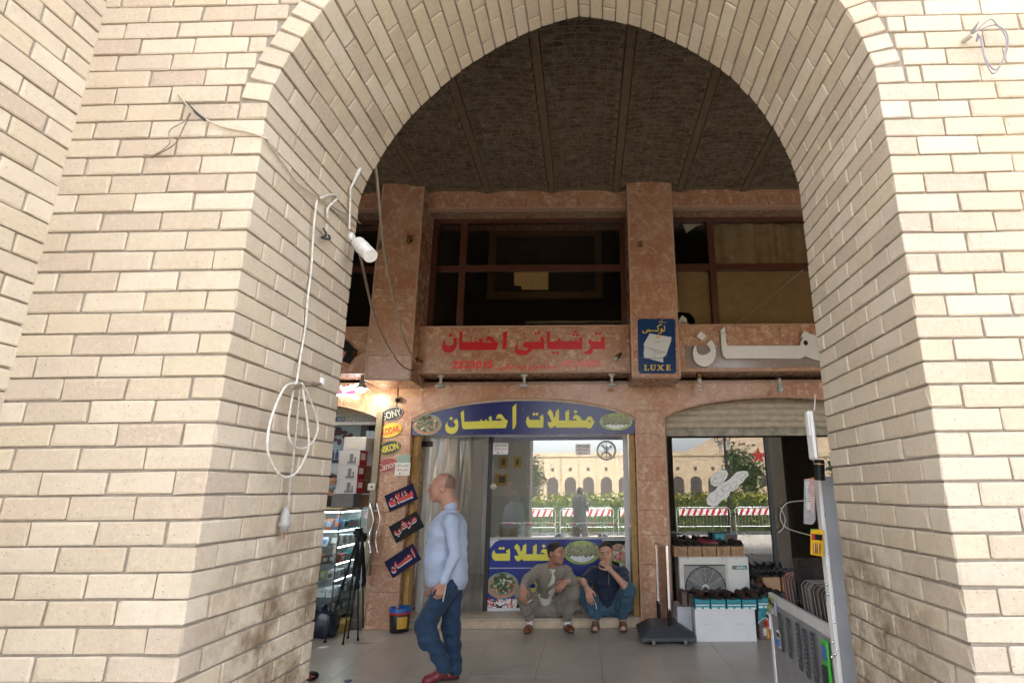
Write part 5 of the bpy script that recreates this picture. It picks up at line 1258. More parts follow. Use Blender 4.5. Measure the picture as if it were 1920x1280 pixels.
for i in range(10):
    shoe((rs.uniform(a.x+.05, b.x-.02), rs.uniform(7.12, 7.27), pz+.002+.055*(i//4)), rs.uniform(-2.6,-.6), 'shoe' if i % 2 else 'sandal', M_SHOER if i == 8 else M_SHOEB, 'black shoe in the heap beside the teal boxes, %s' % pile[i] if i != 8 else 'dark red sandal lying on top of the black shoe heap', 'heap of shoes', rs.uniform(-.2,.2))
for i in range(6):
    shoe((P(1416+i*15, 1076, 7.5).x, 7.5, P(1440, 1082, 7.35).z+.002), -1.4+rs.uniform(-.2,.2), 'shoe', M_SHOEB, 'black buckled shoe in the back row, %s from the air conditioner' % ['first','second','third','fourth','fifth','sixth'][i], 'back row of black shoes')
# ------------------------------------------------------------------ pavement sign on a weighted base
ps = thing('pavement_sign', 'thin framed pavement sign seen edge on, standing in a dark grey rolling base', 'sign stand', (.95, 6.85, 0))
M_BASE = mat('dark_grey_plastic', (.045,.05,.058), .45, var=.12)
bx, by = (P(1200,1195,6.8).x+P(1302,1195,6.8).x)/2, 6.97; hw, hd = .295, .33
k = MB(); vs_ = [(bx-hw,by-hd,.04),(bx+hw,by-hd,.04),(bx+hw,by+hd,.04),(bx-hw,by+hd,.04),(bx-hw,by-hd,.075),(bx+hw,by-hd,.075),(bx+hw,by+hd,.075),(bx-hw,by+hd,.075),(bx-hw*.55,by-hd*.62,.165),(bx+hw*.55,by-hd*.62,.165),(bx+hw*.55,by+hd*.62,.165),(bx-hw*.55,by+hd*.62,.165)]
k.add(vs_, [(0,3,2,1),(0,1,5,4),(1,2,6,5),(2,3,7,6),(3,0,4,7),(4,5,9,8),(5,6,10,9),(6,7,11,10),(7,4,8,11),(8,9,10,11)]); k.build('base', M_BASE, ps)
for x in (bx-.17, bx+.17): k = MB(); k.cyl((x-.016, by-hd-.005, .035), (x+.016, by-hd-.005, .035), .035, n=14); k.build('wheel', mat('grey_rubber', (.12,.12,.12), .6), ps)
xn = P(1253, 1100, 6.78).x; xf = P(1234, 1080, 7.2).x; zt_n = P(1248, 1022, 6.78).z; zb_n = .32
k = MB(); d = Vector((xf-xn, .44, 0)).normalized(); nrm = Vector((d.y, -d.x, 0))*.012; p0 = Vector((xn, 6.76, 0)); p1 = p0 + d*.5
def bar(a, b, w): k.prism([a-nrm*w, a+nrm*w, b+nrm*w, b-nrm*w], (0,0,0.0001))
for (aa, bb, z0, z1) in ((p0, p0+d*.03, zb_n, zt_n), (p1-d*.03, p1, zb_n, zt_n), (p0+d*.03, p1-d*.03, zt_n-.03, zt_n), (p0+d*.03, p1-d*.03, zb_n, zb_n+.03)):
    k.prism([aa-nrm+Vector((0,0,z0)), aa+nrm+Vector((0,0,z0)), bb+nrm+Vector((0,0,z0)), bb-nrm+Vector((0,0,z0))], (0,0,z1-z0))
k.build('frame', M_STEEL, ps)
k = MB(); k.prism([p0+d*.03-nrm*.3+Vector((0,0,zb_n+.03)), p0+d*.03+nrm*.3+Vector((0,0,zb_n+.03)), p1-d*.03+nrm*.3+Vector((0,0,zb_n+.03)), p1-d*.03-nrm*.3+Vector((0,0,zb_n+.03))], (0,0,zt_n-zb_n-.06)); k.build('panel', make_glass('sign_cover', 2.0, (.66,.60,.56), .08), ps)
for q in (p0+d*.02, p1-d*.02): k = MB(); k.cyl((q.x,q.y,.13),(q.x,q.y,zb_n+.02),.022,n=10); k.build('socket', M_BLACK, ps)
# ================================================================== camera shop: cabinet, goods, boxes
CY0, CY1 = 7.2, 7.88; cxr = P(639, 960, CY0).x; cxl = cxr - .95
zt = P(639, 955, CY0).z; cabz = [P(637, v, CY0).z for v in (957, 993, 1024, 1056, 1087, 1121, 1152)]
cab = thing('display_cabinet', 'glass display cabinet of cameras and phones beside the brick arch', 'cabinet', ((cxl+cxr)/2, 7.5, 0))
M_CABF = mat('cabinet_frame', (.06,.065,.07), .4, .4)
for x in (cxl, cxr-.012):
    for y in (CY0, CY1-.012): k = MB(); k.box((x, y, .1), (x+.012, y+.012, zt)); k.build('post', M_CABF, cab)
for z in cabz:
    k = MB(); k.rbox((cxl+.013, CY0+.01, z-.008), (cxr-.004, CY1-.013, z), .002); k.build('shelf', mat('shelf_glass_edge', (.10,.16,.17), .15, var=.05), cab)
k = MB(); k.box((cxl+.013, CY0+.003, cabz[-1]), (cxr-.013, CY0+.006, zt-.01)); k.build('pane', M_CASE, cab)
k = MB(); k.box((cxr-.006, CY0+.013, cabz[-1]), (cxr-.003, CY1-.013, zt-.01)); k.build('pane', M_CASE, cab)
k = MB(); k.box((cxl+.013, CY1-.011, .12), (cxr-.013, CY1-.006, zt-.01)); k.build('back_panel', mat('cabinet_back', (.34,.36,.37), .6), cab)
k = MB(); k.rbox((cxl, CY0-.01, zt), (cxr+.02, CY1, zt+.022), .003); k.build('top', mat('pale_wood', (.50,.38,.24), .6, var=.15), cab)
k = MB(); k.rbox((cxl, CY0, cabz[-1]-.07), (cxr, CY1, cabz[-1]-.009), .004); k.build('plinth', mat('cabinet_plinth', (.16,.16,.15), .6), cab)
M_TUBE = mat('strip_glow', (1,1,1), .5, emit=(.9,.96,1), estr=3, var=0)
for z in (cabz[0]-.02, cabz[1]-.02): k = MB(); k.cyl((cxl+.03, CY0+.03, z), (cxr-.02, CY0+.03, z), .007, n=8); k.build('glow_strip', M_TUBE, cab)
GM_ = [mat('goods_'+n, c, .45, var=.2, vscale=40) for n, c in (('blue', (.06,.16,.42)), ('pale', (.55,.57,.60)), ('teal', (.02,.20,.20)), ('black', (.02,.02,.022)), ('orange', (.48,.13,.05)), ('silver', (.36,.37,.38)), ('red', (.40,.02,.02)), ('olive', (.30,.32,.12)), ('sky', (.22,.42,.62)))]
GN = ['blue', 'pale', 'teal', 'black', 'orange', 'silver', 'red', 'yellow green', 'sky blue']
rs = random.Random(21); rows = [([0,4,8,0,8,2,2], .13), ([3,5,5,3,1,1,1], .12), ([3,3,4,1,6,2,2], .10), ([5,7,3,5,5,3,5], .10), ([1,1,3,3,5,3,3], .11), ([1,5,0,3,3,3,3], .10)]
ords = ['first', 'second', 'third', 'fourth', 'fifth', 'sixth', 'seventh']; shelfn = ['top', 'second', 'third', 'fourth', 'fifth', 'lowest']
for r, (cols_, hh) in enumerate(rows):
    zb = cabz[r+1]+.001; x = cxr - .03
    for i, ci in enumerate(cols_):
        side = i >= 4
        if not side: w = rs.uniform(.07, .11); x0 = x-w; x = x0-.012; y0 = CY0+.05+rs.uniform(0,.03); d = .1
        else: w = rs.uniform(.1,.14); x0 = cxr-.012-w; y0 = CY0+.16+(i-4)*.165; d = .145
        h = min(hh*rs.uniform(.75, 1.05), cabz[r]-zb-.03)
        lab = '%s boxed item on the %s cabinet shelf, %s %s' % (GN[ci], shelfn[r], ords[i] if not side else ords[i-4], 'along the front' if not side else 'along the side pane')
        t = thing('boxed_item', lab, 'goods', (x0+w/2, y0+d/2, zb), 'goods in the glass cabinet'); k = MB()
        if not side and r in (0, 1):                         # leaning packs
            k.prism([(x0, y0, zb), (x0+w, y0, zb), (x0+w, y0+.05, zb+h), (x0, y0+.05, zb+h)], (0, .02, 0))
        else: k.rbox((x0, y0, zb), (x0+w, y0+d, zb+h), .004)
        k.build('body', GM_[ci], t)
        k = MB(); mi = GM_[(ci+4) % 9 if ci != 3 else 5]
        if not side and r in (2, 3, 5): k.lathe([(.0001,.025),(.016,.03),(.022,.028),(.026,0)], frame_M((x0+w/2, y0-.001, zb+h*.5), (1,0,0), (0,0,1)), 14); k.build('lens', GM_[3] if ci == 5 else GM_[5], t)
        elif not side:
            if r in (0, 1): k.prism([(x0+w*.2, y0+.008, zb+h*.25), (x0+w*.8, y0+.008, zb+h*.25), (x0+w*.8, y0+.034, zb+h*.75), (x0+w*.2, y0+.034, zb+h*.75)], (0,-.004,0))
            else: k.box((x0+w*.45, y0-.002, zb+h*.5), (x0+w*.9, y0-.0005, zb+h*.85))
            k.build('printed_panel', mi, t)
        else: k.box((x0+w+.0005, y0+d*.2, zb+h*.25), (x0+w+.002, y0+d*.75, zb+h*.8)); k.build('printed_panel', mi, t)
for z in cabz[:5]: k = MB(); k.cyl((cxr-.022, CY0+.08, z-.018), (cxr-.022, CY1-.05, z-.018), .006, n=8); k.build('glow_strip', M_TUBE, cab)  # side strips added to light the goods behind the side pane
# boxes stacked on the cabinet
M_BOXW = mat('white_phone_box', (.52,.51,.52), .6, var=.05); M_BOXR = mat('red_box_side', (.42,.015,.03), .5, var=.08); M_BOXG = mat('grey_phone_box', (.13,.125,.125), .5, var=.15); M_BOXB = mat('brown_box_side', (.16,.075,.03), .6, var=.15)
vb = [951, 925.5, 899, 872, 844, 819]; bn = ['lowest', 'second', 'third', 'fourth', 'topmost']
ul = [623, 631.5, 634, 637, 646]; ur = [661, 667, 669, 673, 685]
for i in range(5):
    a, b = P(ul[i], vb[i+1], CY0+.08), P(ur[i], vb[i], CY0+.08); zb = zt+.023 if i == 0 else zprev+.001; z1 = a.z
    lab = {0: 'dark grey box at the bottom of the stack on the glass cabinet', 4: 'pale printed box topmost of the stack on the glass cabinet'}.get(i, 'white telephone box with a red side, %s in the stack on the glass cabinet' % bn[i])
    t = thing('phone_box', lab, 'box', ((a.x+b.x)/2, CY0+.2, zb), 'telephone boxes stacked on the cabinet'); k = MB(); k.rbox((a.x, CY0+.08, zb), (b.x, CY0+.34, z1), .003); k.build('carton', M_BOXG if i == 0 else M_BOXW, t)
    if 0 < i < 4:
        k = MB(); k.box((b.x+.0005, CY0+.082, zb+.002), (b.x+.0025, CY0+.33, z1-.002)); k.build('red_side', M_BOXR, t)
        k = MB(); k.box((b.x+.003, CY0+.12, zb+.07), (b.x+.0045, CY0+.26, z1-.03)); k.build('label', M_PAPER, t)
        c = Vector((a.x+(b.x-a.x)*.62, CY0+.078, (zb+z1)/2-.02)); k = MB(); k.rbox(c+Vector((-.025,-.002,-.03)), c+Vector((.02,.001,.07)), .002); k.rbox(c+Vector((-.05,-.002,-.05)), c+Vector((.06,.001,-.025)), .002); k.rbox(c+Vector((.035,-.002,-.024)), c+Vector((.055,.001,.03)), .002); k.build('printed_phone', mat('phone_print', (.16,.16,.17), .5), t)
    if i == 4: k = MB(); k.prism([(a.x+.05,CY0+.079,zb+.03),(a.x+.1,CY0+.079,zb+.07),(a.x+.17,CY0+.079,zb+.05),(b.x-.04,CY0+.079,zb+.04)], (0,-.001,0)); k.build('printed_panel', mat('pale_warm_print', (.62,.55,.45), .6), t)
    zprev = z1
    if i < 4:
        t2, a2, b2 = carton(ur[i]+(16 if 0 < i < 4 else 12), vb[i+1]+1, ur[i]+34, vb[i], CY0+.36, .2, M_BOXB if i != 3 else M_BOXW, '%s box end beside the telephone boxes, %s in its stack' % ('brown' if i != 3 else 'white', bn[i]), 'phone_box', 'box ends beside the telephone boxes', zb)
# shutter box, small maker's plate, wall poster, shelf of dark cases behind
YL = YG-.10
k = MB(); lz1 = P(700, 772, YL).z; lz0 = P(700, 796, YL).z
cs = thing('shopfront', 'camera shop front with its roller shutter box, glass door and curved steel handles', 'shop front', (-4.2, YL, 0))
for i, (v0, v1, m) in enumerate(((760, 776, M_SHUT), (777, 791, mat('perforated_panel', (.40,.39,.36), .7, var=.6, vscale=55)), (791.5, 796, M_ALU))): rect(540, v0, 707, v1, YL-(.02 if i == 2 else 0), .08, 'shutter_box', m, cs)
rect(628, 781, 646.5, 789.5, YL-.006, .005, 'maker_plate', mat('plate_blue', (.07,.16,.25), .4), cs)
text_at('NY', 634, 646, 782.5, 788.5, YL-.0075, M_PLET, cs, .01)
M_DOORF = mat('bronze_door_frame', (.20,.17,.12), .4, .3)
lx = PIER[1][0]
k = MB(); k.rbox((lx-.10, YW+.10, 0), (lx-.03, YW+.16, P(705,800,YW+.1).z), .004); k.build('door_frame', M_DOORF, cs)
a, b = P(697, 772, YW-.045), P(711, 1078, YW-.045); a.x, b.x = P(693, 925, YW-.045).x, P(705, 925, YW-.045).x; k = MB(); k.rbox((a.x, YW-.045, b.z), (b.x, YW-.012, a.z), .004); k.build('door_stile', M_DOORF, cs)
k = MB(); k.box((lx-.22, YW+.12, .05), (lx-.101, YW+.126, P(705,800,YW+.1).z-.05)); k.build('glass_door', M_CASE, cs)
for du, nm in ((0, 0), (12.5, 1)):
    pts = Q(YW-.085, *[(u+du, v) for u, v in ((694,943),(697,957),(700,972),(698,985),(694,1000),(692,1010),(693,1025),(696,1036))])
    k = MB(); k.tube(pts, .012, 8, sub=4); k.build('door_handle', M_STEEL, cs)
for v in (957, 1024): k = MB(); k.cyl(P(697 if v < 1000 else 693, v, YW-.075), P(709 if v < 1000 else 705, v, YW-.075), .006, n=8); k.build('handle_bracket', M_STEEL, cs)
k = MB(); k.rbox(P(691, 906, YW-.05), P(703, 919, YW-.075), .006); k.build('lock_plate', mat('clear_lock_plate', (.55,.54,.50), .3), cs); k = MB(); c = P(697, 912, YW-.078); k.lathe([(.0001,.012),(.014,.01),(.018,0)], frame_M(c, (1,0,0), (0,0,1)), 14); k.build('lock', M_STEEL, cs)
pw = thing('wall_poster', 'pale blue poster with purple cloud shapes inside the camera shop', 'poster', P(650, 850, 8.5))
a, b = P(600, 797, 8.5), P(682, 850, 8.5); k = MB(); k.box((a.x, 8.5, b.z), (b.x, 8.505, a.z)); k.build('sheet', mat('poster_sky', (.40,.55,.62), .5, var=.15, vscale=3), pw)
k = MB(); rs = random.Random(8); M0 = fM(640, 815, 8.495); s = pxm(8.5)
for i in range(14): ell(M0, rs.uniform(-16, 20)*s, rs.uniform(-16, 12)*s, rs.uniform(3, 8)*s, rs.uniform(2.5, 6)*s, .001+i*.0002, 0, k, 12)
k.build('printed_clouds', mat('poster_purple', (.12,.07,.10), .5, var=.2), pw)
for i in range(5):
    c = P(624+i*8, 850, 8.2); q = MB(); q.cyl(c+Vector((0,0,-.08)), c+Vector((0,0,.02)), .022, n=10); q.cyl(c+Vector((0,0,.02)), c+Vector((0,0,.06)), .009, n=8); top(q.build('bottle', mat('deep_blue_bottle', (.03,.05,.20), .3)), 'small dark blue bottle on the camera shop wall shelf, %s in its row' % ords[i], 'bottle', 'bottles on the wall shelf')
a, b = P(605, 862, 8.15), P(700, 866, 8.15); k = MB(); k.box((a.x, 8.12, b.z), (b.x, 8.4, a.z)); top(k.build('wall_shelf', M_DKMET), 'dark wall shelf carrying small blue bottles inside the camera shop', 'shelf')
for i, (u0, u1) in enumerate(((677,689),(690,698),(699,706))):
    t, a, b = carton(u0, 797, u1, 842, 8.0, .25, [mat('charcoal_case', (.05,.05,.055), .5), M_BLACK, M_BLACK][i], 'dark case standing on edge high in the camera shop, %s from the poster' % ords[i], 'case', 'dark cases beside the poster', None, 'case')
a, b = P(672, 843, 7.98), P(710, 846, 7.98); k = MB(); k.box((a.x, 7.98, b.z), (b.x, 8.3, a.z-.002)); top(k.build('wall_shelf', M_DKMET), 'dark shelf under the black cases beside the camera shop door', 'shelf')
# lit lettering and the lit shade lamp
ls = thing('lit_sign', 'lit white outlined lettering with purple fill on the marble over the camera shop', 'sign', P(655, 742, YW-.03))
M_LIT = mat('lit_outline', (1,1,1), .5, emit=(1,.96,.98), estr=3.0, var=0); M_PUR = mat('purple_letter_face', (.30,.07,.17), .4)
zl = lambda pts: [P(600+x/10.667, 700+y/10.667, YW-.03) for x, y in pts]
k = MB(); k.prism(zl([(345,420),(420,330),(460,300),(480,340),(540,280),(590,270),(640,250),(690,330),(680,420)]), (0,.025,0)); k.build('letter', M_PUR, ls)
k = MB()
for q in ([(345,435),(470,430),(690,435)],[(425,250),(430,300),(465,290),(470,400),(520,300),(545,275),(550,330),(590,335),(590,280),(625,240),(655,290),(640,330)],[(470,410),(510,350)],[(700,330),(720,270),(760,300),(720,320)],[(700,220),(730,235),(760,215),(745,255),(715,250),(700,222)],[(640,445),(690,490),(740,440)],[(770,320),(800,260)]): k.tube([p+Vector((0,-.008,0)) for p in zl(q)], .0075, 6, sub=3)
k.build('lit_outline', M_LIT, ls)
M_GREYM = mat('grey_enamel', (.28,.27,.24), .5); M_BULBON = mat('lit_bulb', (1,1,1), .5, emit=(1,.88,.68), estr=30, var=0)
def lampM(c): return Matrix.Translation(c)
lc = P(678, 724, YS-.02); sl = thing('shade_lamp', 'lit lamp with a conical grey shade hanging under the first pilaster', 'lamp', lc)
k = MB(); k.cyl(lc+Vector((0,0,.14)), lc+Vector((0,0,.06)), .022, n=10); k.build('socket', M_GREYM, sl)
k = MB(); k.lathe([(.025,.07),(.03,.04),(.09,-.035),(.085,-.035),(.026,.03)], lampM(lc), 20); k.build('shade', M_GREYM, sl)
k = MB(); k.ball(lc+Vector((0,0,-.045)), .05, 12, sq=(1,1,.7)); k.build('bulb', M_BULBON, sl)
pl_ = bpy.data.lights.new('lamp_light', 'POINT'); pl_.energy = 1.1; pl_.color = (1,.86,.62); pl_.shadow_soft_size = .05; po_ = bpy.data.objects.new('lamp_light', pl_); COL.objects.link(po_); po_.location = lc + Vector((.02,.0,-.10)); po_.parent = sl; po_.matrix_parent_inverse = WM[sl.name].inverted()
# cctv camera on the pier
cc = P(746, 749, YW-.03); t = thing('security_camera', 'small dome security camera on the marble above the oval signs', 'camera', cc); DM = frame_M(cc, (1,0,0), (0,-.35,1))
k = MB(); k.lathe([(.04,-.04),(.042,.0),(.036,.02)], DM, 18); k.build('housing', mat('beige_housing', (.42,.36,.30), .4), t); k = MB(); k.lathe([(.034,.02),(.03,.035),(.018,.044),(.0001,.047)], DM, 16); k.build('lens', M_BLACK, t)
# ================================================================== lamps on the facade
M_BRASS = mat('tarnished_brass', (.30,.19,.05), .3, 1., var=.3, vscale=40); M_PORC = mat('aged_porcelain', (.52,.48,.41), .35, var=.15, vscale=30); M_BULB = mat('unlit_frosted_bulb', (.42,.43,.43), .15, var=.05)
def spot(u, v, Y, rot, label, m=M_BRASS, bulb=False, L=.11):
    c = P(u, v, Y); t = thing('spot_lamp', label, 'lamp', c, 'brass spot lamps on the marble'); d = Vector((math.sin(rot)*.75, -.62, math.cos(rot)*.75)).normalized(); b = c+Vector((0,.03,0))
    k = MB(); k.lathe([(.0001,0),(.026,0),(.026,-.012)], frame_M(c, (1,0,0), (0,0,1)), 14); k.cyl(b, c+Vector((0,-.05,0)), .009, n=8); k.build('mount', m, t)
    k = MB(); q = c+Vector((0,-.055,0)); k.cyl(q-d*L*.45, q+d*L*.25, .019, n=12); k.cyl(q+d*L*.25, q+d*L*.5, .024, .03, 12); k.cyl(q-d*L*.55, q-d*L*.45, .012, n=10); k.build('holder', m, t)
    if bulb: k = MB(); k.cyl(q+d*L*.5, q+d*L*.75, .016, .02, 12); k.ball(q+d*L*.95, .03, 12); k.build('bulb', M_BULB, t)
spot(769, 453, YP, .35, 'dark brass spot lamp high on the left marble pilaster, nearer the window'); spot(716, 463, YP, .6, 'dark brass spot lamp on the left pilaster, crossed by the hanging cable')
spot(1200, 460, YP, 3.14, 'bare brass spot lamp holder on the right marble pilaster'); spot(1160, 668, YS, -2.45, 'bright brass spot lamp with a frosted bulb beside the red telephone number', M_BRASS, True); spot(789, 677, YS, -1.1, 'stubby brass spot lamp at the left end of the lettered band', M_BRASS, False, .09); spot(667, 664, YS, .8, 'brass spot lamp beside the black raised letter')
def mushroom(u, label):
    c = P(u, 705, (YS+YW)/2-.05); c.z = ZS0-.003; t = thing('lamp_holder', label, 'lamp', c, 'porcelain lamps under the lettered band')
    k = MB(); k.lathe([(.0001,0),(.05,0),(.05,-.012),(.03,-.03),(.02,-.035)], lampM(c), 18); k.build('rose', M_PORC, t); k = MB(); k.lathe([(.02,-.03),(.017,-.06),(.021,-.09),(.02,-.105)], lampM(c), 14); k.build('stem', M_PORC, t)
    k = MB(); k.lathe([(.02,-.10),(.032,-.118),(.065,-.135),(.066,-.148),(.055,-.16),(.0001,-.168)], lampM(c), 20); k.build('reflector_bulb', M_BULB, t)
mushroom(827, 'porcelain reflector lamp under the lettered band, nearest the left pilaster'); mushroom(983, 'porcelain reflector lamp under the middle of the lettered band'); mushroom(1147, 'porcelain reflector lamp under the lettered band, nearest the right pilaster')
c = P(1311, 706, 7.25); c.z = ZS0-.003; t = thing('lamp_holder', 'spiral energy saving lamp under the band with raised white letters', 'lamp', c)
k = MB(); k.lathe([(.0001,0),(.045,0),(.045,-.02),(.03,-.045),(.022,-.06)], lampM(c), 16); k.build('rose', M_BRASS, t); k = MB(); k.lathe([(.024,-.06),(.03,-.08),(.03,-.12),(.02,-.13)], lampM(c), 14); k.build('base', M_PORC, t)
k = MB(); k.tube([c+Vector(((.02+.01*math.sin(q*.13))*math.cos(q*.55), (.02+.01*math.sin(q*.13))*math.sin(q*.55), -.13-.0042*q)) for q in range(30)], .0075, 6); k.build('spiral_bulb', mat('spiral_glass', (.72,.71,.68), .2), t)
c = P(1460, 700, 7.2); t = thing('hanging_bulb', 'plain frosted light bulb hanging on a wire before the shutter', 'lamp', c); zc_ = P(1460, 718, 7.2).z
k = MB(); k.tube([P(1452, 686, YS-.01), P(1456, 700, 7.12), Vector((c.x, 7.2, zc_+.06))], .003, 5, sub=4); k.build('wire', M_CABG, t)
k = MB(); k.cyl((c.x,7.2,zc_+.06), (c.x,7.2,zc_), .021, .024, 12); k.build('socket', M_PORC, t); k = MB(); k.lathe([(.022,0),(.03,-.03),(.043,-.075),(.04,-.105),(.025,-.125),(.0001,-.132)], lampM((c.x,7.2,zc_)), 18); k.build('bulb', M_BULB, t)
# ================================================================== cables on the brickwork
def JL(u, v, out=.012):
    d = ray(u, v); o = Vector((0,0,EYE)); p0 = A(XL+out, 0, 0); t = (p0-o).dot(AX)/d.dot(AX); return o+d*t
def JR(u, v, out=.012):
    d = ray(u, v); o = Vector((0,0,EYE)); p0 = A(XR-out, 0, 0); t = (p0-o).dot(AX)/d.dot(AX); return o+d*t
def FP(u, v, out=.012):
    d = ray(u, v); o = Vector((0,0,EYE)); p0 = A(0, -out, 0); t = (p0-o).dot(AN)/d.dot(AN); return o+d*t
wire([FP(335,178,.0), FP(345,190,.03), FP(362,208,.03), FP(385,224,.02), FP(420,239,.012), FP(465,248,.010), FP(497,259,.008), JL(503,268,.010), JL(530,305,.012), JL(560,345,.014), JL(600,373,.014), JL(640,405,.012), JL(668,424,.010)], .0042, M_CABT, 'tan cable running from the wire ends on the left brick face round into the arch')
wire([FP(348,192,.03), FP(368,212,.028), FP(386,226,.02)], .006, M_CABB, 'black taped cable joint on the left brick face')
wire([FP(355,212,.03), FP(345,228,.03), FP(318,245,.03), FP(317,270,.03), FP(290,290,.03), FP(270,289,.02)], .0022, M_CABG, 'thin loose grey wire end hanging on the left brick face')
wire([FP(358,212,.03), FP(344,240,.03), FP(330,268,.03), FP(305,285,.03), FP(284,296,.02)], .0022, mat('brown_wire', (.20,.10,.07), .5), 'thin loose brown wire end beside the grey one')
wire([JL(594,377,.02), JL(588,430,.02), JL(584,500,.012), JL(577,560,.016), JL(573,610,.010), JL(564,665,.014), JL(556,718,.04)], .0052, M_CABW, 'white cable hanging straight down inside the left of the arch')
wire([JL(556,718,.04), JL(535,725,.05), JL(515,765,.05), JL(503,810,.05), JL(503,850,.05), JL(520,885,.05), JL(540,894,.055), JL(560,880,.06), JL(578,840,.06), JL(577,800,.06), JL(572,760,.06), JL(566,718,.05)], .0055, M_CABW, 'large loop of white cable hung on the iron bracket')
wire([JL(566,718,.06), JL(580,745,.06), JL(595,790,.06), JL(593,815,.06), JL(580,835,.06), JL(560,840,.05), JL(545,828,.05), JL(540,800,.045), JL(546,755,.045), JL(554,716,.045)], .0048, M_CABW, 'smaller loop of white cable hung on the iron bracket')
wire([JL(562,730,.05), JL(557,790,.045), JL(550,860,.04), JL(544,910,.035), JL(540,950,.03)], .005, mat('dirty_cable', (.38,.35,.31), .6, var=.4, vscale=60), 'dirty cable dropping from the bracket to the grey plug')
t = thing('cable_bracket', 'small rusty iron bracket holding the looped white cable', 'bracket', JL(575,720)); k = MB(); k.tube([JL(545,729,.06), JL(575,722,.04), JL(603,719,.0)], .006, 6); k.tube([JL(548,724,.06), JL(590,717,.02)], .005, 6); k.build('bar', mat('rusty_iron', (.26,.19,.14), .7, var=.3, vscale=50), t); k = MB(); k.box(JL(600,708,-.004), JL(608,722,.012)); k.build('plaster_patch', M_PAPER, t)
pc = JL(534, 975, .03); t = thing('power_plug', 'old grey power plug dangling on the left brick reveal', 'plug', pc); k = MB(); k.lathe([(.008,.055),(.017,.03),(.020,-.005),(.024,-.01),(.024,-.022),(.019,-.026),(.017,-.045),(.0001,-.046)], Matrix.Translation(pc), 14); k.build('body', mat('grey_bakelite', (.30,.29,.27), .5, var=.2), t)
for dx in (-.009, .009): k = MB(); k.cyl(pc+Vector((0,dx,-.045)), pc+Vector((0,dx,-.075)), .0035, n=6); k.build('pin', mat('brass_pin', (.35,.22,.12), .4, .8), t)
wire([JL(600,372,.015), JL(622,365,.02), JL(632,372,.02), JL(615,390,.02), JL(614,410,.015)], .006, M_CABW, 'short bent white cable stub near the arch edge')
wire([JL(604,376,.015), JL(640,398,.012), JL(660,405,.010), JL(676,420,.006)], .003, M_CABG, 'thin grey wire along the arch reveal beside the tan cable')
wire([JL(606,428,.012), JL(612,440,.03), JL(603,446,.03), JL(618,448,.02), JL(616,440,.012)], .005, M_CABB, 'knot of black tape on the arch reveal')
wire([JL(655,430,.02), JL(656,400,.02), JL(657,372,.02), JL(657,353,.02)], .0055, M_CABW, 'white cable rising from the white spotlight')
wire([JL(657,353,.02), JL(664,340,.03), JL(676,312,.035), JL(682,300,.03)], [.006,.006,.009,.013,.012,.008,.006], mat('white_tape', (.60,.58,.54), .7), 'white taped cable splice above the spotlight')
wire([JL(682,300,.03), JL(692,292,.03), P(700,300,2.95), P(706,330,3.1), P(712,400,3.4), P(720,470,4.0), P(738,560,5.2), P(760,640,6.3), P(785,690,YS-.06)], .0095, M_CABT, 'sagging tan cable crossing from the arch splice to the marble band')
wire([P(675,478,2.84), P(684,520,3.2), P(700,585,4.2), P(722,640,5.3), P(748,680,6.3), P(770,694,6.7), P(785,690,YS-.06)], .009, mat('brown_cable', (.24,.17,.12), .6), 'sagging brown cable crossing from the spotlight to the marble band')
wire([P(781,692,YS-.02), P(786,705,YS-.01), P(790,730,YW-.03), P(789,760,YW-.03), P(780,778,YW-.05), P(770,781,YW-.05)], .004, M_CABW, 'thin white wire looping down over the blue sign corner')
wl = JL(655, 446, .03); t = thing('spotlight', 'white cylindrical spotlight on a bracket at the left edge of the arch', 'lamp', wl)
k = MB(); k.lathe([(.0001,0),(.028,0),(.03,.012),(.02,.02)], frame_M(JL(657,446,.0), AN, Vector((0,0,1))), 16); k.build('mount', M_WHITE, t)
k = MB(); k.tube([wl, P(668,456,2.76), P(674,462,2.75)], .008, 8, sub=4); k.build('arm', M_PORC, t)
p0, p1 = P(672,456,2.74), P(695,480,2.68); d = (p1-p0).normalized(); k = MB(); k.cyl(p0, p1, .036, .037, 20); k.cyl(p0-d*.012, p0, .028, .036, 20); k.cyl(p0+d*.05, p0+d*.053, .0385, n=20); k.build('can', mat('chalky_white', (.66,.65,.61), .6, var=.12, vscale=30), t)
# the right side: string, conduit stub and wire loop
wire([JR(1505,507,.01), P(1440,560,4.6), P(1375,612,6.6), P(1322,642,YS-.07), P(1280,662,YS-.02), P(1250,668,YP-.02), P(1232,672,YP-.02), P(1197,671,YP-.02)], .0028, M_CABG, 'thin grey string stretched from the right reveal to the blue enamel plate')
t = thing('cable_conduit', 'cut grey conduit stub sticking out of the right brick face', 'conduit', FP(1812,75)); k = MB(); k.cyl(FP(1803,80,-.01), FP(1824,64,.05), .011, n=12); k.build('pipe', mat('pale_conduit', (.50,.46,.40), .6), t); k = MB(); k.cyl(FP(1822,62,.05), FP(1836,40,.085), .008, .001, 8); k.build('torn_end', mat('conduit_shade', (.22,.20,.18), .6), t)
wire([FP(1827,62,.05), FP(1845,44,.06), FP(1858,37,.06), FP(1868,45,.06), FP(1885,68,.06), FP(1886,95,.06), FP(1873,128,.05), FP(1861,138,.05), FP(1850,120,.05), FP(1843,98,.05), FP(1838,72,.05), FP(1832,64,.05)], .0028, mat('lilac_grey_wire', (.26,.23,.24), .5), 'loop of loose grey wire on the right brick face')
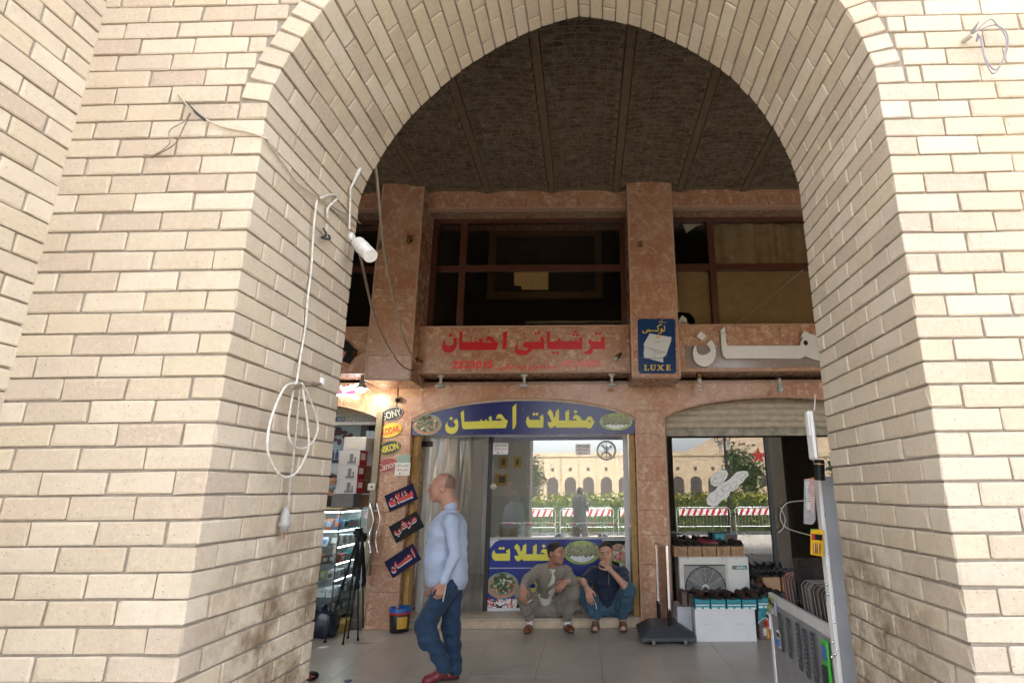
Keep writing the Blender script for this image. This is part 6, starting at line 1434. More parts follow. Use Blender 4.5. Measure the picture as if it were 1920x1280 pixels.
wire([FP(1829,60,.05), FP(1855,49,.055), FP(1872,49,.055), FP(1889,66,.055), FP(1887,100,.055), FP(1870,129,.05), FP(1858,126,.05), FP(1846,104,.05), FP(1839,68,.05), FP(1831,78,.04), FP(1834,63,.04)], .0028, mat('lilac_grey_wire', (.26,.23,.24), .5), 'second loose grey wire twisted with the loop on the right face')
# ================================================================== white lamp box, pole and kiosk at the right reveal
el = thing('emergency_lamp', 'white plastic emergency lamp box hanging at the right edge of the arch', 'lamp', P(1524, 862, 2.95))
a, b = P(1514,769,2.95), P(1528,818,2.95); k = MB(); k.rbox((a.x, 2.95, b.z), (b.x, 3.0, a.z), .008); a, b = P(1519,769,2.93), P(1537,861,2.93); k.rbox((a.x, 2.93, b.z), (b.x, 3.02, a.z), .01); k.build('casing', mat('white_plastic', (.72,.72,.71), .35, var=.03), el)
k = MB(); k.tube(Q(2.96, (1529,740),(1527,769)), .004, 6); k.build('cord', M_CABW, el)
pole = thing('dark_post', 'short dark post wrapped with a yellow band below the white lamp box', 'post', P(1536, 900, 3.0)); k = MB(); k.cyl(P(1536,862,3.0), P(1537,900,3.0), .026, n=12); k.build('shaft', M_BLACK, pole); k = MB(); k.cyl(P(1536,869,3.0), P(1536,871,3.0), .028, n=12); k.build('band', M_OCHRE, pole)
KY = 3.15; kz1 = P(1535, 892, KY).z; kx = P(1532, 900, KY).x
kio = thing('market_counter', 'grey riveted metal counter with a tall end panel, hung with packaged goods', 'counter', (1.6, 3.7, 0))
M_GREYP = mat('grey_sheet_metal', (.36,.37,.385), .45, .1, var=.12, vscale=4); M_GREYD = mat('grey_counter_board', (.27,.27,.275), .5, var=.15, vscale=5)
kx2 = kx + .36
k = MB(); k.rbox((kx+.018, KY, 0), (kx2, KY+.03, kz1), .003); ep = k.build('end_panel', M_GREYP, kio)
k = MB(); k.rbox((kx, KY-.006, 0), (kx+.020, KY+.05, kz1-.02), .003); k.build('angle_strip', M_WHITE, kio)
for i, v in enumerate((965, 1037, 1070, 1095, 1113, 1128, 1166, 1203, 1217, 1226, 1231)):
    c = P((1545,1551,1555,1550,1552,1562,1564,1562,1570,1566,1560)[i], v, KY); k = MB(); k.lathe([(.009,0),(.007,.005),(.0001,.007)], frame_M(c+Vector((0,-.0005,0)), (1,0,0), (0,0,1)), 10); k.build('rivet', M_STEEL, ep)
kzt = .91; gx = kx+.015; ky1 = 4.25
k = MB(); k.rbox((gx, KY+.055, .0), (gx+.02, ky1, kzt-.06), .003); k.build('side_board', M_GREYD, kio); k = MB(); k.rbox((gx-.004, KY+.055, kzt-.059), (gx+.024, ky1, kzt), .003); k.build('upper_rail', mat('worn_white_rail', (.60,.60,.58), .5, var=.12, vscale=20), kio)
k = MB(); k.rbox((gx-.008, ky1-.03, 0), (gx+.03, ky1+.012, kzt-.1), .003); k.build('corner_post', M_WHITE, kio)
k = MB(); k.rbox((gx+.025, KY+.055, kzt-.14), (gx+.55, ky1, kzt-.12), .003); k.build('counter_tray', M_GREYD, kio)
# leather cases and discs in the tray
M_CASEB = [mat('leather_case_'+n, c, .4, var=.2, vscale=30) for n, c in (('red', (.18,.05,.035)),('black', (.025,.024,.025)),('brown', (.09,.055,.04)),('grey', (.16,.15,.15)))]
cn = ['dull red', 'black', 'brown', 'grey']
for i in range(13):
    y = KY+.12+i*.062; ci = [1,3,1,2,1,3,2,1,3,1,2,0,0][i]; x0 = gx+.05; z0 = kzt-.118; lean = .045
    t = thing('leather_case', '%s case standing in the counter tray, %s from the end panel' % (cn[ci], ['first','second','third','fourth','fifth','sixth','seventh','eighth','ninth','tenth','eleventh','twelfth','thirteenth'][i]), 'case', (x0+.1, y, z0), 'cases filed in the counter tray')
    k = MB(); k.prism([(x0, y, z0), (x0+.19, y, z0), (x0+.19, y+lean, z0+.25), (x0+.15, y+lean+.005, z0+.27), (x0+.03, y+lean+.005, z0+.27), (x0, y+lean, z0+.24)], (0, .018, 0)); k.build('cover', M_CASEB[ci], t)
    k = MB(); k.tube([(x0+.005, y-.002, z0+.02), (x0+.005, y+lean-.004, z0+.24), (x0+.03, y+lean, z0+.265), (x0+.15, y+lean, z0+.265)], .0035, 5); k.build('piping', mat('pale_piping', (.17,.15,.14), .5), t)
t = thing('black_box', 'tall black carton standing in the counter tray behind the leather cases', 'box', (gx+.2, KY+.2, kzt-.118)); a, b = P(1511,1048,3.75), P(1534,1122,3.75); k = MB(); k.rbox((gx+.05, 3.75, kzt-.117), (gx+.2, 3.85, a.z), .004); k.build('carton', mat('satin_black', (.015,.013,.013), .25), t)
t = thing('paper_pack', 'blue and white paper pack wedged in the counter tray', 'pack', (gx+.1, 3.4, kzt-.1)); k = MB(); a, b = P(1519,1123,3.3), P(1534,1150,3.3); a.x = gx+.03; b.x = gx+.10; k.rbox((a.x, 3.30, kzt-.117), (b.x, 3.32, kzt+.10), .002); a.z = kzt+.1; k.build('sheet', M_PAPER, t); k = MB(); k.prism([(a.x+.004, 3.298, kzt-.1), (a.x+.02, 3.298, kzt-.1), (a.x+.012, 3.298, a.z-.01), (a.x+.004, 3.298, a.z-.02)], (0,.0015,0)); k.build('printed_panel', GM_[0], t)
t = thing('plastic_sleeve', 'clear plastic sleeve standing at the end of the counter tray', 'sleeve', (gx+.05, 3.24, kzt-.1)); a, b = P(1533,1098,3.24), P(1544,1165,3.24); k = MB(); k.rbox((gx+.03, 3.24, kzt-.117), (gx+.11, 3.26, a.z), .002); k.build('sleeve', mat('cloudy_plastic', (.50,.50,.50), .3, alpha=.7), t)
# blister packs hung along the counter side
M_RBODY = mat('remote_black', (.022,.022,.026), .35); M_RBTN = mat('remote_buttons', (.14,.14,.15), .5, var=.5, vscale=120); M_BLIS = mat('blister_film', (.55,.56,.58), .12, alpha=.06, var=.2, vscale=30)
def hang(y, zt_, w, h, kind, label, m=None):
    x = gx-.012; t = thing('blister_pack', label, 'pack', (x, y, zt_-h), 'packs hung on the counter side')
    k = MB(); k.rbox((x-.014, y, zt_-h), (x, y+w, zt_), .004); k.build('blister', M_BLIS if kind == 'remote' else (m or M_PAPER), t)
    if kind == 'remote':
        k = MB(); k.rbox((x-.012, y+w*.2, zt_-h*.93), (x-.003, y+w*.8, zt_-h*.08), .004); r = k.build('remote', M_RBODY, t)
        k = MB()
        for j in range(9):
            for i in range(3): yy = y+w*(.30+.17*i); zz = zt_-h*(.16+.078*j); k.box((x-.0145, yy, zz-.006), (x-.0122, yy+w*.09, zz+.004))
        k.build('button', M_RBTN, r)
    else:
        k = MB(); k.rbox((x-.03, y+w*.2, zt_-h*.85), (x-.0145, y+w*.8, zt_-h*.45), .004); k.build('product', M_RBODY if kind == 'green' else GM_[kind], t)
        k = MB(); k.box((x-.0155, y+w*.1, zt_-h*.35), (x-.0142, y+w*.9, zt_-h*.1)); k.build('printed_panel', GM_[0] if kind == 'green' else GM_[3], t)
M_GRNC = mat('bright_green_card', (.06,.42,.04), .4)
hang(3.235, kzt-.075, .075, .27, 'green', 'green card pack with a dark gadget, nearest the end panel', M_GRNC)
for i, (y, d) in enumerate(((3.40,'nearest the green pack'),(3.52,'second from the green pack'),(3.63,'third from the green pack'),(3.80,'fourth from the green pack'))): hang(y, kzt-.05-.01*(i%2), .085, .30-.035*(i == 3), 'remote', 'black remote control in a clear blister on the counter side, %s' % d)
hang(3.95, kzt-.06, .085, .27, 'remote', 'black remote control in a clear blister beside the blue and white card'); hang(4.0, kzt-.2, .07, .1, 0, 'small blue and white card pack low on the counter side', M_PAPER)
hang(4.12, kzt-.02, .08, .10, 7, 'small green and yellow card pack at the far end of the counter side', mat('lime_card', (.25,.35,.03), .5)); hang(4.06, kzt-.03, .06, .09, 5, 'small grey card pack beside the lime one', mat('lilac_card', (.36,.34,.42), .5))
hang(4.20, kzt-.13, .07, .10, 6, 'white and red card pack on the far corner post of the counter', M_PAPER); hang(4.265, kzt-.19, .07, .11, 1, 'orange card pack hanging lowest on the far counter corner', mat('orange_card', (.58,.26,.02), .5))
# battery card and long orange pack on the tall strip
t = thing('battery_pack', 'yellow card of two batteries hanging on the white strip', 'pack', P(1532,1042,KY-.03)); c0 = [P(u, v, KY-.03) for u, v in ((1520,991),(1544,993),(1544,1043),(1520,1039))]
k = MB(); k.prism(c0, (0,.003,0)); k.build('card', mat('battery_yellow', (.70,.40,.015), .4, var=.06), t)
k = MB(); k.prism([P(u, v, KY-.0315) for u, v in ((1522,1000),(1542,1002),(1542,1013),(1522,1011))], (0,.001,0)); k.build('printed_panel', M_BLACK, t); k = MB(); k.prism([P(u, v, KY-.033) for u, v in ((1522.5,1001),(1528,1001.5),(1528,1011),(1522.5,1010))], (0,.001,0)); k.build('printed_panel', M_RED, t)
for u in (1527, 1535): k = MB(); k.cyl(P(u,1018,KY-.04), P(u+.5,1036,KY-.04), .008, n=10); k.build('battery', mat('battery_copper', (.42,.24,.10), .3, .7, var=.3, vscale=60), t)
k = MB(); k.prism([P(u, v, KY-.032) for u, v in ((1520,991),(1527,991.3),(1520,996))], (0,.001,0)); k.build('printed_panel', M_GRNC, t)
t = thing('long_pack', 'long orange edged packet in a clear bag hanging from the top of the white strip', 'pack', P(1520,985,KY-.05)); k = MB(); k.prism([P(u, v, KY-.04) for u, v in ((1513,898),(1526,894),(1528,905),(1526,960),(1521,962),(1518,905))], (0,.006,0)); k.build('orange_edge', mat('packet_orange', (.70,.12,.02), .4, var=.05), t)
k = MB(); k.prism([P(u, v, KY-.034) for u, v in ((1511,902),(1519,902),(1522,955),(1513,955))], (0,.004,0)); k.build('card', M_PAPER, t)
k = MB(); k.prism([P(u, v, KY-.05) for u, v in ((1508,898),(1528,896),(1529,975),(1523,983),(1507,981))], (0,.002,0)); k.build('clear_bag', mat('clear_bag_film', (.62,.62,.62), .15, alpha=.32, var=.3, vscale=30), t)
k = MB()
for j in range(7): k.box(P(1514, 908+j*5, KY-.037), P(1519, 910+j*5, KY-.0355))
k.build('printed_lines', M_INK, t)
# ================================================================== tripods, bin, bag and litter on the floor
def tripod(hx, hy, hz, feet, label):
    t = thing('camera_tripod', label, 'tripod', (hx, hy, 0), 'tripods before the camera shop'); h = Vector((hx, hy, hz))
    k = MB(); k.rbox(h+Vector((-.035,-.035,-.02)), h+Vector((.035,.035,.06)), .008); k.cyl(h+Vector((-.06,0,.03)), h+Vector((.05,0,.03)), .018, n=10); k.rbox(h+Vector((-.04,-.04,.06)), h+Vector((.04,.04,.08)), .006); k.build('head', M_BLACK, t)
    k = MB(); k.cyl(h+Vector((0,0,-.45)), h, .012, n=10); k.build('centre_column', M_BLACK, t)
    for f in feet:
        f = Vector(f); k = MB(); a = h+(f-h)*.02; m_ = h+(f-h)*.5
        k.cyl(a, m_, .014, n=8); k.cyl(m_, f, .009, n=8); k.cyl(m_-(f-h).normalized()*.03, m_+(f-h).normalized()*.02, .019, n=8); leg = k.build('leg', M_BLACK, t); k = MB(); k.cyl(f+Vector((0,0,0)), f+Vector((0,0,.025)), .014, n=8); k.build('rubber_foot', M_BLACK, leg)
h = P(672, 1003, 6.95); tripod(h.x, 6.95, h.z, (G(609,1204), G(643,1208), G(671,1200)), 'black camera tripod standing in front of the glass cabinet, its legs spread')
h = P(680, 1012, 7.15); tripod(h.x, 7.15, h.z, (G(652,1196), G(681,1180), G(690,1168)), 'second black tripod close behind, nearly folded against the marble pier')
bc = G(748, 1183); bt = thing('waste_bin', 'round black waste bin with blue liner, red band and yellow label', 'bin', bc); M0 = Matrix.Translation(bc)
br = .125; bh = P(748, 1140, bc.y).z
k = MB(); k.lathe([(.0001,.002),(br*.86,0),(br,bh),(br*.97,bh),(br*.84,.012)], M0, 28); k.build('drum', mat('bin_black', (.022,.022,.024), .4), bt)
k = MB(); k.lathe([(br*.985,bh-.055),(br*1.015,bh-.055),(br*1.02,bh-.03),(br*.99,bh-.03)], M0, 28); k.build('red_band', mat('bin_red', (.45,.03,.03), .4), bt)
k = MB(); k.lathe([(br*1.025,bh-.03),(br*1.05,bh+.01),(br*.98,bh+.018),(br*.9,bh-.06),(br*.7,bh-.10),(.0001,bh-.11)], M0, 28); k.build('liner', mat('blue_liner', (.02,.10,.36), .35, var=.2, vscale=25), bt)
k = MB(); vs_ = []
for q in range(9):
    a = -1.5+q*.12; vs_ += [(bc.x+br*1.0*math.cos(a), bc.y+br*1.0*math.sin(a), .05), (bc.x+br*1.03*math.cos(a), bc.y+br*1.03*math.sin(a), bh-.075)]
k.add(vs_, [(2*q, 2*q+2, 2*q+3, 2*q+1) for q in range(8)]); k.build('label', mat('bin_label', (.62,.36,.04), .5, var=.3, vscale=50), bt)
g = G(604, 1196); t = thing('shopping_bag', 'dark blue plastic bag slumped against the glass cabinet', 'bag', g); k = MB(); k.ball((0,0,0), 1, 22); sg_ = lambda a, e: math.copysign(abs(a)**e, a); k.v = [(g.x-.03+.16*sg_(x,.55)*(1-.25*z)+random.gauss(0,.007), g.y+.06+.12*sg_(y,.55)+random.gauss(0,.007), max(.001, .16+.16*sg_(z,.6)+.03*math.sin(9*x+5*y))) for x, y, z in k.v]; k.build('bag', mat('navy_plastic', (.015,.018,.035), .25), t)
g = G(636, 1186); t = thing('cardboard_box', 'small yellow cardboard box under the glass cabinet beside the tripods', 'box', g); k = MB(); k.rbox(g+Vector((-.09,0,0)), g+Vector((.06,.2,.13)), .004); k.build('carton', mat('yellow_card', (.36,.27,.07), .7, var=.15), t); k = MB(); k.prism([g+Vector((-.09,.0,.131)), g+Vector((.06,.0,.131)), g+Vector((.09,-.03,.10)), g+Vector((-.06,-.05,.11))], (0,0,.003)); k.build('flap', mat('yellow_card', (.36,.27,.07), .7, var=.15), t)
g = G(595, 1214); k = MB(); k.prism([g, g+Vector((.09,.0,0)), g+Vector((.11,.06,0)), g+Vector((.03,.08,0))], (0,0,.004)); top(k.build('paper_scrap', M_PAPER), 'white paper scrap lying on the floor near the tripods', 'litter')
g = G(580, 1276); t = thing('cloth_bundle', 'black and red patterned bundle on the floor at the foot of the left reveal', 'bundle', g); k = MB(); k.ball(g+Vector((0,.02,.035)), .07, 12, 0, (1,.8,.55)); k.build('cloth', M_BLACK, t); k = MB(); rs = random.Random(3)
for i in range(10): a = g+Vector((rs.uniform(-.045,.045), -.03, .045+rs.uniform(-.02,.02))); k.ball(a, .012, 6, 0, (1.3,.6,.6))
k.build('red_pattern', mat('dull_red_cloth', (.25,.04,.04), .8), t)
g = G(644, 1278); k = MB(); k.prism([g, g+Vector((.05,-.01,0)), g+Vector((.06,.04,0)), g+Vector((.01,.04,0))], (0,0,.01)); top(k.build('paper_scrap', mat('violet_wrapper', (.08,.06,.13), .5)), 'dark violet wrapper on the floor near the bottom edge', 'litter')
g = G(668, 1206); k = MB(); k.prism([g, g+Vector((.14,.0,0)), g+Vector((.22,.02,0)), g+Vector((.09,.025,0)), g+Vector((-.04,.01,0))], (0,0,.002)); top(k.build('red_stain', mat('red_smear', (.20,.035,.03), .5, var=.3, vscale=60)), 'thin red smear on the floor under the tripod', 'stain')
# ================================================================== people: distance-field bodies meshed as one surface
class SDF:
    def __init__(s): s.ops = []
    def cone(s, a, b, ra, rb=None, k=.03, sub=False):
        s.ops.append(('c', np.array(a, float), np.array(b, float), ra, ra if rb is None else rb, k, sub)); return s
    def ell(s, c, r, F=None, k=.03, sub=False):              # F: rows are the local axes
        s.ops.append(('e', np.array(c, float), np.array(r, float), np.eye(3) if F is None else np.array(F, float), k, sub)); return s
    def cut(s, p, n): s.ops.append(('p', np.array(p, float), np.array(n, float))); return s
    def chain(s, pts, rs, k=.03):
        for i in range(len(pts)-1): s.cone(pts[i], pts[i+1], rs[i], rs[i+1], k)
        return s
    def bounds(s):
        lo, hi = [], []
        for o in s.ops:
            if o[0] == 'c' and not o[6]: r = max(o[3], o[4]); lo += [o[1]-r, o[2]-r]; hi += [o[1]+r, o[2]+r]
            elif o[0] == 'e' and not o[5]: r = max(o[2]); lo.append(o[1]-r); hi.append(o[1]+r)
        return np.min(lo, 0), np.max(hi, 0)
    def mesh(s, h, zmin=None):
        lo, hi = s.bounds(); lo = lo-3*h; hi = hi+3*h; n = np.ceil((hi-lo)/h).astype(int)+1
        ax = [lo[i]+h*np.arange(n[i]) for i in range(3)]; D = np.full(n, .5, np.float32)
        for o in s.ops:
            if o[0] == 'p':
                D = np.maximum(D, ((ax[0][:,None,None]-o[1][0])*o[2][0] + (ax[1][None,:,None]-o[1][1])*o[2][1] + (ax[2][None,None,:]-o[1][2])*o[2][2]).astype(np.float32)); continue
            k = o[5] if o[0] == 'c' else o[4]; sub = o[-1]
            if o[0] == 'c': r = max(o[3], o[4]); bl, bh = np.minimum(o[1], o[2])-r, np.maximum(o[1], o[2])+r
            else: r = max(o[2]); bl, bh = o[1]-r, o[1]+r
            m = k+2.5*h; i0 = np.maximum(0, ((bl-m-lo)/h).astype(int)); i1 = np.minimum(n, ((bh+m-lo)/h).astype(int)+2)
            if (i1 <= i0).any(): continue
            X = ax[0][i0[0]:i1[0]][:,None,None]; Y = ax[1][i0[1]:i1[1]][None,:,None]; Zz = ax[2][i0[2]:i1[2]][None,None,:]
            if o[0] == 'c':
                a, b = o[1], o[2]; ba = b-a; L2 = max(1e-9, ba @ ba); px, py, pz = X-a[0], Y-a[1], Zz-a[2]
                t = np.clip((px*ba[0]+py*ba[1]+pz*ba[2])/L2, 0, 1); d = np.sqrt((px-t*ba[0])**2+(py-t*ba[1])**2+(pz-t*ba[2])**2) - (o[3]+(o[4]-o[3])*t)
            else:
                c, rr, F = o[1], o[2], o[3]; px, py, pz = X-c[0], Y-c[1], Zz-c[2]
                q = [(px*F[i][0]+py*F[i][1]+pz*F[i][2]) for i in range(3)]; k0 = np.sqrt(sum((q[i]/rr[i])**2 for i in range(3))); k1 = np.sqrt(sum((q[i]/rr[i]**2)**2 for i in range(3))); d = k0*(k0-1)/np.maximum(k1, 1e-6)
            S = D[i0[0]:i1[0], i0[1]:i1[1], i0[2]:i1[2]]
            if sub:
                d = -d; hh = np.maximum(k-np.abs(S-d), 0)/max(k, 1e-6); S[...] = np.maximum(S, d) + hh*hh*k*.25
            else:
                hh = np.maximum(k-np.abs(S-d), 0)/max(k, 1e-6); S[...] = np.minimum(S, d) - hh*hh*k*.25
        return surface_nets(D, lo, h)
def surface_nets(D, lo, h):
    n = np.array(D.shape); acc = np.zeros(tuple(n-1)+(3,), np.float32); cnt = np.zeros(tuple(n-1), np.uint8)
    cor = [(i,j,k) for i in (0,1) for j in (0,1) for k in (0,1)]
    sl = lambda c: D[c[0]:n[0]-1+c[0], c[1]:n[1]-1+c[1], c[2]:n[2]-1+c[2]]
    neg = D < 0; sn = lambda c: neg[c[0]:n[0]-1+c[0], c[1]:n[1]-1+c[1], c[2]:n[2]-1+c[2]]
    for a in cor:
        for ax in range(3):
            if a[ax]: continue
            b = tuple(a[i]+(1 if i == ax else 0) for i in range(3)); m = sn(a) != sn(b)
            w = np.nonzero(m); da = sl(a)[w]; t = da/(da-sl(b)[w])
            p = np.tile(np.array(a, np.float32), (len(t),1)); p[:, ax] += t; acc[w] += p; cnt[w] += 1
    act = np.nonzero(cnt); V = (np.stack(act, 1) + acc[act]/cnt[act][:,None])*h + lo
    idx = np.full(cnt.shape, -1, np.int32); idx[act] = np.arange(len(V)); Fs = []
    for ax in range(3):
        o1, o2 = (ax+1)%3, (ax+2)%3; s0 = [slice(1,-1)]*3; s1 = [slice(1,-1)]*3; s0[ax] = slice(0,-1); s1[ax] = slice(1,None)
        A_, B_ = neg[tuple(s0)], neg[tuple(s1)]; w = np.nonzero(A_ != B_); g = np.stack(w, 1); g[:, o1] += 1; g[:, o2] += 1
        e1 = np.zeros(3, int); e1[o1] = 1; e2 = np.zeros(3, int); e2[o2] = 1
        q = [idx[tuple((g-x).T)] for x in (e1+e2, e2, 0*e1, e1)]; q = np.stack(q, 1); fl = ~A_[w]; q[fl] = q[fl][:, ::-1]; Fs.append(q)
    return V, np.concatenate(Fs)
def vnormals(V, F):
    fn = np.cross(V[F[:,2]]-V[F[:,0]], V[F[:,3]]-V[F[:,1]]); N = np.zeros_like(V)
    for i in range(4): np.add.at(N, F[:,i], fn)
    return N/np.maximum(np.linalg.norm(N, axis=1, keepdims=True), 1e-9)
def smooth_v(V, F, it, lam=.5):
    E = np.concatenate([F[:,[0,1]],F[:,[1,2]],F[:,[2,3]],F[:,[3,0]]]); 
    for _ in range(it):
        S = np.zeros_like(V); c = np.zeros(len(V)); np.add.at(S, E[:,0], V[E[:,1]]); np.add.at(c, E[:,0], 1); np.add.at(S, E[:,1], V[E[:,0]]); np.add.at(c, E[:,1], 1)
        V = V + lam*(S/np.maximum(c,1)[:,None]-V)
    return V
def folds(V, N, amp, seed, scale=1.):
    rs = np.random.RandomState(seed); d = np.zeros(len(V)); W = V + .02*np.sin(V[:,[1,2,0]]*17+seed)
    for i in range(7):
        k = rs.normal(size=3); k[2] *= 1.3; k *= (16+16*rs.rand())*scale/np.linalg.norm(k); ph = rs.rand()*6.28; g = .5+.5*np.sin(V @ (rs.normal(size=3)*5)+ph)
        d += g*(1-2*np.abs(np.sin(W @ k + ph)))
    return V + N*(amp*d/3.)[:,None]
def skin_mesh(name, sdf, h, m, parent=None, fold=0., seed=1, it=2, scale=1.):
    V, F = sdf.mesh(h); V = smooth_v(V, F, it)
    if fold: V = folds(V, vnormals(V, F), fold, seed, scale); V = smooth_v(V, F, 1, .4)
    o = link_mesh(name, V, F.tolist(), m, parent); o.data.polygons.foreach_set('use_smooth', [True]*len(F)); return o
def nrm(a): a = np.array(a, float); return a/np.linalg.norm(a)
def frame(f, u):
    f = nrm(f); u = np.array(u, float); u = nrm(u-f*(u@f)); return np.cross(f, u), f, u     # right, forward, up
def head(s, c, f, u, k=1.0, wide=1.0):
    r, f, u = frame(f, u); c = np.array(c, float); F = [r, f, u]; T = lambda x, y, z: c + (r*x*wide + f*y + u*z)*k
    E = lambda x, y, z, a, b, d, kk=.02, sub=False: s.ell(T(x,y,z), (a*k*wide, b*k, d*k), F, kk*k, sub)
    E(0,-.012,.038, .075,.096,.080); E(0,.035,-.02, .062,.058,.082,.03); E(0,.02,-.06, .058,.062,.045,.03)
    s.cone(T(0,.072,-.092), T(0,.07,-.088), .022*k, k=.03*k)
    for q in (-1, 1):
        E(q*.043,.058,-.018, .024,.026,.022,.025); E(q*.028,.084,.026, .030,.013,.010,.018)
        E(q*.033,.098,.006, .017,.014,.011,.012, True)
        E(q*.079,-.012,-.004, .009,.021,.033,.008); E(q*.084,-.006,.000, .006,.011,.018,.006, True)
        E(q*.031,.082,.004, .0145,.0125,.0125,.004)
        E(q*.013,.104,-.028, .009,.010,.008,.008)
    s.cone(T(0,.096,.018), T(0,.119,-.022), .009*k, .0125*k, .012*k)
    E(0,.098,-.052, .024,.009,.006,.008); E(0,.096,-.064, .021,.010,.007,.008); E(0,.108,-.058, .024,.010,.0022,.004, True)
    return T, F
def hand(s, w, d, n, side, curl=(.5,.6,.4), thumb=.5, L=1.0, spread=.06, curls=None):
    # w wrist, d along the palm, n side the fingers curl towards, side: +1 puts the thumb on d x n
    d = nrm(d); n = np.array(n, float); n = nrm(n-d*(n@d)); a = np.cross(d, n)*side; w = np.array(w, float)
    lens = (.042,.046,.043,.034); tot = 0; tips = []
    s.cone(w-d*.01, w+d*.015, .026*L, .028*L, .02)
    for i in range(4):
        off = a*(.030-.020*i)*L; kn = w + d*(.088-.004*abs(i-1))*L + off; s.cone(w + off*.55 + d*.012, kn, .0155*L, .0115*L, .016)
        ang = 0; p = kn; c = curls[i] if curls else curl; sd_ = a*(spread*(1.2-.8*i))
        for j in range(3):
            ang += c[j]; v = nrm(d*math.cos(ang) + n*math.sin(ang) + sd_*(1-.4*j)); q = p + v*lens[i]*(1,.66,.52)[j]*L; s.cone(p, q, (.0098,.0088,.008)[j]*L, (.0088,.008,.0068)[j]*L, .004); p = q
        tips.append(p)
    b = w + d*.022*L + a*.026*L; m = b + (d*.60 + a*.62 + n*thumb*.6)*.042*L; e = m + (d*.85 + a*.22 + n*thumb)*.034*L; g = e + (d*.85 - a*.05 + n*thumb*1.2)*.026*L
    s.cone(b, m, .0165*L, .012*L, .012); s.cone(m, e, .0115*L, .010*L, .004); s.cone(e, g, .010*L, .0078*L, .004)
    return tips
def make_skin(name, base):
    k = NT(name); p = k.pos(); n1 = k.noise(28, p, 4, .6); n2 = k.noise(120, p, 3)
    c = k.mix(k.rng(n1, .35, .68), C(*base), C(base[0]*1.12, base[1]*.86, base[2]*.80)); c = k.mix(k.rng(n2, .5, .75, 0, .3), c, C(base[0]*.7, base[1]*.6, base[2]*.55))
    k.base(c); k.rough(.48); k.b.inputs['Subsurface Weight'].default_value = .12; k.b.inputs['Subsurface Radius'].default_value = (.012,.004,.002); k.bump(n2, .12, .003); return k.m
def make_cloth(name, col, wv=420., var=.14, rough=.85, sheen=.15, streak=None):
    k = NT(name); p = k.pos(); n1 = k.noise(6, p, 5, .6, .5); n2 = k.noise(wv, p, 2); n3 = k.noise(60, p, 4, .6)
    c = k.mix(k.rng(n1, .3, .7), C(*[x*(1-var) for x in col]), C(*[min(1, x*(1+var)) for x in col])); c = k.mix(k.rng(n3, .5, .8, 0, .25), c, C(*[x*.75 for x in col]))
    if streak: c = k.mix(k.rng(n1, .55, .75, 0, .6), c, C(*streak))
    k.base(c); k.rough(rough); k.b.inputs['Sheen Weight'].default_value = sheen; k.bump(k.math('ADD', k.math('MULTIPLY', n2, .4), n3), .25, .004); return k.m
M_SK1 = make_skin('skin_ruddy', (.47,.275,.20)); M_SK2 = make_skin('skin_tanned', (.38,.215,.145)); M_SK3 = make_skin('skin_olive', (.45,.285,.20))
M_HAIR = mat('black_hair', (.012,.010,.009), .55, var=.3, vscale=90, bump=.5, bscale=200); M_STUB = mat('shaved_stubble', (.25,.15,.105), .7, var=.2, vscale=120); M_EYEW = mat('eye_white', (.33,.29,.26), .2, var=0); M_EYED = mat('eye_dark', (.012,.008,.006), .1, var=0); M_BROW = mat('eyebrow_hair', (.02,.014,.01), .8, var=0); M_LIP = mat('lip', (.30,.11,.08), .5)
def face_bits(T, F, k, parent, brow=M_BROW, lids=True):
    for q in (-1, 1):
        b = MB(); b.ball(T(q*.032,.0855,.003), .0112*k, 12); e = b.build('eye', M_EYEW, parent); b = MB(); b.ball(T(q*.0325,.0925,.0035), .0060*k, 8); b.build('iris', M_EYED, e)
        b = MB(); b.tube([Vector(T(q*.012,.1035,.026)), Vector(T(q*.030,.1015,.031)), Vector(T(q*.050,.086,.024))], [.0032*k,.0044*k,.002*k], 6, sub=3); b.build('eyebrow', brow, parent)
def hair_cap(c, f, u, k, parent, m, t, cuts, wide=1.0, h=.006, fold=.0):
    r, f, u = frame(f, u); s = SDF(); s.ell(np.array(c)+(f*-.014+u*.040)*k, ((.075+t)*k*wide, (.096+t)*k, (.080+t)*k), [r,f,u], .01); s.ell(np.array(c)+(f*-.03+u*-.01)*k, ((.062+t)*k*wide, (.068+t)*k, (.075+t)*k), [r,f,u], .03)
    for (y, z, ny, nz) in cuts: s.cut(np.array(c)+(f*y+u*z)*k, nrm(f*ny+u*nz))
    return skin_mesh('hair', s, h, m, parent, fold, 3, 1, 2.5)
A3 = lambda v: np.array(v, float)
M_DENIM = make_cloth('blue_jeans', (.014,.042,.092), 500, .2, .8, .1, (.03,.07,.13)); M_DENIM2 = make_cloth('mid_blue_jeans', (.035,.09,.145), 500, .22, .8, .1, (.08,.15,.21))
M_SHIRT = make_cloth('pale_blue_shirt', (.44,.52,.68), 600, .05, .8, .1); M_TAUPE = make_cloth('taupe_suit', (.205,.18,.145), 500, .08); M_CREAM = make_cloth('cream_shirt', (.56,.53,.46), 500, .06); M_POLO = make_cloth('navy_polo', (.010,.018,.045), 500, .12)
M_MAROON = mat('maroon_leather', (.17,.018,.025), .35, var=.15, vscale=30); M_LOAF = mat('chestnut_leather', (.15,.045,.018), .25, var=.25, vscale=25); M_SANDAL = mat('sandal_leather', (.045,.028,.02), .5, var=.2); M_SOCK = make_cloth('white_sock', (.66,.64,.62), 500, .05)
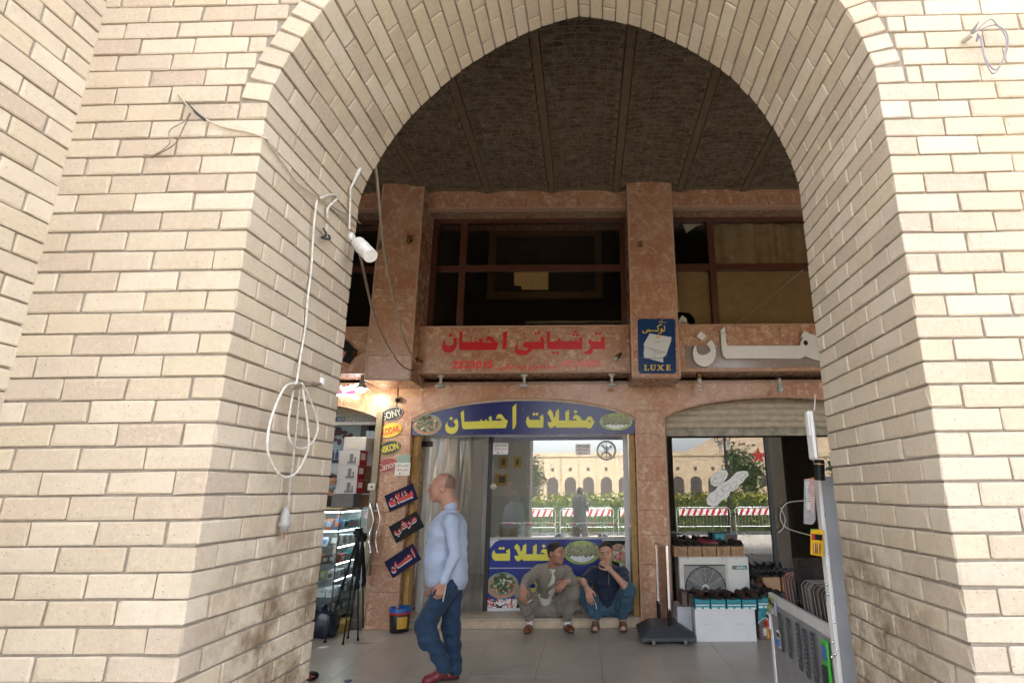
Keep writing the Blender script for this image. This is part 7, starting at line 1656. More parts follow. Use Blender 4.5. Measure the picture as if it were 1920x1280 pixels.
def shoe_sdf(heel, toe, w=.043, ht=.06, up=(0,0,1)):
    s = SDF(); heel, toe = A3(heel), A3(toe); d = nrm(toe-heel); L = np.linalg.norm(toe-heel); u = A3(up); u = nrm(u-d*(u@d))
    s.chain([heel+d*.03+u*.03, heel+d*L*.45+u*.03, heel+d*L*.72+u*.026, toe-d*.035+u*.020], [.034,.036,w,.030], .03); s.cone(heel+d*.03+u*.035, heel+d*.035+u*ht, .033, .032, .02)
    s.cut(heel+u*.004, -u); return s, d, u
# ------------------------------------------------------------------ the man walking past
def walking_man():
    Y = 5.48; hc = A3(P(829, 914, Y)); f = A3((-1,-.10,-.04)); u = A3((-.02,0,1)); K = 1.10
    sk = SDF(); T, F = head(sk, hc, f, u, K, 1.04)
    nb = A3(P(845, 951, Y)); sh_l = A3(P(846, 978, Y-.19)); sh_r = A3(P(846, 976, Y+.19)); el_l = A3(P(853, 1040, Y-.23)); wr_l = A3(P(830, 1092, Y-.25)); el_r = A3(P(850, 1042, Y+.24)); wr_r = A3(P(816, 1084, Y+.22))
    chest = A3(P(838, 1000, Y)); belly = A3(P(828, 1050, Y)); pel = A3(P(842, 1092, Y)); hl, hr = pel+A3((0,-.09,-.02)), pel+A3((0,.09,-.02))
    kn_l = A3(P(797, 1171, Y-.11)); an_l = A3(P(832, 1252, Y-.10)); kn_r = A3(P(846, 1175, Y+.10)); an_r = A3(P(852, 1256, Y+.11)); an_r[2] = max(an_r[2], .085)
    sk.cone(hc+F[1]*-.036+F[2]*-.045, nb, .076, .082, .04); sk.ell(chest, (.09,.13,.15), None, .05); sk.ell(belly, (.10,.12,.13), None, .05)
    sk.cone(sh_l, sh_r, .040, k=.05); sk.cone(nb, chest, .06, .08, .04)
    for a, b, c in ((sh_l, el_l, wr_l), (sh_r, el_r, wr_r)): sk.chain([a, b, c], [.036,.028,.027], .03)
    sk.ell(pel, (.12,.16,.11), None, .05)
    for a, b, c in ((hl, kn_l, an_l), (hr, kn_r, an_r)): sk.chain([a, b, c], [.07,.045,.036], .03)
    tl = hand(sk, wr_l, A3((-.18,.02,-1)), A3((-.35,.85,0)), -1, (.55,.75,.5), .5, 1.05); hand(sk, wr_r, A3((-.3,.0,-1)), A3((-.3,-.8,0)), 1, (.4,.5,.3), .4, 1.05)
    man = skin_mesh('person', sk, .006, M_SK1); top(man, 'bald man in a pale blue shirt and jeans walking past with a phone', 'person')
    face_bits(T, F, K, man)
    hair_cap(hc, f, u, K, man, M_STUB, .0012, [(-.018,.0,.9,.35), (0,-.06,0,-1), (-.03,.105,.3,1)], 1.04)
    s = SDF(); s.ell(chest+A3((-.018,0,.015)), (.150,.195,.18), None, .05); s.ell(belly+A3((.004,0,.01)), (.150,.175,.175), None, .07); s.cone(sh_l, sh_r, .078, k=.06); s.cone(nb+A3((.005,0,-.01)), chest, .075, .12, .05)
    s.cone(P(853, 990, Y), P(852, 1084, Y), .115, .12, .05); s.cone(P(828, 1010, Y), P(824, 1082, Y), .13, .13, .05)
    hem = pel+A3((-.004,0,.005)); s.ell(hem+A3((0,0,.02)), (.138,.175,.12), None, .06); s.cut(hem+A3((0,0,-.045)), (-.10,0,-1)); s.cut(nb+A3((-.01,0,.012)), nrm((-.45,0,1)))
    s.chain([sh_l, el_l, wr_l+nrm(el_l-wr_l)*.02], [.070,.054,.041], .012); s.chain([sh_r, el_r, wr_r+nrm(el_r-wr_r)*.02], [.073,.060,.046], .012)
    shirt = skin_mesh('shirt', s, .0065, M_SHIRT, man, .008, 5, 2, 1.1)
    s = SDF(); s.cone(nb+A3((.010,-.045,.014)), nb+A3((.010,.045,.014)), .060, k=.02); s.cone(nb+A3((-.055,-.03,-.022)), nb+A3((.0,-.045,.012)), .020, .024, .03); s.cone(nb+A3((-.055,.03,-.022)), nb+A3((.0,.045,.012)), .020, .024, .03); s.cut(nb+A3((-.0,0,.034)), nrm((-.42,0,1))); skin_mesh('collar', s, .006, M_SHIRT, shirt)
    s = SDF(); w = wr_l+nrm(el_l-wr_l)*.03; s.cone(w, w+nrm(el_l-wr_l)*.045, .0445, .046, .01); skin_mesh('cuff', s, .006, M_SHIRT, shirt)
    b = MB()
    for i in range(5): b.cyl(chest+A3((-.128-.018*(i/4), -.02, .07-.055*i)), chest+A3((-.136-.018*(i/4), -.02, .07-.055*i)), .006, n=8)
    stuff(b.build('button', M_PLET, shirt))
    s = SDF(); s.ell(pel, (.126,.165,.115), None, .05); s.chain([hl, kn_l, an_l+A3((.0,0,.015))], [.108,.084,.066], .03); s.chain([hr, kn_r, an_r+A3((0,0,.0))], [.108,.084,.070], .03)
    s.cone(kn_l, kn_l+A3((.02,0,-.12)), .084, .080, .03); s.cut(pel+A3((0,0,.075)), (0,0,1)); jeans = skin_mesh('jeans', s, .0065, M_DENIM, man, .008, 9, 2, 1.3)
    b = MB(); b.tube([pel+A3((.10,-.13,-.03)), pel+A3((.05,-.163,-.05)), pel+A3((-.02,-.155,-.02))], .003, 5, sub=4); b.build('pocket_seam', mat('seam_thread', (.05,.09,.15), .8), jeans)
    for hh, tt, nm, up in ((an_l+A3((.035,0,-.055)), A3(G(793, 1286)), 'shoe', (.45,0,.9)), (A3((an_r[0]+.04, an_r[1], .002)), A3((an_r[0]-.225, an_r[1]-.03, .002)), 'shoe', (0,0,1))):
        tt = A3(tt); 
        if up[0]: tt[1] = an_l[1]-.02; tt[2] = .004
        ss_, d, uu = shoe_sdf(hh, tt, .044, .055, up); sh_ = skin_mesh(nm, ss_, .006, M_MAROON, man); 
        q = SDF(); L = np.linalg.norm(tt-hh); q.cone(hh+d*.03+uu*.006, hh+d*L*.5+uu*.006, .036, .036, .01); q.cone(hh+d*L*.5+uu*.006, tt-d*.035+uu*.006, .040, .032, .01); q.cut(hh+uu*.012, uu); q.cut(hh-uu*.001, -uu); skin_mesh('sole', q, .006, M_SOLE, sh_)
    for a in (an_l, an_r): s = SDF(); s.cone(a+A3((.0,0,.06)), a+A3((0,0,-.04)), .040, .036, .02); skin_mesh('sock', s, .006, M_SOCK if a is an_l else M_DENIM, man)
    c = wr_l + A3((.018,.010,-.075)); ph = MB(); ph.rbox((-.004,-.036,-.072), (.004,.036,.072), .003); t = thing('mobile_phone', 'pale mobile phone held in the walking man\'s hand', 'phone', Vector(c)); ph.xf(Matrix.Translation(Vector(c)) @ Matrix.Rotation(.15, 4, 'Y') @ Matrix.Rotation(.30, 4, 'Z')); ph.build('case', mat('pale_phone_case', (.66,.58,.56), .3), t)
walking_man()
# ------------------------------------------------------------------ the two men sitting on the step
def seated(label, J, skm, K, hf, hu, build):
    sk = SDF(); T, F = head(sk, J['head'], hf, hu, K, 1.02); nb = J['neck']
    sk.cone(J['head']+F[1]*-.025+F[2]*-.05, nb, .056, .060, .03); sk.cone(J['shl'], J['shr'], .038, k=.05); sk.ell(J['chest'], (.13,.09,.14), None, .05); sk.cone(J['chest'], J['pel'], .09, .11, .05)
    for q in 'lr':
        sk.chain([J['sh'+q], J['el'+q], J['wr'+q]], [.036,.028,.027] if build.get('covered') else [.042,.042,.029], .03); sk.chain([J['hip'+q], J['kn'+q], J['an'+q]], [.07,.045,.036], .03)
    hands = build['hands'](sk); build['feet'](sk) if 'feet' in build else None
    man = skin_mesh('person', sk, .0055, skm); top(man, label, 'person', None); face_bits(T, F, K, man); return man, T, F, hands
def man_suit():
    J = {k: A3(P(u, v, y)) for k, (u, v, y) in dict(head=(1043,1036,7.30), neck=(1037,1062,7.40), chest=(1033,1084,7.46), pel=(1023,1133,7.62), shl=(1009,1069,7.42), shr=(1061,1070,7.42), ell=(989,1087,7.26), elr=(1076,1092,7.26), wrl=(981,1101,7.08), wrr=(1062,1089,7.10), hipl=(1010,1143,7.60), hipr=(1037,1143,7.60), knl=(980,1110,7.24), knr=(1076,1108,7.24), anl=(993,1164,7.40), anr=(1063,1166,7.40)).items()}
    for q in 'lr': J['an'+q][2] = .09
    b = {'covered': True, 'hands': lambda sk: (hand(sk, J['wrl'], A3((.03,-.10,-1)), A3((.15,1,-.1)), 1, (.25,.3,.2), .35, 1.05), hand(sk, J['wrr'], A3((-.75,-.25,-.62)), A3((-.15,.6,-.5)), -1, (.35,.6,.4), .3, 1.05))}
    hf, hu = A3((.80,-.58,-.06)), A3((.02,-.06,1)); K = 1.08
    man, T, F, tips = seated('seated man in a taupe suit with brown shoes, turning to the man beside him', J, M_SK2, K, hf, hu, b)
    hair_cap(J['head'], hf, hu, K, man, M_HAIR, .006, [(.074,.080,.70,-.71), (0,-.045,.1,-1)], 1.02, .0055, .003)
    s = SDF(); s.ell(J['head']+F[1]*.088*K+F[2]*-.047*K, (.026,.010,.006), F, .01); skin_mesh('moustache', s, .0045, mat('grey_stubble', (.12,.08,.06), .8), man)
    # jacket, open over a cream shirt
    s = SDF(); s.ell(J['chest']+A3((0,.005,.01)), (.188,.140,.17), None, .05); s.cone(J['shl'], J['shr'], .074, k=.06); s.cone(J['neck']+A3((0,.02,-.02)), J['chest'], .075, .12, .05); s.cone(J['chest'], J['pel']+A3((0,-.02,.08)), .13, .155, .05)
    s.chain([J['shl'], J['ell'], J['wrl']+nrm(J['ell']-J['wrl'])*.02], [.074,.066,.047], .014); s.chain([J['shr'], J['elr'], J['wrr']+nrm(J['elr']-J['wrr'])*.02], [.074,.066,.047], .014)
    s.cut(J['neck']+A3((0,-.02,.02)), nrm((0,-.5,1)))
    s.cut(J['pel']+A3((0,-.12,.075)), nrm((0,-.25,-1)))
    c = J['neck']+A3((.02,-.13,-.03)); e = J['chest']+A3((.02,-.20,-.16))
    s.cone(c, e, .022, .070, .01, True); s.cone(c+A3((0,-.02,0)), e+A3((0,-.05,0)), .034, .095, .01, True)
    jk = skin_mesh('jacket', s, .006, M_TAUPE, man, .013, 21, 2, 1.5)
    s = SDF(); s.ell(J['chest']+A3((.01,-.006,0)), (.125,.137,.165), None, .05); s.cone(J['neck']+A3((.0,-.015,-.02)), J['chest'], .062, .11, .05); s.cone(J['chest'], J['pel']+A3((0,-.04,.10)), .118, .145, .05); s.cut(J['neck']+A3((0,-.02,.012)), nrm((0,-.6,1))); skin_mesh('shirt', s, .006, M_CREAM, man, .004, 31)
    b_ = MB(); b_.tube([J['neck']+A3((.055,-.045,.005)), J['neck']+A3((.045,-.10,-.07)), J['chest']+A3((.075,-.145,-.06)), J['chest']+A3((.10,-.15,-.15))], .006, 6, sub=4); b_.tube([J['neck']+A3((-.055,-.045,.005)), J['neck']+A3((-.01,-.10,-.07)), J['chest']+A3((-.035,-.15,-.06)), J['chest']+A3((-.07,-.16,-.15))], .006, 6, sub=4); b_.build('lapel_edge', M_TAUPE, jk)
    s = SDF(); s.cone(J['pel']+A3((-.10,-.09,.10)), J['pel']+A3((.12,-.09,.10)), .075, k=.04); s.cone(J['pel']+A3((-.10,-.06,.06)), J['pel']+A3((.12,-.06,.06)), .085, k=.04); skin_mesh('waist_sash', s, .006, make_cloth('patterned_sash', (.26,.23,.185), 300, .4), man, .008, 41, 1, 2.)
    s = SDF(); s.ell(J['pel']+A3((0,0,-.01)), (.20,.15,.13), None, .06)
    for q in 'lr': s.chain([J['hip'+q], (J['hip'+q]+J['kn'+q])/2+A3((0,0,-.02)), J['kn'+q], (J['kn'+q]*.5+J['an'+q]*.5), J['an'+q]+A3((0,0,.05))], [.112,.104,.088,.080,.060], .03)
    s.cone(J['hipl']*.75+J['knl']*.25+A3((.02,0,-.05)), J['hipr']*.75+J['knr']*.25+A3((-.02,0,-.05)), .07, k=.07); skin_mesh('trousers', s, .0065, M_TAUPE, man, .013, 51, 2, 1.4)
    for w, e in (('wrl','ell'),('wrr','elr')): s = SDF(); d = nrm(J[e]-J[w]); s.cone(J[w]+d*.002, J[w]+d*.022, .034, .038, .01); skin_mesh('shirt_cuff', s, .0055, M_CREAM, man)
    for q, toe in (('l',(985,1191)),('r',(1076,1191))):
        a = J['an'+q]; tt = A3(G(*toe)); d = nrm((tt-a)*A3((1,1,0))); hh = A3((a[0],a[1],.003))-d*.055; tt = hh+d*.285
        ss_, d, uu = shoe_sdf(hh, tt, .042, .06); sh_ = skin_mesh('shoe', ss_, .0055, M_LOAF, man); s = SDF(); s.cone(hh+d*.035+uu*.006, tt-d*.035+uu*.006, .037, .034, .01); s.cut(hh+uu*.013, uu); s.cut(hh-uu*.001, -uu); skin_mesh('sole', s, .006, M_SOLE, sh_)
        s = SDF(); s.cone(a+A3((0,0,.075)), a+A3((0,0,-.03)), .043, .040, .02); skin_mesh('sock', s, .0055, M_SOCK, man)
    tp = tips[0][0]; b_ = MB(); p = Vector(tp)+Vector((.004,-.012,.012)); b_.cyl(p, p+Vector((.055,-.012,.035)), .0042, n=8); top(b_.build('cigarette', M_PAPER), 'white cigarette between the fingers of the man in the taupe suit', 'cigarette')
man_suit()
def man_polo():
    J = {k: A3(P(u, v, y)) for k, (u, v, y) in dict(head=(1136,1036,7.28), neck=(1140,1061,7.40), chest=(1139,1086,7.46), pel=(1140,1134,7.62), shl=(1113,1072,7.42), shr=(1167,1074,7.42), ell=(1093,1090,7.27), elr=(1172,1098,7.20), wrl=(1101,1103,7.08), wrr=(1143,1066,7.16), hipl=(1124,1143,7.60), hipr=(1154,1143,7.60), knl=(1096,1109,7.26), knr=(1177,1105,7.24), anl=(1117,1166,7.42), anr=(1168,1166,7.42)).items()}
    for q in 'lr': J['an'+q][2] = .085
    toes = {'l': A3(G(1113,1193)), 'r': A3(G(1170,1193))}
    def feet(sk):
        for q in 'lr':
            a = J['an'+q]; d = nrm((toes[q]-a)*A3((1,1,0))); r = np.cross(d, A3((0,0,1))); hh = A3((a[0],a[1],.045))
            sk.cone(hh-d*.045+A3((0,0,-.006)), hh+d*.09+A3((0,0,-.004)), .032, .036, .03); sk.cone(a, hh+d*.06, .038, .034, .03); sk.cone(hh+d*.09, hh+d*.15+A3((0,0,-.012)), .036, .036, .03)
            for i in range(5):
                o = r*(.032-.0155*i)*(1 if q == 'r' else -1); p = hh+d*(.155-.006*i)+o+A3((0,0,-.014)); sk.cone(p, p+d*(.05-.005*i)+A3((0,0,-.004)), .0125 if i == 0 else .0092, .011 if i == 0 else .008, .006)
    b = {'feet': feet, 'hands': lambda sk: (hand(sk, J['wrl'], A3((.30,-.12,-1)), A3((.2,1,0)), 1, (.2,.35,.25), .35, 1.08), hand(sk, J['wrr'], A3((-.55,-.28,.62)), A3((-.30,.70,-.40)), 1, (.75,.9,.6), .6, 1.02))}
    hf, hu = A3((-.10,-1,-.10)), A3((-.06,-.05,1)); K = 1.09
    man, T, F, tips = seated('seated man in a navy polo shirt and jeans, hand raised to his mouth', J, M_SK3, K, hf, hu, b)
    hair_cap(J['head'], hf, hu, K, man, M_HAIR, .004, [(.070,.086,.70,-.71), (0,-.04,.1,-1)], 1.02, .0055, .0015)
    s = SDF(); s.ell(J['chest']+A3((0,.0,.0)), (.198,.150,.17), None, .05); s.cone(J['shl'], J['shr'], .074, k=.06); s.cone(J['neck']+A3((0,.02,-.02)), J['chest'], .075, .12, .05); s.cone(J['chest'], J['pel']+A3((0,-.04,.07)), .15, .175, .06); s.ell(J['pel']+A3((0,-.06,.10)), (.185,.15,.11), None, .05)
    for q in 'lr': m_ = J['sh'+q]+(J['el'+q]-J['sh'+q])*.72; s.chain([J['sh'+q], m_], [.076,.070], .03); s.cut(J['neck']+A3((0,-.02,.025)), nrm((0,-.5,1))) if q == 'l' else None
    po_ = skin_mesh('polo_shirt', s, .006, M_POLO, man, .011, 61, 2, 1.5)
    s = SDF(); s.cone(J['neck']+A3((-.055,-.06,-.012)), J['neck']+A3((-.05,.03,.018)), .018, k=.02); s.cone(J['neck']+A3((.055,-.06,-.012)), J['neck']+A3((.05,.03,.018)), .018, k=.02); s.cone(J['neck']+A3((-.05,.03,.018)), J['neck']+A3((.05,.03,.018)), .02, k=.02); s.cone(J['neck']+A3((-.055,-.06,-.012)), J['neck']+A3((-.02,-.09,-.05)), .015, .008, .01); s.cone(J['neck']+A3((.055,-.06,-.012)), J['neck']+A3((.02,-.09,-.05)), .015, .008, .01); skin_mesh('collar', s, .0055, M_POLO, po_)
    b_ = MB(); b_.tube([J['neck']+A3((.0,-.115,-.05)), J['chest']+A3((.01,-.158,.03)), J['chest']+A3((.01,-.166,-.04))], .0028, 5, sub=3); b_.build('placket_zip', mat('pale_zip', (.35,.36,.40), .4), po_)
    s = SDF(); s.ell(J['pel'], (.18,.145,.115), None, .05)
    for q in 'lr': s.chain([J['hip'+q], J['kn'+q], (J['kn'+q]+J['an'+q])/2, J['an'+q]+A3((0,0,.055))], [.112,.088,.078,.064], .04)
    s.cone((J['knl']*.3+J['hipl']*.7)+A3((.04,0,-.03)), (J['knr']*.3+J['hipr']*.7)+A3((-.04,0,-.03)), .075, k=.08); skin_mesh('jeans', s, .0065, M_DENIM2, man, .011, 71, 2, 1.5)
    for q in 'lr':
        a = J['an'+q]; d = nrm((toes[q]-a)*A3((1,1,0))); r = np.cross(d, A3((0,0,1))); hh = A3((a[0],a[1],0))-d*.065; tt = hh+d*.285
        s = SDF(); s.cone(hh+d*.035+A3((0,0,.012)), hh+d*.15+A3((0,0,.012)), .038, .042, .01); s.cone(hh+d*.15+A3((0,0,.012)), tt-d*.04+A3((0,0,.012)), .044, .042, .01); s.cut((0,0,.024), (0,0,1)); s.cut((0,0,.001), (0,0,-1)); sn_ = skin_mesh('sandal', s, .0055, M_SANDAL, man)
        b_ = MB()
        for t0, wd in ((.145,.055),(.20,.05)):
            prev = None; vs_ = []
            for i in range(9):
                t = math.pi*i/8; p = hh+d*t0+r*(.052*math.cos(t))+A3((0,0,.020+(.078 if t0 < .17 else .060)*math.sin(t)**.8)); vs_ += [p-d*wd*.5, p+d*wd*.5]
            b_.add(vs_, [(2*i,2*i+2,2*i+3,2*i+1) for i in range(8)], 0, True)
        b_.build('strap', M_SANDAL, sn_)
    M_MASK = mat('pale_green_mask', (.45,.52,.22), .7); s = SDF(); s.ell(A3(T(0,.062,-.088)), (.052,.040,.028), F, .02); s.cut(A3(T(0,.05,-.072)), F[2]); mk = skin_mesh('face_mask', s, .0055, M_MASK, man, .004, 5, 1, 2.)
    for q in (-1, 1): b_ = MB(); b_.tube([Vector(T(q*.052,.055,-.078)), Vector(T(q*.072,.03,-.05)), Vector(T(q*.086,-.01,-.015))], .0032, 5, sub=3); b_.build('ear_loop', M_MASK, mk)
    p = Vector(tips[0][0])+Vector((.002,-.012,.004)); b_ = MB(); b_.cyl(p, p+Vector((.01,-.03,-.055)), .0042, n=8); top(b_.build('cigarette', M_PAPER), 'white cigarette hanging from the hand of the man in the navy polo', 'cigarette')
man_polo()
g = P(1094, 1152, 7.78); g.z = STEP; cup = thing('paper_cup', 'small white paper cup standing on the step between the two seated men', 'cup', g); k = MB(); k.lathe([(.0001,.002),(.026,0),(.034,.10),(.036,.102),(.031,.098),(.024,.008)], Matrix.Translation(g), 20); k.build('cup', M_PAPER, cup)
k = MB(); k.tube([g+Vector((.012*math.cos(t)-.004, -.0325, .055+.018*math.sin(t))) for t in (0,1,2,3,4,5)], .002, 5); k.build('printed_mark', M_INK, cup)
# ------------------------------------------------------------------ people half seen
def simple_person(label, x, y, z0, f, skm, top_m, low_m, seat=False, robe=False, maskm=None):
    hz = z0 + (1.22 if seat else 1.60); hc = A3((x, y, hz)); f = A3(f); sk = SDF(); T, F = head(sk, hc, f, A3((0,0,1)), 1.0); r = F[0]; g = F[1]
    ch = hc+A3((0,0,-.36))-g*.02; pl = hc+A3((0,0,-.68))-g*.03; sk.cone(hc+A3((0,0,-.06))-g*.02, ch+A3((0,0,.15)), .055, .06, .03); sk.ell(ch, (.14,.11,.17), F, .05); sk.cone(ch, pl, .11, .13, .05)
    L = {}
    for q in (-1, 1):
        sh_ = ch+r*q*.17+A3((0,0,.11)); el = sh_+r*q*.06+A3((0,0,-.28)); wr = el+g*.20+A3((0,0,-.10)); sk.chain([sh_, el, wr], [.046,.04,.028], .03); hand(sk, wr, g*.8+A3((0,0,-.5)), A3((0,0,-1)), q, (.3,.4,.3), .4)
        hp = pl+r*q*.09; kn = hp+(g*.42+A3((0,0,-.02)) if seat else A3((0,0,-.44))); an = kn+A3((0,0,-.42 if not seat else -.38)); sk.chain([hp, kn, an], [.08,.055,.038], .03); sk.cone(an+A3((0,0,-.04)), an+g*.15+A3((0,0,-.05)), .035, .03, .02); L[q] = (sh_, el, wr, hp, kn, an)
    man = skin_mesh('person', sk, .010, skm); top(man, label, 'person'); face_bits(T, F, 1.0, man)
    if robe:
        s = SDF(); s.ell(hc+A3((0,0,.02))-g*.015, (.10,.115,.125), F, .03); s.ell(hc+g*.105+A3((0,0,.0)), (.05,.05,.055), F, .02, True); s.cone(hc, ch, .10, .19, .06); s.cone(ch, A3((x,y,z0+.35)), .22, .27, .08); s.cone(A3((x,y,z0+.35)), A3((x,y,z0+.05)), .27, .31, .05)
        for q in (-1, 1): s.chain(L[q][:3], [.09,.08,.075], .05)
        s.cut((x,y,z0+.02), (0,0,-1)); skin_mesh('robe', s, .012, top_m, man, .012, 7); return man
    hair_cap(hc, f, A3((0,0,1)), 1.0, man, M_HAIR, .007, [(.074,.080,.70,-.71), (0,-.05,.1,-1)], 1.0, .009)
    s = SDF(); s.ell(ch, (.17,.135,.18), F, .05); s.cone(ch, pl, .135, .15, .05); s.cone(L[-1][0], L[1][0], .068, k=.05)
    for q in (-1, 1): s.chain(L[q][:3], [.066,.055,.042], .03)
    s.cut(hc+A3((0,0,-.145)), (0,0,1)); skin_mesh('jumper', s, .010, top_m, man, .006, 5)
    s = SDF(); s.ell(pl, (.16,.13,.12), F, .05)
    for q in (-1, 1): s.chain(L[q][3:], [.10,.075,.06], .04)
    skin_mesh('trousers', s, .011, low_m, man, .006, 6)
    if maskm: s = SDF(); s.ell(A3(T(0,.06,-.05)), (.058,.062,.045), F, .02); s.cut(A3(T(0,0,-.022)), F[2]); s.cut(A3(T(0,.03,0)), -F[1]); skin_mesh('face_mask', s, .007, maskm, man)
    return man
M_BLKCL = make_cloth('black_cloth', (.010,.010,.011), 300, .2); M_DKCL = make_cloth('charcoal_cloth', (.02,.02,.024), 300, .2)
h = P(621, 903, 8.35); simple_person('shopkeeper in dark clothes and a pale blue mask behind the telephone boxes', h.x, 8.35, h.z-1.60, (.75,-.65,-.2), M_SK3, M_DKCL, M_DKCL, False, False, mat('pale_blue_mask', (.30,.45,.58), .7))
h = P(1375, 972, 9.3); simple_person('dark figure sitting inside the unlit shoe shop behind the glass', h.x, 9.3, h.z-1.22, (-.2,-1,-.1), M_SK2, M_BLKCL, M_BLKCL, True)
simple_person('woman in a long black robe on the pavement, mirrored in the pickle shop glass', -.25, -5.6, 0, (.3,-.95,-.15), M_SK3, M_BLKCL, M_BLKCL, False, True)
# ================================================================== across the street (seen in the shop glass)
M_SAND = mat('sand_render', (.40,.32,.215), .9, var=.12, vscale=2)
M_VOID = mat('arcade_shade', (.06,.05,.045), .9)
far = thing('arcaded_building', 'long sand coloured two storey arcade across the square, mirrored in the pickle shop window', 'building', (0, -84, 0))
def farx(i): return -40 + i*3.1
k = MB()
for i in range(32):
    x = farx(i); y = -84 - (x-8)**2*.004
    w = 3.1; aw = 1.0; ah = 2.9
    N = 10; pts = [(x-aw+0, 0)] + [(x - aw*math.cos(math.pi*j/N), ah + 1.05*math.sin(math.pi*j/N)) for j in range(N+1)] + [(x+aw, 0)]
    k.box((x-w/2, y, 0), (x-aw, y-1, 7.4)); k.box((x+aw, y, 0), (x+w/2, y-1, 7.4))
    for j in range(N):
        a, b = pts[1+j], pts[2+j]
        k.add([(a[0], y, a[1]), (b[0], y, b[1]), (b[0], y, 7.4), (a[0], y, 7.4)], [(3,2,1,0)])
        k.add([(a[0], y, a[1]), (b[0], y, b[1]), (b[0], y-1, b[1]), (a[0], y-1, a[1])], [(0,1,2,3)])
    k.box((x-w/2, y+.15, 7.4), (x+w/2, y-1, 8.1))
k.build('wall', M_SAND, far)
k = MB(); k.box((-45, -112, 0), (70, -111, 6)); k.build('back_wall', M_VOID, far)
for i in range(32):
    x = farx(i); y = -84 - (x-8)**2*.004
    k = MB(); k.box((x-.25, y+.02, 5.0), (x+.25, y+.06, 5.5)); k.build('window', M_VOID, far)
k = MB(); k.box((-58, -80, 0), (-12, -92, 8.0)); k.box((-58, -79.7, 8.0), (-12, -92, 8.5)); top(k.build('corner_block', M_SAND), 'taller sand coloured corner block left of the far arcade', 'building')
# citadel mound
M_MOUND = mat('bare_earth_slope', (.30,.22,.14), .95, var=.25, vscale=.2)
k = MB(); pr = [(120, -1), (95, 9), (72, 20), (55, 27), (20, 29), (.001, 29)]
k.lathe(pr, Matrix.Translation((118, -190, 0)), 48); structure(k.build('mound_hill', M_MOUND))
# hedge
def make_leaf(name, a, b):
    k = NT(name); g = k.n('ShaderNodeNewGeometry'); c = k.mix(g.outputs['Random Per Island'], C(*a), C(*b)); k.base(c); k.rough(.6); return k.m
M_LEAF = make_leaf('hedge_leaf', (.10,.15,.03), (.34,.32,.05)); M_LEAFD = make_leaf('dark_leaf', (.03,.06,.022), (.06,.10,.03))
def leaf_cloud(k, n, fn, s):
    for _ in range(n):
        c = Vector(fn()); a = Vector((random.gauss(0,1), random.gauss(0,1), random.gauss(0,1))).normalized(); b = a.orthogonal().normalized()
        L = s*random.uniform(.6, 1.4); k.add([c-a*L, c+b*L*.45, c+a*L, c-b*L*.45], [(0,1,2,3)])
k = MB(); leaf_cloud(k, 20000, lambda: (random.uniform(-12, 20), random.uniform(-11.5, -9.9), -.1 + 1.5*random.random()**.7 + .12*math.sin(random.random()*40)), .085)
h = thing('hedge', 'long clipped green and yellow hedge across the road, mirrored in the shop glass', 'hedge', (2, -10.7, 0)); k.build('foliage', M_LEAF, h)
k = MB(); k.box((-26, -11.2, -.5), (30, -10.2, 1.15)); k.build('hedge_core', mat('hedge_shade', (.05,.075,.02), .9), h)  # solid dark box gives the shade between the leaves
# barriers
bar0 = thing('crowd_barrier', 'striped crowd barrier along the kerb, number five from the left end of the mirrored row', 'barrier', (0, -8.5, 0), 'crowd barriers along the kerb')
k = MB(); k.tube([(-1.1,-8.5,0),(-1.1,-8.5,.95),(-1.0,-8.5,1.05),(1.0,-8.5,1.05),(1.1,-8.5,.95),(1.1,-8.5,0)], .02, 6)
k.tube([(-1.1,-8.5,.3),(1.1,-8.5,.3)], .015, 6)
for i in range(15): k.tube([(-.98+i*.14,-8.5,.3),(-.98+i*.14,-8.5,.72)], .008, 5)
for x in (-.8, .8): k.box((x-.03,-8.8,-.0), (x+.03,-8.2,.03))
k.build('frame', M_GALV, bar0)
k = MB(); k.box((-1.0,-8.48,.74), (1.0,-8.46,1.0)); b_ = k.build('striped_board', M_WHITE, bar0)
for i in range(8):
    x = -.95+i*.25; k = MB(); k.prism([(x,-8.455,.75),(x+.11,-8.455,.75),(x+.22,-8.455,.99),(x+.11,-8.455,.99)], (0,-.003,0)); k.build('stripe', M_RED, b_)
for i in range(-4, 7):
    if i == 0: continue
    copy_tree(bar0, Matrix.Translation((i*2.4, random.uniform(-.1,.1), 0)), 'striped crowd barrier along the kerb, number %s from the left end of the mirrored row' % ['one','two','three','four','','six','seven','eight','nine','ten','eleven'][i+4])
for o in list(COL.objects):
    if o.name.startswith('crowd_barrier'): o.location.z -= .14
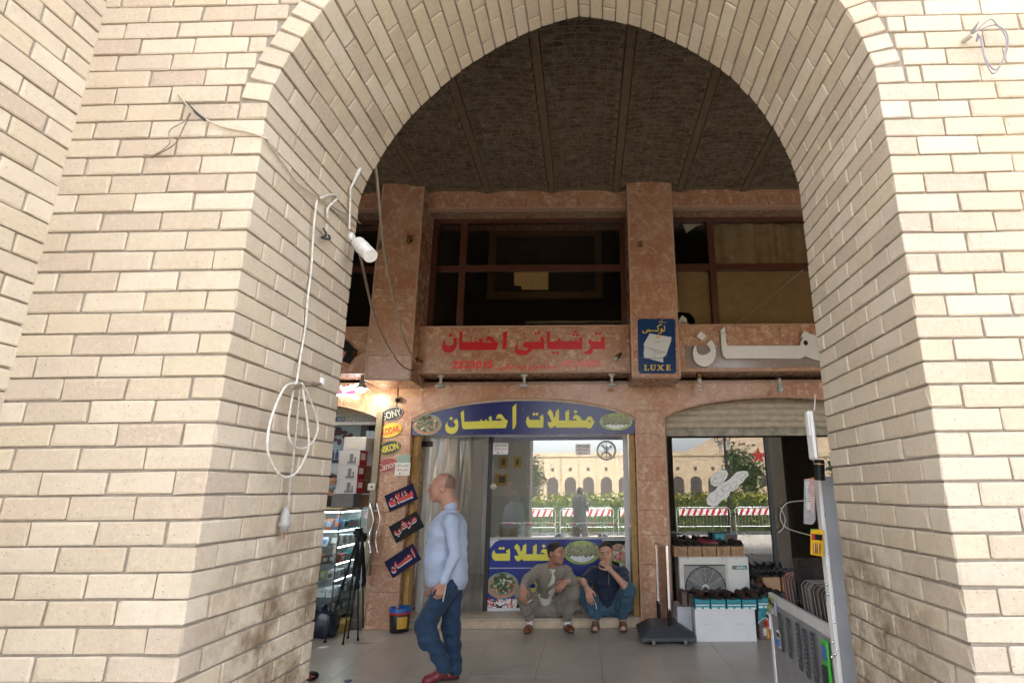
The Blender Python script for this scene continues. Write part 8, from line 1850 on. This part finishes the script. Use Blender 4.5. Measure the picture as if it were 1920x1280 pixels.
# trees and lamp posts
M_BARK = mat('bark', (.13,.09,.06), .9, bump=.5)
def tree(x, y, h, r, label, dense=1600):
    t = thing('street_tree', label, 'tree', (x, y, 0), 'trees across the square')
    k = MB(); k.tube([(x,y,-.3),(x+.05,y,h*.3),(x-.03,y,h*.6)], [.16,.12,.06], 8)
    for a in range(6):
        an = a*1.05; k.tube([(x,y,h*(.28+.05*a)),(x+r*.6*math.cos(an),y+r*.6*math.sin(an),h*(.45+.06*a))], [.06,.02], 5)
    k.build('trunk', M_BARK, t); k = MB()
    cl = [(random.gauss(0,.45)*r, random.gauss(0,.45)*r, h*(.35+.6*random.random())) for _ in range(32)]
    def f():
        c = random.choice(cl); return (x+c[0]+random.gauss(0,.22)*r, y+c[1]+random.gauss(0,.22)*r, c[2]+random.gauss(0,.09)*h)
    leaf_cloud(k, dense, f, .17); k.build('crown', M_LEAFD, t)
tree(12.4, -30, 4.6, 1.5, 'dark round tree in front of the far arcade, mirrored in the shoe shop glass'); tree(23, -36, 4.2, 1.2, 'smaller dark tree near the mound, mirrored in the shoe shop glass'); tree(-6, -46, 5, 1.6, 'dark tree by the taller corner block')
M_IRON = mat('black_cast_iron', (.025,.025,.028), .5, .3)
def lamp_post(x, y, h, label):
    t = thing('street_lamp', label, 'street lamp', (x, y, 0), 'ornate street lamps')
    k = MB(); k.cyl((x,y,-.1),(x,y,.6),.14,.09,10); k.cyl((x,y,.6),(x,y,h-.6),.06,.045,10); k.build('post', M_IRON, t)
    for a in range(5):
        an = a*2*math.pi/5; rx, ry = (.42*math.cos(an), .42*math.sin(an)) if a else (0, 0); hz = h-.35 if a else h-.05
        if a:
            k = MB(); k.tube([(x,y,h-.85),(x+rx*.9,y+ry*.9,h-.95),(x+rx*1.1,y+ry*1.1,h-.7),(x+rx,y+ry,hz-.18)], .022, 6, sub=4); k.build('arm', M_IRON, t)
        M = Matrix.Translation((x+rx, y+ry, hz)); k = MB(); k.lathe([(.05,-.2),(.13,.12),(.15,.14)], M, 8); l = k.build('lantern', mat('lantern_glass', (.6,.6,.55), .3), t)
        k = MB(); k.lathe([(.16,.14),(.09,.22),(.02,.3),(.001,.36)], M, 8); k.build('lantern_cap', M_IRON, l)
lamp_post(6.1, -9.5, 4.6, 'tall black lamp post with clustered lanterns, the nearer one in the shoe shop glass'); lamp_post(9.2, -22, 4.7, 'black lamp post with clustered lanterns, the farther one in the shoe shop glass')
